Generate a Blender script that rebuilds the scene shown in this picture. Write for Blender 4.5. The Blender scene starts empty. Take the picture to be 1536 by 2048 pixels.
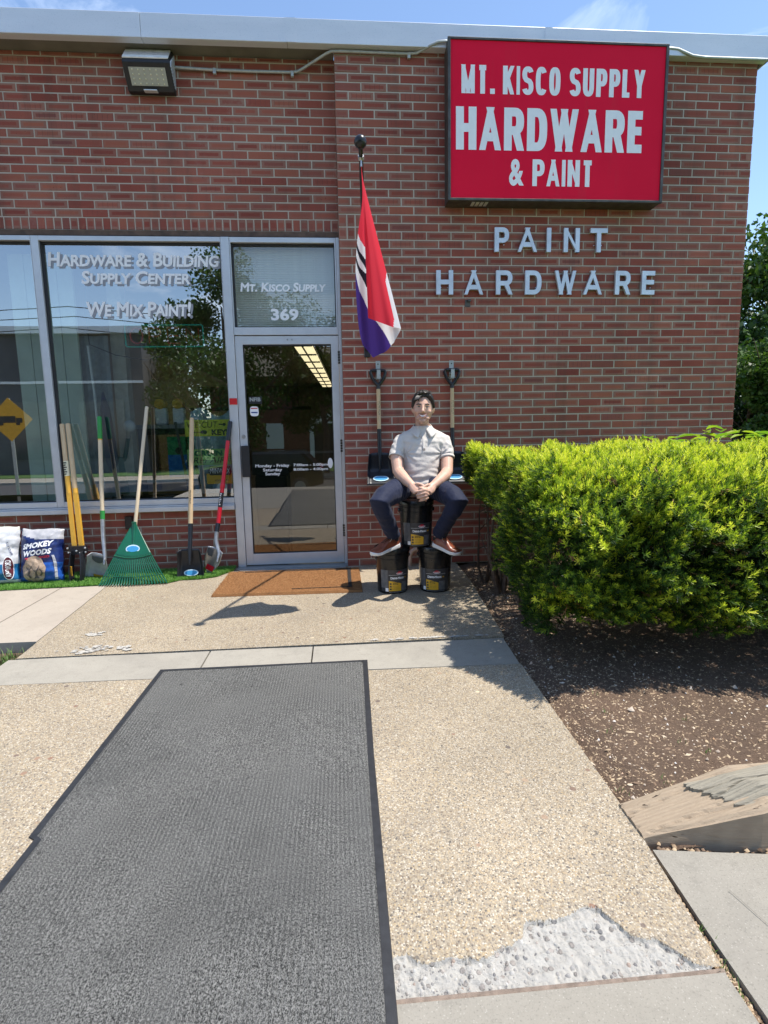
import bpy, math, random
import numpy as np
from mathutils import Vector, Matrix, noise
random.seed(7); RNG = np.random.default_rng(11)
scn = bpy.context.scene
COL = scn.collection
# ------------------------------------------------------------------ camera, sky, sun, exposure
cam_d = bpy.data.cameras.new('camera'); cam = bpy.data.objects.new('camera', cam_d); COL.objects.link(cam)
cam_d.sensor_fit = 'VERTICAL'; cam_d.sensor_height = 24.0; cam_d.lens = 1123.0 / 2048 * 24
cam_d.clip_start = .05; cam_d.clip_end = 600
YAW, PIT, ROL = -0.0771, 0.1431, -0.0181
def _cam_matrix():
    cy, sy, cp, sp, cr, sr = math.cos(YAW), math.sin(YAW), math.cos(PIT), math.sin(PIT), math.cos(ROL), math.sin(ROL)
    X = Vector((cy, sy, 0)); F0 = Vector((-sy, cy, 0)); Z = Vector((0, 0, 1))
    F = cp * F0 - sp * Z; U = sp * F0 + cp * Z
    R = cr * X + sr * U; U2 = -sr * X + cr * U
    M = Matrix((R, U2, -F)).transposed().to_4x4(); M.translation = Vector((-0.0474, -4.801, 1.1669)); return M
cam.matrix_world = _cam_matrix(); scn.camera = cam
SUNDIR = Vector((-0.385, 0.010, -1)).normalized()
w = bpy.data.worlds.new('World'); scn.world = w; w.use_nodes = True
nt = w.node_tree; nt.nodes.clear()
wo = nt.nodes.new('ShaderNodeOutputWorld'); bg = nt.nodes.new('ShaderNodeBackground'); sky = nt.nodes.new('ShaderNodeTexSky')
sky.sky_type = 'NISHITA'; sky.sun_disc = False; sky.sun_elevation = math.radians(68.9); sky.sun_rotation = math.radians(90)
sky.air_density = 1.0; sky.dust_density = 0.25; sky.ozone_density = 2.2
bg.inputs[1].default_value = 0.14
tc = nt.nodes.new('ShaderNodeTexCoord'); mp = nt.nodes.new('ShaderNodeMapping'); mp.inputs['Scale'].default_value = (1.2, 1.0, 3.2)
mp.inputs['Rotation'].default_value = (0.3, 0.5, 0.2)
nz = nt.nodes.new('ShaderNodeTexNoise'); nz.inputs['Scale'].default_value = 2.3; nz.inputs['Detail'].default_value = 9; nz.inputs['Roughness'].default_value = .62; nz.inputs['Distortion'].default_value = 1.3
cr_ = nt.nodes.new('ShaderNodeValToRGB'); cr_.color_ramp.elements[0].position = .54; cr_.color_ramp.elements[1].position = .80
mx = nt.nodes.new('ShaderNodeMixRGB'); mx.inputs[2].default_value = (7.5, 8.2, 9.0, 1)
mm = nt.nodes.new('ShaderNodeMath'); mm.operation = 'MULTIPLY'; mm.inputs[1].default_value = .6
L = nt.links.new
L(tc.outputs['Generated'], mp.inputs[0]); L(mp.outputs[0], nz.inputs['Vector']); L(nz.outputs['Fac'], cr_.inputs[0]); L(cr_.outputs[0], mm.inputs[0])
L(mm.outputs[0], mx.inputs[0]); L(sky.outputs[0], mx.inputs[1]); L(mx.outputs[0], bg.inputs[0]); L(bg.outputs[0], wo.inputs[0])
sd = bpy.data.lights.new('sun', 'SUN'); sun = bpy.data.objects.new('sun', sd); COL.objects.link(sun)
sd.energy = 3.7; sd.angle = math.radians(.53); sd.color = (1, .945, .86)
sun.rotation_euler = SUNDIR.to_track_quat('-Z', 'Y').to_euler()
scn.view_settings.view_transform = 'Standard'; scn.view_settings.look = 'None'; scn.view_settings.gamma = 1
scn.view_settings.use_curve_mapping = False; scn.view_settings.exposure = 0.78
scn.cycles.max_bounces = 8; scn.cycles.transparent_max_bounces = 16; scn.cycles.caustics_reflective = False; scn.cycles.caustics_refractive = False

# ------------------------------------------------------------------ materials
class NT:
    def __init__(s, name):
        s.m = bpy.data.materials.new(name); s.m.use_nodes = True; s.t = s.m.node_tree; s.t.nodes.clear()
        s.out = s.n('OutputMaterial'); s.p = s.n('BsdfPrincipled'); s.l(s.p.outputs[0], s.out.inputs[0])
    def n(s, typ, **kw):
        x = s.t.nodes.new('ShaderNode' + typ)
        for k, v in kw.items(): setattr(x, k, v)
        return x
    def l(s, a, b): s.t.links.new(a, b)
    def coord(s, scale=(1, 1, 1), kind='Object', loc=(0, 0, 0), rot=(0, 0, 0)):
        c = s.n('TexCoord'); m = s.n('Mapping'); m.inputs['Scale'].default_value = scale; m.inputs['Location'].default_value = loc; m.inputs['Rotation'].default_value = rot
        s.l(c.outputs[kind], m.inputs[0]); return m.outputs[0]
    def noise(s, v, sc, det=4, rough=.55, dist=0):
        x = s.n('TexNoise'); x.inputs['Scale'].default_value = sc; x.inputs['Detail'].default_value = det
        x.inputs['Roughness'].default_value = rough; x.inputs['Distortion'].default_value = dist
        if v is not None: s.l(v, x.inputs['Vector'])
        return x.outputs['Fac']
    def voro(s, v, sc, feat='F1', rnd=1):
        x = s.n('TexVoronoi', feature=feat); x.inputs['Scale'].default_value = sc; x.inputs['Randomness'].default_value = rnd; s.l(v, x.inputs['Vector']); return x
    def ramp(s, f, stops, interp='LINEAR'):
        r = s.n('ValToRGB'); r.color_ramp.interpolation = interp; e = r.color_ramp.elements
        while len(e) < len(stops): e.new(.5)
        for i, (p, c) in enumerate(stops):
            e[i].position = p; e[i].color = (c if hasattr(c, '__len__') else (c, c, c)) + (1,) if hasattr(c, '__len__') else (c, c, c, 1)
        s.l(f, r.inputs[0]); return r.outputs[0]
    def mix(s, f, a, b, mode='MIX'):
        x = s.n('MixRGB', blend_type=mode)
        for i, v in ((0, f), (1, a), (2, b)):
            if hasattr(v, 'links'): s.l(v, x.inputs[i])
            else: x.inputs[i].default_value = (v if i == 0 else ((*v, 1) if hasattr(v, '__len__') else (v, v, v, 1)))
        return x.outputs[0]
    def math(s, op, a, b=0, c=None):
        x = s.n('Math', operation=op)
        for i, v in enumerate((a, b) if c is None else (a, b, c)):
            if hasattr(v, 'links'): s.l(v, x.inputs[i])
            else: x.inputs[i].default_value = v
        return x.outputs[0]
    def bump(s, h, dist=.002, strength=1.0, prev=None):
        b = s.n('Bump'); b.inputs['Strength'].default_value = strength; b.inputs['Distance'].default_value = dist
        s.l(h, b.inputs['Height'])
        if prev is not None: s.l(prev, b.inputs['Normal'])
        s.l(b.outputs[0], s.p.inputs['Normal']); return b.outputs[0]
    def set(s, color=None, rough=None, metal=None, spec=None, **kw):
        for k, v in (('Base Color', color), ('Roughness', rough), ('Metallic', metal), ('Specular IOR Level', spec)):
            if v is None: continue
            if hasattr(v, 'links'): s.l(v, s.p.inputs[k])
            else: s.p.inputs[k].default_value = (*v, 1) if hasattr(v, '__len__') else v
        for k, v in kw.items(): s.p.inputs[k.replace('_', ' ')].default_value = v
        return s.m
def plain(name, c, rough=.5, metal=0, var=.12, nscale=18, bump=0, spec=.5):
    t = NT(name); v = t.coord(); f = t.noise(v, nscale, 5)
    lo = tuple(x * (1 - var) for x in c); hi = tuple(min(1, x * (1 + var)) for x in c)
    t.set(color=t.ramp(f, [(.3, lo), (.7, hi)]), rough=rough, metal=metal, spec=spec)
    if bump: t.bump(t.noise(v, nscale * 8, 3), bump)
    return t.m

def m_brick():
    t = NT('brick_face'); uv = t.n('UVMap'); oi = t.n('ObjectInfo'); ge = t.n('NewGeometry')
    r = t.math('FRACT', t.math('ADD', t.math('MULTIPLY', oi.outputs['Random'], 3.7), t.math('MULTIPLY', ge.outputs['Random Per Island'], 7.31)))
    r2 = t.math('FRACT', t.math('MULTIPLY', r, 17.3)); r3 = t.math('FRACT', t.math('MULTIPLY', r, 53.9))
    core = t.ramp(r, [(0, (0.244, 0.048, 0.033)), (.3, (0.311, 0.070, 0.046)), (.55, (0.366, 0.104, 0.066)), (.75, (0.275, 0.082, 0.061)), (.9, (0.397, 0.116, 0.066)), (1, (0.207, 0.061, 0.051))])
    edge = t.ramp(r2, [(0, (0.329, 0.168, 0.122)), (.5, (0.287, 0.148, 0.108)), (1, (0.378, 0.194, 0.142))])
    sx = t.n('SeparateXYZ'); t.l(uv.outputs[0], sx.inputs[0])
    obv = t.coord()
    world = t.n('NewGeometry').outputs['Position']
    wob = t.math('MULTIPLY', t.math('SUBTRACT', t.noise(world, 28, 3), .5), .22)
    ax = t.math('MULTIPLY', t.math('ABSOLUTE', t.math('SUBTRACT', sx.outputs[0], .5)), 2.0)
    ay = t.math('MULTIPLY', t.math('ABSOLUTE', t.math('SUBTRACT', sx.outputs[1], .5)), 2.0)
    d = t.math('MAXIMUM', t.math('MULTIPLY', t.math('SUBTRACT', ax, .76), 4.0), t.math('MULTIPLY', t.math('SUBTRACT', ay, .40), 1.7))
    d = t.math('ADD', d, t.math('MULTIPLY', wob, 2.2))
    ring = t.math('SMOOTHSTEP', d, 0, 0) if False else t.ramp(d, [(.02, 0.0), (.38, 1.0)])
    amt = t.ramp(r3, [(.15, .10), (.6, .85)])
    c = t.mix(t.math('MULTIPLY', ring, amt), core, edge)
    # vertical kiln stripes on some bricks
    st = t.ramp(t.noise(t.n('Mapping').outputs[0], 1) if False else t.math('FRACT', t.math('MULTIPLY', t.math('ADD', sx.outputs[0], r), 5.0)), [(.0, 0.), (.1, 1.), (.2, 0.)])
    c = t.mix(t.math('MULTIPLY', t.math('MULTIPLY', st, t.ramp(r2, [(.86, 0.), (.90, .55)])), t.ramp(ay, [(.5, 1.), (.9, .4)])), c, (.075, .042, .040))
    c = t.mix(t.math('MULTIPLY', t.noise(world, 120, 5, .7), .55), c, t.mix(.5, c, (.30, .16, .13)))
    c = t.mix(t.ramp(t.noise(world, 42, 3, .6), [(.70, 0.), (.76, .8)]), c, (.06, .035, .035))
    c = t.mix(t.ramp(t.noise(world, 75, 2), [(.74, 0.), (.78, .9)]), c, (.03, .02, .02)); c = t.mix(t.ramp(t.noise(world, 11, 5, .8, 1.5), [(.60, 0.), (.70, .35)]), c, (.34, .17, .10))
    big = t.ramp(t.noise(world, 1.3, 4), [(.35, .86), (.65, 1.10)])
    c = t.mix(1.0, c, big, 'MULTIPLY')
    c = t.mix(t.ramp(t.noise(world, 2.6, 6, .8), [(.62, 0.), (.78, .34)]), c, (.46, .40, .34))
    vm = t.n('Mapping'); vm.inputs['Scale'].default_value = (7, 7, .45); t.l(world, vm.inputs[0]); c = t.mix(t.ramp(t.noise(vm.outputs[0], 1, 4, .6), [(.52, 0.), (.72, .42)]), c, (.10, .065, .05))
    c = t.mix(t.ramp(t.noise(world, 17, 6, .85), [(.68, 0.), (.74, .5)]), c, (.50, .42, .36))
    t.set(color=c, rough=.88, spec=.25)
    b = t.bump(t.noise(world, 260, 5, .7), .0012, .8)
    t.bump(t.noise(world, 55, 3), .0016, .5, b)
    return t.m
M_BRICK = m_brick()
def m_mortar():
    t = NT('mortar'); v = t.coord(); f = t.noise(v, 60, 5, .7); g = t.noise(v, 2.0, 4)
    c = t.mix(f, (.44, .38, .31), (.62, .55, .455)); c = t.mix(t.ramp(g, [(.4, 0.), (.75, .3)]), c, (.36, .31, .255))
    t.set(color=c, rough=.95, spec=.15); t.bump(f, .0015, .6); return t.m
M_MORTAR = m_mortar()
def m_aggregate():
    t = NT('exposed_aggregate'); v = t.coord()
    dst = t.noise(v, 60, 2); vv = v
    a = t.voro(vv, 205); b = t.voro(vv, 105)
    pal = [(0, (.40, .32, .22)), (.12, (.24, .19, .14)), (.26, (.46, .38, .27)), (.40, (.33, .275, .205)), (.52, (.54, .48, .38)), (.62, (.28, .245, .20)), (.72, (.45, .35, .22)), (.80, (.15, .135, .12)), (.90, (.58, .53, .45)), (1, (.38, .31, .22))]
    s1 = t.n('SeparateColor'); t.l(a.outputs['Color'], s1.inputs[0]); s2 = t.n('SeparateColor'); t.l(b.outputs['Color'], s2.inputs[0])
    c1 = t.ramp(s1.outputs[0], pal, 'CONSTANT'); c2 = t.ramp(s2.outputs[1], pal, 'CONSTANT')
    big = t.math('MULTIPLY', t.ramp(s2.outputs[0], [(.80, 0.), (.81, 1.)]), t.ramp(b.outputs['Distance'], [(.38, 1.), (.46, 0.)]))
    cem = (.36, .31, .24)
    c = t.mix(t.ramp(a.outputs['Distance'], [(.40, 0.), (.62, .8)]), c1, cem)
    c = t.mix(big, c, c2)
    rare = t.voro(v, 22); s3 = t.n('SeparateColor'); t.l(rare.outputs['Color'], s3.inputs[0])
    dark = t.math('MULTIPLY', t.ramp(s3.outputs[0], [(.88, 0.), (.89, 1.)]), t.ramp(rare.outputs['Distance'], [(.20, 1.), (.26, 0.)]))
    c = t.mix(dark, c, t.ramp(s3.outputs[1], [(0, (.16, .14, .125)), (.5, (.28, .17, .12)), (1, (.66, .58, .42))]))
    c = t.mix(1.0, c, t.ramp(t.noise(v, 1.1, 5, .6), [(.3, (.82, .80, .76)), (.7, (1.08, 1.05, .99))]), 'MULTIPLY')
    c = t.mix(t.ramp(t.noise(v, 9, 5, .7), [(.58, 0.), (.72, .32)]), c, (.20, .175, .14)); c = t.mix(t.ramp(t.noise(v, 33, 2), [(.76, 0.), (.79, .55)]), c, (.10, .09, .08)); c = t.mix(t.ramp(t.noise(v, .8, 7, .7, 1.5), [(.56, 0.), (.70, .35)]), c, (.23, .20, .165))
    t.set(color=c, rough=.8, spec=.3)
    h = t.math('SUBTRACT', 1.0, a.outputs['Distance']); b1 = t.bump(h, .003, .8)
    t.bump(t.math('MULTIPLY', big, 1.0), .002, .6, b1); return t.m
M_AGG = m_aggregate()
def m_concrete(name, a, b, stain=(.21, .195, .17)):
    t = NT(name); v = t.coord(); f = t.noise(v, 7, 8, .7); g = t.noise(v, 190, 3, .7)
    c = t.mix(f, a, b); c = t.mix(t.ramp(t.noise(v, 2.2, 6, .6, .6), [(.5, 0.), (.75, .5)]), c, stain)
    c = t.mix(t.ramp(g, [(.55, 0.), (.70, .6)]), c, tuple(x * .60 for x in a)); c = t.mix(t.ramp(t.noise(v, 17, 7, .8), [(.52, 0.), (.72, .55)]), c, tuple(x * .72 for x in a)); c = t.mix(t.ramp(t.voro(v, 110).outputs['Distance'], [(.10, .35), (.22, 0.)]), c, (.50, .47, .41)); c = t.mix(t.ramp(t.noise(v, 170, 2), [(.66, 0.), (.76, .3)]), c, (.62, .60, .54))
    t.set(color=c, rough=.85, spec=.3); t.bump(g, .0012, .9); return t.m
M_CONC = m_concrete('trowelled_concrete', (.30, .275, .23), (.40, .37, .31))
M_CONC2 = m_concrete('grey_sidewalk_concrete', (.25, .23, .19), (.335, .308, .258))
M_CONC3 = m_concrete('pinkish_concrete', (.38, .33, .27), (.46, .40, .33), (.32, .27, .22))
def m_spall():
    t = NT('broken_concrete'); v = t.coord(); f = t.noise(v, 35, 8, .75); a = t.voro(v, 62); s = t.n('SeparateColor'); t.l(a.outputs['Color'], s.inputs[0])
    c = t.mix(f, (.38, .36, .325), (.68, .65, .585))
    st = t.math('MULTIPLY', t.ramp(s.outputs[0], [(.66, 0.), (.68, 1.)]), t.ramp(a.outputs['Distance'], [(.34, 1.), (.42, 0.)]))
    c = t.mix(st, c, t.ramp(s.outputs[1], [(0, (.27, .265, .26)), (.5, (.38, .34, .30)), (1, (.48, .43, .39))]))
    t.set(color=c, rough=.9, spec=.2); b = t.bump(f, .014, 1); t.bump(st, .006, .9, b); return t.m
M_SPALL = m_spall()
def m_soil():
    t = NT('garden_soil'); v = t.coord(); f = t.noise(v, 22, 9, .72); g = t.noise(v, 150, 4, .8)
    c = t.mix(f, (.085, .058, .042), (.215, .150, .108)); c = t.mix(t.ramp(g, [(.55, 0.), (.68, .8)]), c, (.30, .205, .14))
    c = t.mix(t.ramp(t.noise(v, 2.0, 4), [(.45, 0.), (.7, .45)]), c, (.25, .165, .115))
    t.set(color=c, rough=.95, spec=.15); b = t.bump(g, .008, 1); t.bump(f, .02, .8, b); return t.m
M_SOIL = m_soil()
def m_floormat():
    t = NT('ribbed_mat_carpet'); v = t.coord(); w1 = t.n('TexWave', wave_type='BANDS', bands_direction='X'); w1.inputs['Scale'].default_value = 24; w1.inputs['Distortion'].default_value = .5; w1.inputs['Detail'].default_value = 3; w1.inputs['Detail Scale'].default_value = 6
    t.l(v, w1.inputs['Vector'])
    v2 = t.coord((1, .55, 1)); fib = t.noise(v2, 330, 3, .95); wear = t.noise(v, 2.1, 5, .6); w3 = t.noise(t.coord((1.0, .4, 1)), 6, 5)
    stripes = t.ramp(w1.outputs['Fac'], [(.25, 0.), (.7, 1.)])
    vis = t.ramp(wear, [(.38, .25), (.6, 1.)])
    c = t.mix(t.ramp(fib, [(.42, 0.), (.60, 1.)]), (.014, .0142, .014), (.31, .305, .285))
    c = t.mix(t.math('MULTIPLY', t.math('SUBTRACT', 1.0, stripes), t.math('MULTIPLY', vis, .42)), c, (.022, .024, .025))
    c = t.mix(t.ramp(w3, [(.35, .0), (.75, .35)]), c, (.15, .15, .143))
    c = t.mix(t.ramp(t.noise(v, 1.6, 4, .6, 1.), [(.52, 0.), (.70, .28)]), c, (.045, .045, .043))
    c = t.mix(t.ramp(t.noise(v, 19, 2), [(.72, 0.), (.78, .75)]), c, (.014, .014, .014)); c = t.mix(t.ramp(t.noise(v, 45, 2), [(.74, 0.), (.78, .7)]), c, (.016, .016, .016))
    c = t.mix(t.ramp(t.noise(v, 300, 1), [(.78, 0.), (.83, .7)]), c, (.42, .42, .40))
    t.set(color=c, rough=.95, spec=.1); b = t.bump(w1.outputs['Fac'], .003, .5); t.bump(fib, .004, 1, b); return t.m
M_MAT = m_floormat()
M_RUBBER = plain('black_rubber', (.022, .023, .026), .55, var=.3, nscale=40, bump=.0006)
def m_coir():
    t = NT('coir_fibre'); v = t.coord(); f = t.noise(v, 240, 5, .8); g = t.noise(t.coord((1, 3, 1)), 14, 5, .7)
    c = t.mix(f, (.13, .055, .022), (.46, .235, .10)); c = t.mix(t.ramp(g, [(.45, 0.), (.7, .5)]), c, (.20, .085, .035))
    c = t.mix(t.ramp(t.noise(t.coord((.6, 3, 1)), 6, 5, .7, 1), [(.60, 0.), (.70, .65)]), c, (.035, .025, .02))
    t.set(color=c, rough=.95, spec=.1); t.bump(f, .006, 1); return t.m
M_COIR = m_coir()
M_ALU = plain('anodised_aluminium', (.62, .64, .66), .38, .35, .06, 9)
M_ALU2 = plain('dark_aluminium', (.30, .31, .31), .4, .5, .1, 9)  # darker aluminium tone for the threshold and cabinet top
M_SEAL = plain('black_glazing_gasket', (.02, .02, .022), .6)
def m_fascia():
    t = NT('fascia_metal'); v = t.coord((.5, 1, 3)); f = t.noise(v, 3, 6, .65); g = t.noise(t.coord(), 130, 2)
    c = t.mix(f, (.66, .68, .72), (.80, .82, .86)); c = t.mix(t.ramp(g, [(.6, 0.), (.7, .25)]), c, (.40, .45, .52))
    t.set(color=c, rough=.42, metal=.25, spec=.5); t.bump(t.noise(t.coord((.6, 1, 1)), 2.5, 2), .01, .5); return t.m
M_FASCIA = m_fascia()
M_SOFFIT = plain('painted_soffit', (.17, .16, .125), .8, var=.2, nscale=5)
M_LINTEL = plain('rusty_lintel_paint', (.12, .07, .045), .7, var=.35, nscale=20)
def glass(name, refl, tint, rough=0.0):
    t = NT(name); t.t.nodes.remove(t.p)
    gl = t.n('BsdfGlossy'); gl.inputs['Roughness'].default_value = rough; gl.inputs['Color'].default_value = (1, 1, 1, 1)
    tr = t.n('BsdfTransparent'); tr.inputs['Color'].default_value = (*tint, 1)
    lw = t.n('LayerWeight'); lw.inputs['Blend'].default_value = .35
    f = t.math('ADD', refl, t.math('MULTIPLY', lw.outputs['Fresnel'], .35))
    bf = t.n('NewGeometry').outputs['Backfacing']; f = t.math('MULTIPLY', f, t.math('SUBTRACT', 1.0, bf))
    nb = t.n('Bump'); nb.inputs['Strength'].default_value = .12; nb.inputs['Distance'].default_value = .002; t.l(t.noise(t.coord(), 1.7, 2), nb.inputs['Height']); t.l(nb.outputs[0], gl.inputs['Normal'])
    ms = t.n('MixShader'); t.l(f, ms.inputs[0]); t.l(tr.outputs[0], ms.inputs[1]); t.l(gl.outputs[0], ms.inputs[2]); t.l(ms.outputs[0], t.out.inputs[0]); return t.m
M_GLASS = glass('window_glass', .42, (.90, .95, .94)); M_GLASST = glass('transom_glass', .13, (.95, .97, .96))
M_GLASSD = glass('door_glass', .17, (.50, .50, .48))
M_WHITE = plain('white_vinyl', (.92, .92, .92), .45, var=.03)
M_GREYLET = plain('grey_shadow_paint', (.30, .31, .34), .6, var=.05)
M_BLACK = plain('black_paint', (.016, .016, .018), .5, var=.2)
M_BLACKPL = plain('black_plastic', (.014, .014, .016), .28, var=.2)
def m_sign():
    t = NT('red_sign_face'); v = t.coord(); f = t.noise(v, 3, 4); g = t.noise(v, 260, 2)
    c = t.mix(f, (.80, .006, .040), (.88, .010, .050)); c = t.mix(t.ramp(g, [(.6, 0.), (.75, .2)]), c, (.62, .008, .035)); c = t.mix(t.ramp(t.noise(t.coord((5, 1, .5)), 1.4, 5, .7), [(.55, 0.), (.75, .22)]), c, (.60, .06, .07))
    t.set(color=c, rough=.6, spec=.12); t.bump(t.noise(v, 1.5, 2), .01, .3); return t.m
M_SIGN = m_sign()
M_DKMETAL = plain('weathered_dark_metal', (.085, .08, .07), .45, .5, .35, 14)
M_GALV = plain('galvanised_steel', (.44, .46, .44), .45, .5, .15, 30)
M_STEEL = plain('brushed_steel', (.42, .42, .42), .35, .7, .2, 30)
M_LETTER = plain('cast_aluminium_letter', (.60, .64, .70), .35, .35, .12, 12)
def m_wood(name, a, b, sc=(60, 60, 3), rough=.6, lac=.4):
    t = NT(name); v = t.coord(sc); f = t.noise(v, 1, 5, .6, .4); t.set(color=t.mix(f, a, b), rough=rough, spec=lac); t.bump(f, .0006, .5); return t.m
M_ASH = m_wood('ash_handle', (.52, .36, .19), (.72, .55, .34))
M_ASHPALE = m_wood('pale_ash_handle', (.64, .50, .33), (.78, .66, .47))
M_YELLOW = plain('yellow_fibreglass', (.78, .42, .045), .45, var=.08)
M_RED = plain('red_fibreglass', (.62, .012, .03), .35, var=.1)
M_GRIPGREEN = plain('green_rubber_grip', (.03, .28, .05), .5, var=.1)
M_RAKE = plain('dark_green_plastic', (.004, .105, .055), .38, var=.12)
M_TURF = plain('artificial_turf', (.10, .24, .04), .6, var=.4, nscale=40)
M_GRASS = plain('weed_grass', (.10, .19, .035), .6, var=.35, nscale=30)

# ------------------------------------------------------------------ object helpers
def link(o): COL.objects.link(o); return o
def tag(o, label=None, cat=None, group=None, kind=None):
    for k, v in (('label', label), ('category', cat), ('group', group), ('kind', kind)):
        if v: o[k] = v
    return o
def thing(name, label, cat, loc=(0, 0, 0), group=None, rz=0):
    o = link(bpy.data.objects.new(name, None)); o.location = loc; o.rotation_euler = (0, 0, rz); o.empty_display_size = .1
    return tag(o, label, cat, group)
class MB:
    def __init__(s): s.v = []; s.f = []; s.mi = []; s.uv = []; s.m = 0
    def add(s, vs, fs, uvs=None):
        b = len(s.v); s.v += [tuple(p) for p in vs]
        for k, f in enumerate(fs):
            s.f.append([i + b for i in f]); s.mi.append(s.m); s.uv.append(uvs[k] if uvs else None)
        return s
    def box(s, x0, x1, y0, y1, z0, z1, ch=0):
        if x1 < x0: x0, x1 = x1, x0
        if y1 < y0: y0, y1 = y1, y0
        if z1 < z0: z0, z1 = z1, z0
        if not ch:
            V = [(x0, y0, z0), (x1, y0, z0), (x1, y1, z0), (x0, y1, z0), (x0, y0, z1), (x1, y0, z1), (x1, y1, z1), (x0, y1, z1)]
            return s.add(V, [(0, 3, 2, 1), (4, 5, 6, 7), (0, 1, 5, 4), (1, 2, 6, 5), (2, 3, 7, 6), (3, 0, 4, 7)])
        c = ch; V = []; idx = {}
        cx, cy, cz = (x0 + x1) / 2, (y0 + y1) / 2, (z0 + z1) / 2
        for sx in (0, 1):
            for sy in (0, 1):
                for sz in (0, 1):
                    X = (x0, x1)[sx]; Y = (y0, y1)[sy]; Z = (z0, z1)[sz]; dx, dy, dz = (c, -c)[sx], (c, -c)[sy], (c, -c)[sz]
                    for a, p in (('x', (X, Y + dy, Z + dz)), ('y', (X + dx, Y, Z + dz)), ('z', (X + dx, Y + dy, Z))):
                        idx[(sx, sy, sz, a)] = len(V); V.append(p)
        F = []
        for a, ax in (('x', 0), ('y', 1), ('z', 2)):
            for sd_ in (0, 1):
                q = [(0, 0), (1, 0), (1, 1), (0, 1)]
                f = []
                for (p, r) in q:
                    k = [0, 0, 0]; o = [i for i in range(3) if i != ax]; k[ax] = sd_; k[o[0]] = p; k[o[1]] = r; f.append(idx[(*k, a)])
                F.append(f)
        for ax in range(3):
            o = [i for i in range(3) if i != ax]; n = 'xyz'
            for p in (0, 1):
                for r in (0, 1):
                    k0 = [0, 0, 0]; k1 = [0, 0, 0]; k1[ax] = 1; k0[o[0]] = k1[o[0]] = p; k0[o[1]] = k1[o[1]] = r
                    F.append([idx[(*k0, n[o[0]])], idx[(*k1, n[o[0]])], idx[(*k1, n[o[1]])], idx[(*k0, n[o[1]])]])
        for k in [(a, b, d) for a in (0, 1) for b in (0, 1) for d in (0, 1)]: F.append([idx[(*k, 'x')], idx[(*k, 'y')], idx[(*k, 'z')]])
        C = Vector((cx, cy, cz)); G = []
        for f in F:
            p = [Vector(V[i]) for i in f]; n = (p[1] - p[0]).cross(p[2] - p[0]); m = sum(p, Vector()) / len(p) - C
            G.append(f if n.dot(m) > 0 else f[::-1])
        return s.add(V, G)
    def tube(s, pts, rad, n=10, caps=True, flat=None, up=None):
        """swept tube; rad scalar/list, entries may be (ra, rb) elliptical"""
        P = [Vector(p) for p in pts]; k = len(P); R = rad if hasattr(rad, '__len__') else [rad] * k
        rings = []; prev = Vector(up) if up else None
        for i, p in enumerate(P):
            d = (P[min(i + 1, k - 1)] - P[max(i - 1, 0)]).normalized()
            a = prev if prev is not None else (Vector((0, 0, 1)) if abs(d.z) < .9 else Vector((0, 1, 0)))
            a = (a - d * a.dot(d)).normalized(); b = d.cross(a); prev = a
            ra, rb = R[i] if hasattr(R[i], '__len__') else (R[i], R[i])
            rings.append([p + a * ra * math.cos(2 * math.pi * j / n) + b * rb * math.sin(2 * math.pi * j / n) for j in range(n)])
        V = [q for r in rings for q in r]; F = []
        for i in range(k - 1):
            for j in range(n): F.append((i * n + j, i * n + (j + 1) % n, (i + 1) * n + (j + 1) % n, (i + 1) * n + j))
        if caps: F.append(tuple(range(n))[::-1]); F.append(tuple((k - 1) * n + j for j in range(n)))
        return s.add(V, F)
    def lathe(s, prof, c=(0, 0), n=28, a0=0, a1=2 * math.pi):
        full = abs(a1 - a0 - 2 * math.pi) < 1e-6; m = n if full else n + 1; V = []; F = []
        for (r, z) in prof:
            for j in range(m):
                a = a0 + (a1 - a0) * j / n; V.append((c[0] + r * math.cos(a), c[1] + r * math.sin(a), z))
        for i in range(len(prof) - 1):
            for j in range(n):
                j2 = (j + 1) % m; F.append((i * m + j, i * m + j2, (i + 1) * m + j2, (i + 1) * m + j))
        return s.add(V, F)
    def ball(s, c, r, n=12, m=8):
        rx, ry, rz = r if hasattr(r, '__len__') else (r, r, r); V = []; F = []
        for i in range(m + 1):
            t = math.pi * i / m
            for j in range(n):
                a = 2 * math.pi * j / n; V.append((c[0] + rx * math.sin(t) * math.cos(a), c[1] + ry * math.sin(t) * math.sin(a), c[2] + rz * math.cos(t)))
        for i in range(m):
            for j in range(n): F.append((i * n + j, (i + 1) * n + j, (i + 1) * n + (j + 1) % n, i * n + (j + 1) % n))
        return s.add(V, F)
    def grid(s, fn, nu, nv, uv=True):
        V = [fn(i / nu, j / nv) for j in range(nv + 1) for i in range(nu + 1)]; F = []; U = []
        for j in range(nv):
            for i in range(nu):
                F.append((j * (nu + 1) + i, j * (nu + 1) + i + 1, (j + 1) * (nu + 1) + i + 1, (j + 1) * (nu + 1) + i))
                U.append([(i / nu, j / nv), ((i + 1) / nu, j / nv), ((i + 1) / nu, (j + 1) / nv), (i / nu, (j + 1) / nv)])
        return s.add(V, F, U)
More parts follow.
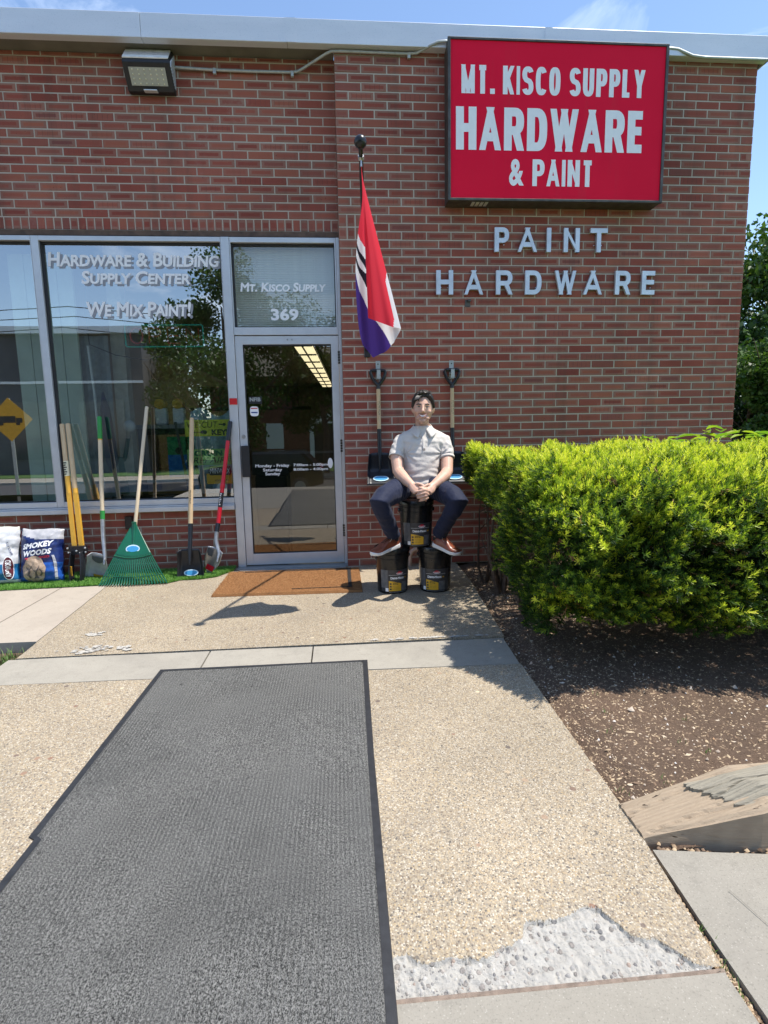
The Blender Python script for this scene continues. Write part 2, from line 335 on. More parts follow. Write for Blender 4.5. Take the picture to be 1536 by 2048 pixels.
    def build(s, name, mats, parent=None, smooth=False, bevel=0, bseg=2, solid=0, sub=0):
        me = bpy.data.meshes.new(name); me.from_pydata(s.v, [], s.f)
        for m in (mats if isinstance(mats, (list, tuple)) else [mats]): me.materials.append(m)
        if any(s.mi): me.polygons.foreach_set('material_index', s.mi)
        if any(u is not None for u in s.uv):
            uvl = me.uv_layers.new(name='UVMap'); k = 0
            flat = []
            for f, u in zip(s.f, s.uv):
                for i in range(len(f)): flat += list(u[i]) if u else [.5, .5]
            uvl.data.foreach_set('uv', flat)
        if smooth: me.polygons.foreach_set('use_smooth', [True] * len(me.polygons))
        me.update(); o = link(bpy.data.objects.new(name, me))
        if parent is not None: o.parent = parent
        if smooth:
            try: me.set_sharp_from_angle(angle=math.radians(40))
            except Exception: pass
        if solid: md = o.modifiers.new('thick', 'SOLIDIFY'); md.thickness = solid
        if sub: md = o.modifiers.new('sub', 'SUBSURF'); md.levels = md.render_levels = sub
        if bevel: md = o.modifiers.new('bevel', 'BEVEL'); md.width = bevel; md.segments = bseg; md.limit_method = 'ANGLE'
        return o
def raw(name, V, F, mat, parent=None, attr=None, smooth=False):
    """fast mesh from numpy arrays: V (n,3), F (m,k)"""
    me = bpy.data.meshes.new(name); V = np.asarray(V, np.float32); F = np.asarray(F, np.int32); m, k = F.shape
    me.vertices.add(len(V)); me.vertices.foreach_set('co', V.ravel()); me.loops.add(m * k); me.loops.foreach_set('vertex_index', F.ravel())
    me.polygons.add(m); me.polygons.foreach_set('loop_start', np.arange(0, m * k, k, dtype=np.int32)); me.polygons.foreach_set('loop_total', np.full(m, k, np.int32))
    me.materials.append(mat); me.update(); me.validate()
    if attr is not None:
        a = me.attributes.new('tone', 'FLOAT', 'POINT'); a.data.foreach_set('value', np.asarray(attr, np.float32))
    if smooth: me.polygons.foreach_set('use_smooth', [True] * m)
    o = link(bpy.data.objects.new(name, me))
    if parent is not None: o.parent = parent
    return o
def text_mesh(s, x0, x1, z0, z1, bold=.0, shear=0, small=False, smallscale=.78, fit='both', spacing=1.0, res=3, extrude=0, face=False):
    cu = bpy.data.curves.new('lettering', 'FONT'); cu.body = s; cu.offset = 0; cu.bevel_depth = bold; cu.bevel_resolution = 0; cu.shear = shear; cu.resolution_u = res; cu.space_character = spacing; cu.extrude = extrude
    if small:
        cu.small_caps_scale = smallscale
        for i, ch in enumerate(s):
            if ch.islower(): cu.body_format[i].use_small_caps = True
    o = bpy.data.objects.new('tmp', cu); link(o); dg = bpy.context.evaluated_depsgraph_get(); me = bpy.data.meshes.new_from_object(o.evaluated_get(dg))
    bpy.data.objects.remove(o); bpy.data.curves.remove(cu)
    P = np.array([v.co[:] for v in me.vertices]); F = [list(p.vertices) for p in me.polygons]; bpy.data.meshes.remove(me)
    if extrude == 0 and bold: F = [f for f in F if min(P[i][2] for i in f) > -1e-7]
    mn, mxx = P.min(0), P.max(0); sx = (x1 - x0) / (mxx[0] - mn[0]); sz = (z1 - z0) / (mxx[1] - mn[1])
    P[:, 2] *= (sz if extrude == 0 else 1) * (.06 if extrude == 0 else 1)
    if fit == 'h': sx = sz
    if fit == 'w': sz = sx
    P[:, 0] = x0 + (P[:, 0] - mn[0]) * sx; P[:, 1] = z0 + (P[:, 1] - mn[1]) * sz
    return P, F
def _arc(cx, cy, rx, ry, a0, a1, n=12, e=.8):
    o = []
    for i in range(n + 1):
        a = math.radians(a0 + (a1 - a0) * i / n); c, d = math.cos(a), math.sin(a)
        o.append((cx + rx * math.copysign(abs(c) ** e, c), cy + ry * math.copysign(abs(d) ** e, d)))
    return o
GL = {'M': (1.22, [[(0, 0), (0, 1)], [(0, 1), (.5, 0)], [(1, 1), (.5, 0)], [(1, 0), (1, 1)]]), 'T': (.92, [[(.5, 0), (.5, 1)], [(-.1, 1), (1.1, 1)]]), '.': (.30, [[(0, -.1), (0, .03)]]), 'K': (1.0, [[(0, 0), (0, 1)], [(.05, .38), (1, 1)], [(.32, .58), (1, 0)]]),
 'I': (.30, [[(0, 0), (0, 1)]]), 'L': (.85, [[(0, 0), (0, 1)], [(0, 0), (1.08, 0)]]), 'H': (1.0, [[(0, 0), (0, 1)], [(1, 0), (1, 1)], [(0, .52), (1, .52)]]), 'A': (1.08, [[(0, 0), (.5, 1)], [(1, 0), (.5, 1)], [(.22, .26), (.78, .26)]]),
 'E': (.90, [[(0, 0), (0, 1)], [(0, 1), (1.08, 1)], [(0, .53), (1, .53)], [(0, 0), (1.08, 0)]]), 'N': (1.0, [[(0, 0), (0, 1)], [(0, 1), (1, 0)], [(1, 0), (1, 1)]]), 'Y': (1.02, [[(0, 1), (.5, .42)], [(1, 1), (.5, .42)], [(.5, 0), (.5, .5)]]),
 'W': (1.42, [[(0, 1), (.25, 0)], [(.5, 1), (.25, 0)], [(.5, 1), (.75, 0)], [(1, 1), (.75, 0)]]), 'U': (1.0, [[(0, 1)] + _arc(.5, .32, .5, .32, 180, 360) + [(1, 1)]]), 'O': (1.0, [_arc(.5, .5, .5, .5, 90, 450, 32, .72)]),
 'C': (1.0, [_arc(.5, .5, .5, .5, 38, 322, 28, .72)]), 'S': (1.0, [_arc(.5, .745, .5, .255, 22, 180, 12, .8) + [(.06, .63), (.25, .54), (.75, .47), (.94, .38)] + _arc(.5, .255, .5, .255, 0, -160, 13, .8)]),
 'P': (.98, [[(0, 0), (0, 1)], [(0, 1)] + _arc(.55, .73, .45, .27, 90, -90, 12) + [(0, .46)]]), 'D': (1.0, [[(0, 0), (0, 1)], [(0, 1)] + _arc(.45, .5, .55, .5, 90, -90, 18, .75) + [(0, 0)]]),
 'R': (1.0, [[(0, 0), (0, 1)], [(0, 1)] + _arc(.55, .73, .42, .27, 90, -90, 12) + [(0, .46)], [(.62, .46), (.97, 0)]]),
 '&': (1.2, [[(1.05, 0), (.22, .70)], _arc(.45, .80, .25, .20, 205, -30, 12, 1) + [(.60, .64), (.18, .42)], _arc(.40, .22, .38, .22, 130, 300, 10, 1), [(.58, .04), (.98, .42)]])}
def block_glyph(b, ch, x0, x1, z0, z1, s, map_, depth=0):
    """strokes of width s filling the box exactly; map_(x, z, layer) gives a world point"""
    if ch == '.':
        b.add([map_(x0, z0, 0), map_(x0 + s, z0, 0), map_(x0 + s, z0 + s, 0), map_(x0, z0 + s, 0)], [(0, 1, 2, 3)]); return
    X0, X1, Z0, Z1 = x0 + s / 2, x1 - s / 2, z0 + s / 2, z1 - s / 2; s_full = s
    if ch in 'I.': X0 = X1 = (x0 + x1) / 2
    for li, st in enumerate(GL[ch][1]):
        s = s_full * (.80 if ch in 'MWNA' and st[0][0] != st[1][0] and st[0][1] != st[1][1] else .86 if ch in 'MW' else 1)
        P = [(X0 + (X1 - X0) * u, Z0 + (Z1 - Z0) * v) for u, v in st]; n = len(P); closed = n > 20 and math.hypot(P[0][0] - P[-1][0], P[0][1] - P[-1][1]) < 1e-6
        L_, R__ = [], []
        for i, p in enumerate(P):
            a = P[i - 1] if i else (P[-2] if closed else None); c = P[i + 1] if i < n - 1 else (P[1] if closed else None)
            d1 = (p[0] - a[0], p[1] - a[1]) if a else None; d2 = (c[0] - p[0], c[1] - p[1]) if c else None
            def nm(d): l = math.hypot(*d) or 1; return (d[0] / l, d[1] / l)
            d1 = nm(d1) if d1 else nm(d2); d2 = nm(d2) if d2 else d1; t = nm((d1[0] + d2[0], d1[1] + d2[1])); nn = (-t[1], t[0]); k = min(1.6, 1 / max(.4, t[0] * d1[0] + t[1] * d1[1]))
            l = [p[0] + nn[0] * s / 2 * k, p[1] + nn[1] * s / 2 * k]; r = [p[0] - nn[0] * s / 2 * k, p[1] - nn[1] * s / 2 * k]
            if (i == 0 or i == n - 1) and not closed and abs(t[1]) > .3:
                for zt, near in ((z0, p[1] < z0 + s * .9), (z1, p[1] > z1 - s * .9)):
                    if near:
                        for q in (l, r): f = (zt - q[1]) / t[1]; q[0] += t[0] * f; q[1] = zt
            elif (i == 0 or i == n - 1) and not closed and abs(t[0]) > .95 and n > 6 and P[i][0] < X0 + 1e-4: pass
            for q in (l, r): q[0] = min(max(q[0], x0), x1); q[1] = min(max(q[1], z0), z1)
            L_.append(tuple(l)); R__.append(tuple(r))
        V = [map_(q[0], q[1], li) for q in L_] + [map_(q[0], q[1], li) for q in R__]; F = [(i, i + 1, n + i + 1, n + i) for i in range(n - 1)]
        if depth:
            B_ = [(p[0], p[1] + depth + .0002 * li, p[2]) for p in V]; m = len(V); V = V + B_
            F += [(i + m, n + i + m, n + i + 1 + m, i + 1 + m) for i in range(n - 1)] + [(i, i + m, i + 1 + m, i + 1) for i in range(n - 1)] + [(n + i, n + i + 1, n + i + 1 + m, n + i + m) for i in range(n - 1)]
            if not closed: F += [(0, n, n + m, m), (n - 1, n - 1 + m, 2 * n - 1 + m, 2 * n - 1)]
        b.add(V, F)
def block_line(b, text, x0, x1, z0, z1, s, gap, map_, space=.5):
    ws = [GL[c][0] if c in GL else space for c in text]; tot = sum(ws); fixed = gap * (len(text) - 1); k = (x1 - x0 - fixed) / tot; x = x0
    for c, wd in zip(text, ws):
        if c == '&':
            P, F = text_mesh('&', x, x + wd * k, z0, z1, bold=.035, res=4); b.add([map_(p[0], p[1], p[2] * 8) for p in P], F)
        elif c in GL: block_glyph(b, c, x, x + wd * k, z0, z1, s, map_)
        x += wd * k + gap
def lettering(name, s, x0, x1, z0, z1, y, mat, parent, fn=None, **kw):
    P, F = text_mesh(s, x0, x1, z0, z1, **kw); b = MB(); ex = kw.get('extrude', 0)
    V = [fn(p[0], p[1]) if fn else (p[0], y - p[2], p[1]) for p in P]
    b.add(V, F); return b.build(name, mat, parent)
def baked(o, name=None):
    """apply modifiers"""
    dg = bpy.context.evaluated_depsgraph_get(); me = bpy.data.meshes.new_from_object(o.evaluated_get(dg)); old = o.data; o.modifiers.clear(); o.data = me; bpy.data.meshes.remove(old); return o
B = .2032; H = .0643
CAMP = np.array([-0.0474, -4.801, 1.1669])

# ------------------------------------------------------------------ ground and pavement (setting)
g = MB(); g.grid(lambda u, v: (-60 + 120 * u, -70 + 130 * v, -.09 if (-70 + 130 * v) > -6.5 else -1.25), 24, 26)
ground = tag(g.build('ground', M_SOIL), kind='structure')
pav = link(bpy.data.objects.new('pavement', None)); tag(pav, kind='structure', label='exposed aggregate and concrete slabs leading to the shop door')
def edge_x(y):  # right edge of the walk
    return float(np.interp(-y, [0, .6, 1.77, 2.2, 2.9, 3.35, 3.8, 5, 7], [.955, .944, .86, .83, .808, .793, .752, .70, .64]))
def left_x(y):
    return float(np.interp(-y, [0, .35, 1.75, 2.2], [-1.93, -1.895, -1.80, -1.78]))
def slab(name, xl, xr, y0, y1, mat, nx=24, ny=16, z=0.0, hf=None, jag=.003, thick=.085, ymap=None, xspan=(.79, 3.59)):
    """y0 near wall, y1 near camera; xl, xr functions of y"""
    fxl = xl if callable(xl) else (lambda y: xl); fxr = xr if callable(xr) else (lambda y: xr)
    def top(u, v):
        y = y0 + (y1 - y0) * v
        if ymap: y = ymap(xspan[0] + (xspan[1] - xspan[0]) * u, v)
        a, b_ = fxl(y), fxr(y); x = a + (b_ - a) * u
        jx = noise.noise(Vector((x * 9, y * 9, 3))) * jag if (u in (0, 1) or v in (0, 1)) else 0
        return (x + jx, y + jx, z + .0012 * noise.noise(Vector((x * 3, y * 3, 0))) + (hf(x, y) if hf else 0))
    b = MB(); b.grid(top, nx, ny); nv = len(b.v)
    ring = [i for i in range(nx + 1)] + [(j + 1) * (nx + 1) - 1 for j in range(1, ny + 1)] + [ny * (nx + 1) + i for i in range(nx - 1, -1, -1)] + [j * (nx + 1) for j in range(ny - 1, 0, -1)]
    low = [(b.v[i][0], b.v[i][1], z - thick) for i in ring]; base = len(b.v); n = len(ring); b.v += low
    for k in range(n): b.f.append([ring[k], base + k, base + (k + 1) % n, ring[(k + 1) % n]]); b.mi.append(0); b.uv.append(None)
    return b.build(name, mat, pav)
slab('slab', left_x, edge_x, .12, -1.795, M_AGG, 30, 22)
def strip_y(y): return y
sb = MB()
def strip_top(u, v):
    x = -1.83 + (edge_x(-2) + 1.83) * u; t = (x + 1.83) / 2.7
    ya = -1.812 - .012 * t; yb = -2.122 - .055 * t; y = ya + (yb - ya) * v; x += v * (.02 if u > .5 else -.0) * -1 * (u > .99)
    return (x, y, .002 * noise.noise(Vector((x * 2, y * 3, 1))) - .001)
for (u0, u1) in ((0, .392), (.395, .60), (.603, 1)):
    c = MB(); c.grid(lambda u, v: strip_top(u0 + (u1 - u0) * u, v), 14, 5); nv_ = len(c.v); ring = list(range(15)) + [15 * j + 14 for j in range(1, 6)] + [75 + i for i in range(13, -1, -1)] + [15 * j for j in range(4, 0, -1)]
    c.v += [(c.v[i][0], c.v[i][1], -.08) for i in ring]
    for k in range(len(ring)): c.f.append([ring[k], nv_ + k, nv_ + (k + 1) % len(ring), ring[(k + 1) % len(ring)]]); c.mi.append(0); c.uv.append(None)
    ob = c.build('strip_slab', M_CONC, pav)
SP = [(.03, -3.70), (.07, -3.695), (.11, -3.725), (.16, -3.712), (.22, -3.72), (.25, -3.722), (.282, -3.70), (.315, -3.695), (.345, -3.675), (.36, -3.64), (.394, -3.637), (.43, -3.641), (.476, -3.63), (.51, -3.615), (.548, -3.612), (.575, -3.66), (.60, -3.705), (.645, -3.712), (.68, -3.755), (.70, -3.782), (.755, -3.80)]
def spall_b(x): return float(np.interp(x, [p[0] for p in SP], [p[1] for p in SP])) + .006 * noise.noise(Vector((x * 60, 2, 0))) + .004 * noise.noise(Vector((x * 190, 5, 0)))
slab('slab', -3.2, edge_x, 0, 1, M_AGG, 30, 24, jag=0, ymap=lambda x, v: (-2.130 - .055 * max(-.5, (x + 1.83) / 2.7)) * (1 - v) - 3.581 * v, xspan=(-3.2, .83))
slab('slab', -3.2, 0.001, -3.581, -3.792, M_AGG, 20, 4, jag=0)
fs = MB(); NX, NY = 300, 88
def fine(u, v):
    y = -3.581 - .211 * v; x = .001 + (edge_x(y) - .003) * u
    d = spall_b(x) - y
    z = .0012 * noise.noise(Vector((x * 3, y * 3, 0)))
    if d > 0 and x < .752:
        k = min(1, d / .006); z += -.010 * k + k * (.0055 * noise.noise(Vector((x * 45, y * 45, 7))) + .004 * noise.noise(Vector((x * 130, y * 130, 1))) + .0065 * max(0, noise.noise(Vector((x * 9, y * 14, 4)))))
    return (x, y, z)
fs.grid(fine, NX, NY)
for i, f in enumerate(fs.f):
    c = [sum(fs.v[j][k] for j in f) / 4 for k in (0, 1)]; fs.mi[i] = 1 if (spall_b(c[0]) - c[1] > .001 and c[0] < .752) else 0
fs.build('slab', [M_AGG, M_SPALL], pav, smooth=True)
def spz(x, y): return -.010 + .0055 * noise.noise(Vector((x * 45, y * 45, 7))) + .004 * noise.noise(Vector((x * 130, y * 130, 1))) + .0065 * max(0, noise.noise(Vector((x * 9, y * 14, 4))))
V = []; F = []; T = []
for i in range(260):
    x = random.uniform(.01, .745); y = random.uniform(spall_b(x) - .002, -3.792); 
    if y > spall_b(x) - .001: continue
    s = random.choice((.0018, .0025, .0035, .006)) * random.uniform(.7, 1.4); k = len(V); zb = spz(x, y) - s * .55; a = random.uniform(0, 6)
    V += [(x + s * random.uniform(.7, 1.2) * math.cos(a + j * 1.047), y + s * random.uniform(.7, 1.2) * math.sin(a + j * 1.047), zb) for j in range(6)] + [(x + s * .5 * math.cos(a + j * 1.047), y + s * .5 * math.sin(a + j * 1.047), zb + s * .95) for j in range(6)]
    F += [(k + j, k + (j + 1) % 6, k + 6 + (j + 1) % 6, k + 6 + j) for j in range(6)] + [(k + 6, k + 7, k + 8, k + 9), (k + 6, k + 9, k + 10, k + 11)]; T += [random.random()] * 12
SPALLSTONE = (V, F, T)
# crumbly joint filler along the broken edge
jf = MB(); jf.grid(lambda u, v: (.02 + .735 * u, -3.793 - .009 * v - .0015 * noise.noise(Vector((u * 20, 0, 0))), -.004 - .004 * v), 60, 1); jf.build('joint_filler', plain('brown_joint_filler', (.26, .20, .155), .9, var=.3, nscale=60, bump=.002), pav)
slab('slab', -3.2, lambda y: edge_x(y) - .004, -3.806, -7.2, M_CONC2, 20, 14)
slab('slab', lambda y: float(np.interp(-y, [3.4, 3.9, 7], [.796, .768, .70])), 3.6, 0, 1, M_CONC2, 16, 30, z=-.004, ymap=lambda x, v: (-3.445 - .15 * (x - .79)) * (1 - v) - 7.2 * v)
slab('slab', -2.236, lambda y: left_x(y) - .008, -.33, -1.545, M_CONC3, 8, 16)
slab('slab', -3.9, -2.246, -.33, -1.55, M_CONC3, 12, 14)
slab('slab', -3.9, lambda y: left_x(y) - .006, .12, -.325, M_CONC, 12, 6, z=-.002)
slab('slab', -3.9, -1.845, -1.83, -2.14, M_CONC, 12, 6, z=-.075, thick=.02)
b = MB(); b.box(-3.9, -1.85, -1.83, -1.55, -.09, -.062); b.build('soil_gap', M_SOIL, pav)
b = MB(); b.add([(.905, -3.60, .0), (.9065, -3.60, .0), (.962, -3.86, .0), (.9605, -3.86, .0)], [(0, 3, 2, 1)]); b.build('hairline_crack', plain('crack_dirt', (.17, .155, .13), .9), pav)
# white patches of broken cement near the joint
wb = MB()
for (cx, cy, rx, ry, cnt) in ((-1.52, -1.49, .05, .05, 16), (-1.40, -1.72, .16, .045, 46), (.34, -1.782, .22, .012, 30), (.62, -1.785, .10, .008, 10)):
    for q in range(cnt):
        px = random.gauss(cx, rx * .6); py = max(-1.79, random.gauss(cy, ry * .6)); r = random.uniform(.004, .020); n = 9; a0 = random.uniform(0, 6)
        if py - r < -1.792: py = -1.792 + r
        wb.add([(px + 1.3 * r * random.uniform(.6, 1.2) * math.cos(a0 + 6.283 * k / n), py + .8 * r * random.uniform(.6, 1.2) * math.sin(a0 + 6.283 * k / n), .0040 + .00006 * q) for k in range(n)], [tuple(range(n))])
wb.build('cement_patch', M_SPALL, pav)['kind'] = 'stuff'
# road, far kerb and verge behind the camera (seen only in the glass)
M_ASPH = plain('asphalt', (.055, .055, .058), .85, var=.25, nscale=60, bump=.004)
M_LAWN = plain('lawn', (.05, .11, .02), .9, var=.4, nscale=8)
b = MB(); b.grid(lambda u, v: (-40 + 80 * u, -7.2 - 6 * v, -.02 - 1.15 * v), 4, 4); tag(b.build('verge', M_LAWN), kind='structure')
b = MB(); b.box(-60, 60, -24, -13.2, -1.30, -1.17); road = tag(b.build('road', M_ASPH), kind='structure')
b = MB(); b.box(-60, 60, -18.66, -18.54, -1.17, -1.164); b.build('centre_line', plain('road_paint', (.7, .55, .08), .7), road)
b = MB(); b.box(-60, 60, -24.3, -24, -1.3, -1.04, .01); tag(b.build('kerb', M_CONC), kind='structure')
b = MB(); b.box(-60, 60, -27, -24.3, -1.3, -1.05); tag(b.build('far_sidewalk', M_CONC2), kind='structure')
b = MB(); b.box(-60, 60, -60, -27, -1.3, -1.02); tag(b.build('far_lawn', M_LAWN), kind='structure')

# ------------------------------------------------------------------ garden bed
def bed_z(x, y):
    n1 = noise.noise(Vector((x * 2.2, y * 2.2, 0))); n2 = noise.noise(Vector((x * 11, y * 11, 3))); n3 = noise.noise(Vector((x * 40, y * 40, 5)))
    e = min(1, max(0, (x - edge_x(y)) / .12)); return -.035 + .028 * e + .014 * n1 * e + .007 * n2 + .003 * n3
def bed(u, v):
    y = -.0 - 3.44 * v; x0 = edge_x(y) + .003; x = x0 + (6.0 - x0) * u ** 1.6; return (x, y, bed_z(x, y))
b = MB(); b.grid(bed, 190, 210); tag(b.build('soil_bed', M_SOIL, smooth=True), kind='structure', label='bare brown soil bed between walk and timber edging')
b = MB(); b.box(3.6, 30, -30, 30, -.3, -.05); tag(b.build('side_yard', M_LAWN), kind='structure')
def scatter(name, n, size, mat, label, cat='litter', flat=.35, yr=(-3.35, -.2), xr=6.0, els=0):
    V = []; F = []; T = []
    for i in range(n):
        y = random.uniform(*yr); x0 = edge_x(y) + .005; x = x0 + (random.random() ** 1.5) * (xr - x0)
        s = size * random.uniform(.4, 1.6) * (1 if random.random() > .04 else 2.0); a = random.uniform(0, 6.28); el = random.uniform(1.2, 3.2) if els else random.uniform(1, 1.5)
        z = bed_z(x, y) + s * flat * .5; k = len(V); ca, sa = math.cos(a), math.sin(a)
        for (px, py, pz) in ((-1, 0, 0), (0, -.5, 0), (1, 0, 0), (0, .5, 0), (random.uniform(-.3, .3), 0, 1)):
            X = px * s * el * .5; Y = py * s * .9; V.append((x + X * ca - Y * sa, y + X * sa + Y * ca, z + (pz * s * flat if pz else -s * .1) + px * random.uniform(-.3, .3) * s * .5))
        F += [(k, k + 1, k + 4), (k + 1, k + 2, k + 4), (k + 2, k + 3, k + 4), (k + 3, k, k + 4)]; T += [random.random()] * 5
    o = raw(name, V, F, mat, attr=T); return tag(o, label, cat, kind='stuff')
def m_tone(name, stops, rough=.85, trans=0, spec=.2, bumpn=0):
    t = NT(name); a = t.n('Attribute'); a.attribute_name = 'tone'; c = t.ramp(a.outputs['Fac'], stops)
    t.set(color=c, rough=rough, spec=spec)
    if trans:
        tr = t.n('BsdfTranslucent'); t.l(t.mix(1.0, c, (1.15, 1.3, .7), 'MULTIPLY'), tr.inputs[0]); ms = t.n('MixShader'); ms.inputs[0].default_value = trans
        t.l(t.p.outputs[0], ms.inputs[1]); t.l(tr.outputs[0], ms.inputs[2]); t.l(ms.outputs[0], t.out.inputs[0])
    return t.m
M_CHIP = m_tone('bark_chip', [(0, (.09, .06, .04)), (.35, (.22, .15, .10)), (.65, (.38, .28, .18)), (.9, (.52, .40, .26)), (1, (.6, .52, .42))])
M_STONE = m_tone('small_stone', [(0, (.30, .24, .19)), (.4, (.50, .42, .34)), (.7, (.62, .60, .57)), (1, (.55, .33, .18))])
sp_ = raw('loose_aggregate', SPALLSTONE[0], SPALLSTONE[1], m_tone('loose_stone', [(0, (.16, .155, .15)), (.5, (.36, .345, .32)), (.85, (.52, .50, .46)), (1, (.30, .22, .17))]), pav, attr=SPALLSTONE[2]); sp_['kind'] = 'stuff'
scatter('bark_chips', 62000, .0044, M_CHIP, 'brown bark chips and dead needles strewn over the soil', els=1, flat=.3)
scatter('small_stones', 380, .0085, M_STONE, 'pale pebbles strewn over the soil bed', cat='pebbles', flat=.6)
scatter('wood_crumbs', 90, .016, M_STONE, 'larger pale crumbs of stone on the soil', cat='pebbles', flat=.4)
def tufts(name, spots, n, h, mat, label, spread=.03, parent=None):
    V = []; F = []
    for (x, y, z) in spots:
        for i in range(n):
            a = random.uniform(0, 6.28); r = random.uniform(0, spread); bx, by = x + r * math.cos(a), y + r * math.sin(a); hh = h * random.uniform(.5, 1.2); le = random.uniform(.1, .9) * hh; a2 = random.uniform(0, 6.28)
            w_ = .0010 + h * .012; k = len(V); dx, dy = math.cos(a2), math.sin(a2); px, py = -dy * w_, dx * w_
            V += [(bx - px, by - py, z), (bx + px, by + py, z), (bx + dx * le * .4 + px * .8, by + dy * le * .4 + py * .8, z + hh * .6), (bx + dx * le * .4 - px * .8, by + dy * le * .4 - py * .8, z + hh * .6), (bx + dx * le, by + dy * le, z + hh)]
            F += [(k, k + 1, k + 2), (k, k + 2, k + 3), (k + 3, k + 2, k + 4)]
    return tag(raw(name, V, F, mat, parent), label, 'weeds', kind='stuff')
tufts('weed_tufts', [(.84, -3.18, -.02), (.86, -3.25, -.02), (1.0, -3.16, 0), (1.18, -2.95, 0), (1.24, -3.02, 0), (1.05, -2.55, 0), (.97, -2.85, 0), (1.3, -2.8, 0), (1.02, -2.7, 0)], 8, .015, M_GRASS, 'small green weeds sprouting in the soil bed', .025)
tufts('joint_weeds', [(.762 - .02 * t + random.uniform(-.004, .004), -3.62 - t * .5, -.03) for t in [i / 26 for i in range(27)] if random.random() < .6], 9, .03, M_GRASS, 'weeds growing in the gap between the pavement slabs', .012)
tufts('gap_weeds', [(random.uniform(-2.6, -1.86), random.uniform(-1.80, -1.6), -.065) for i in range(70)], 10, .06, M_GRASS, 'grass and weeds in the pit beside the concrete strip', .04)
jd = MB()
V = []; F = []
scat_pts = [(.776 - .045 * t, -3.45 - .9 * t) for t in [i / 400 for i in range(401)]]
V = []; F = []; T = []
for (x, y) in scat_pts:
    for q in range(3):
        s = random.uniform(.002, .007); k = len(V); a = random.uniform(0, 6); xx = x + random.uniform(-.012, .012)
        V += [(xx + s * math.cos(a + i * 1.57), y + s * math.sin(a + i * 1.57), -.018) for i in range(4)] + [(xx, y, -.018 + s)]; T += [random.random()] * 5
        F += [(k + i, k + (i + 1) % 4, k + 4) for i in range(4)]
for i in range(420):
    x = random.uniform(.80, 3.2); y = -3.425 - .15 * (x - .79) + random.uniform(-.02, .03); s = random.uniform(.002, .008); k = len(V); a = random.uniform(0, 6)
    V += [(x + s * math.cos(a + q * 1.57), y + s * math.sin(a + q * 1.57), -.012) for q in range(4)] + [(x, y, -.012 + s)]; T += [random.random()] * 5; F += [(k + q, k + (q + 1) % 4, k + 4) for q in range(4)]
tag(raw('joint_gravel', V, F, M_CHIP, attr=T), 'gravel and debris in the gap between the slabs', 'gravel', kind='stuff')
b = MB(); b.box(.70, .80, -7, -3.44, -.08, -.022); b.build('joint_soil', M_SOIL, pav)

# timber edging
def m_timber(name, a, b_, c_):
    t = NT(name); v = t.coord((2.2, 26, 26)); f = t.noise(v, 3.2, 8, .7, 1.2); w1 = t.n('TexWave', wave_type='BANDS', bands_direction='Y'); w1.inputs['Scale'].default_value = 5; w1.inputs['Distortion'].default_value = 5; w1.inputs['Detail'].default_value = 6; w1.inputs['Detail Roughness'].default_value = .65
    t.l(t.coord((.55, 5, 2)), w1.inputs['Vector']); c = t.mix(f, a, b_); c = t.mix(t.math('MULTIPLY', w1.outputs['Fac'], .22), c, c_)
    crack = t.ramp(t.noise(t.coord((.8, 26, 26)), 2.2, 3, .5, .5), [(.70, 0.), (.735, 1.)]); c = t.mix(crack, c, (.05, .035, .028))
    t.set(color=c, rough=.9, spec=.15); bb = t.bump(t.math('SUBTRACT', 1.0, crack), .004, .8); t.bump(f, .004, .8, bb); return t.m
M_TIMB = m_timber('tan_timber', (.28, .215, .150), (.48, .38, .27), (.22, .16, .11))
M_TIMBG = m_timber('grey_timber', (.24, .215, .165), (.41, .37, .29), (.16, .14, .11))
te = thing('landscape_timber', 'weathered tan timber edging lying along the soil bed', 'timber', (.80, -3.36, 0))
def timb(u, v):  # cross-section loop swept along x
    pass
tb = MB(); sec = []
N = 150
for i in range(N + 1):
    s = (i / N) ** 1.7; x = -.012 + 2.6 * s; rise = .30 * (x + .012) if x < .34 else .1056 + .01 * (x - .34)
    yb = .103 + .02 * s; yf = -.048 - .055 * s - .048 * min(1, max(0, x) / .3)
    row = [(x, yb, -.06), (x, yb, rise - .002)]
    for q in range(22):
        f = (q + .35) / 22; y = yb + (yf - yb) * f; gr = .0022 * noise.noise(Vector((x * 7, y * 95, 1))) + .003 * noise.noise(Vector((x * 3, y * 18, 4)))
        for (a0, sl, dp) in ((.045, .10, .007), (-.012, -.16, .006), (.078, -.05, .004), (-.040, .05, .005)): gr -= dp * math.exp(-((y - a0 - sl * x + .004 * noise.noise(Vector((x * 14, 9, a0)))) / .0022) ** 2)
        row.append((x, y, rise + .008 + gr - .006 * (f < .06 or f > .94)))
    for q in range(5): row.append((x, yf - .001 * q + .002 * noise.noise(Vector((x * 9, q * 3.1, 0))), rise + .001 - (rise + .05) * (q / 5)))
    row.append((x, yf - .004, -.06)); sec.append(row)
NS = len(sec[0])
V = [p for r in sec for p in r]; F = [(i * NS + j, i * NS + (j + 1) % NS, (i + 1) * NS + (j + 1) % NS, (i + 1) * NS + j) for i in range(N) for j in range(NS)]; F += [tuple(range(NS))[::-1], tuple(N * NS + j for j in range(NS))]
tb.add(V, F); tb.build('beam', M_TIMB, te)
te2 = thing('landscape_timber', 'grey timber with a splintered end resting on the tan edging timber', 'timber', (.965, -3.36, 0))
tb = MB(); NU, NV = 200, 56
def brk(v):  # ragged broken end, distance from x origin
    return .005 + .115 * v ** 1.2 + .010 * (((v * 7) % 1) < .4) + .020 * noise.noise(Vector((v * 9, 1, 0))) + .012 * noise.noise(Vector((v * 30, 2, 0)))
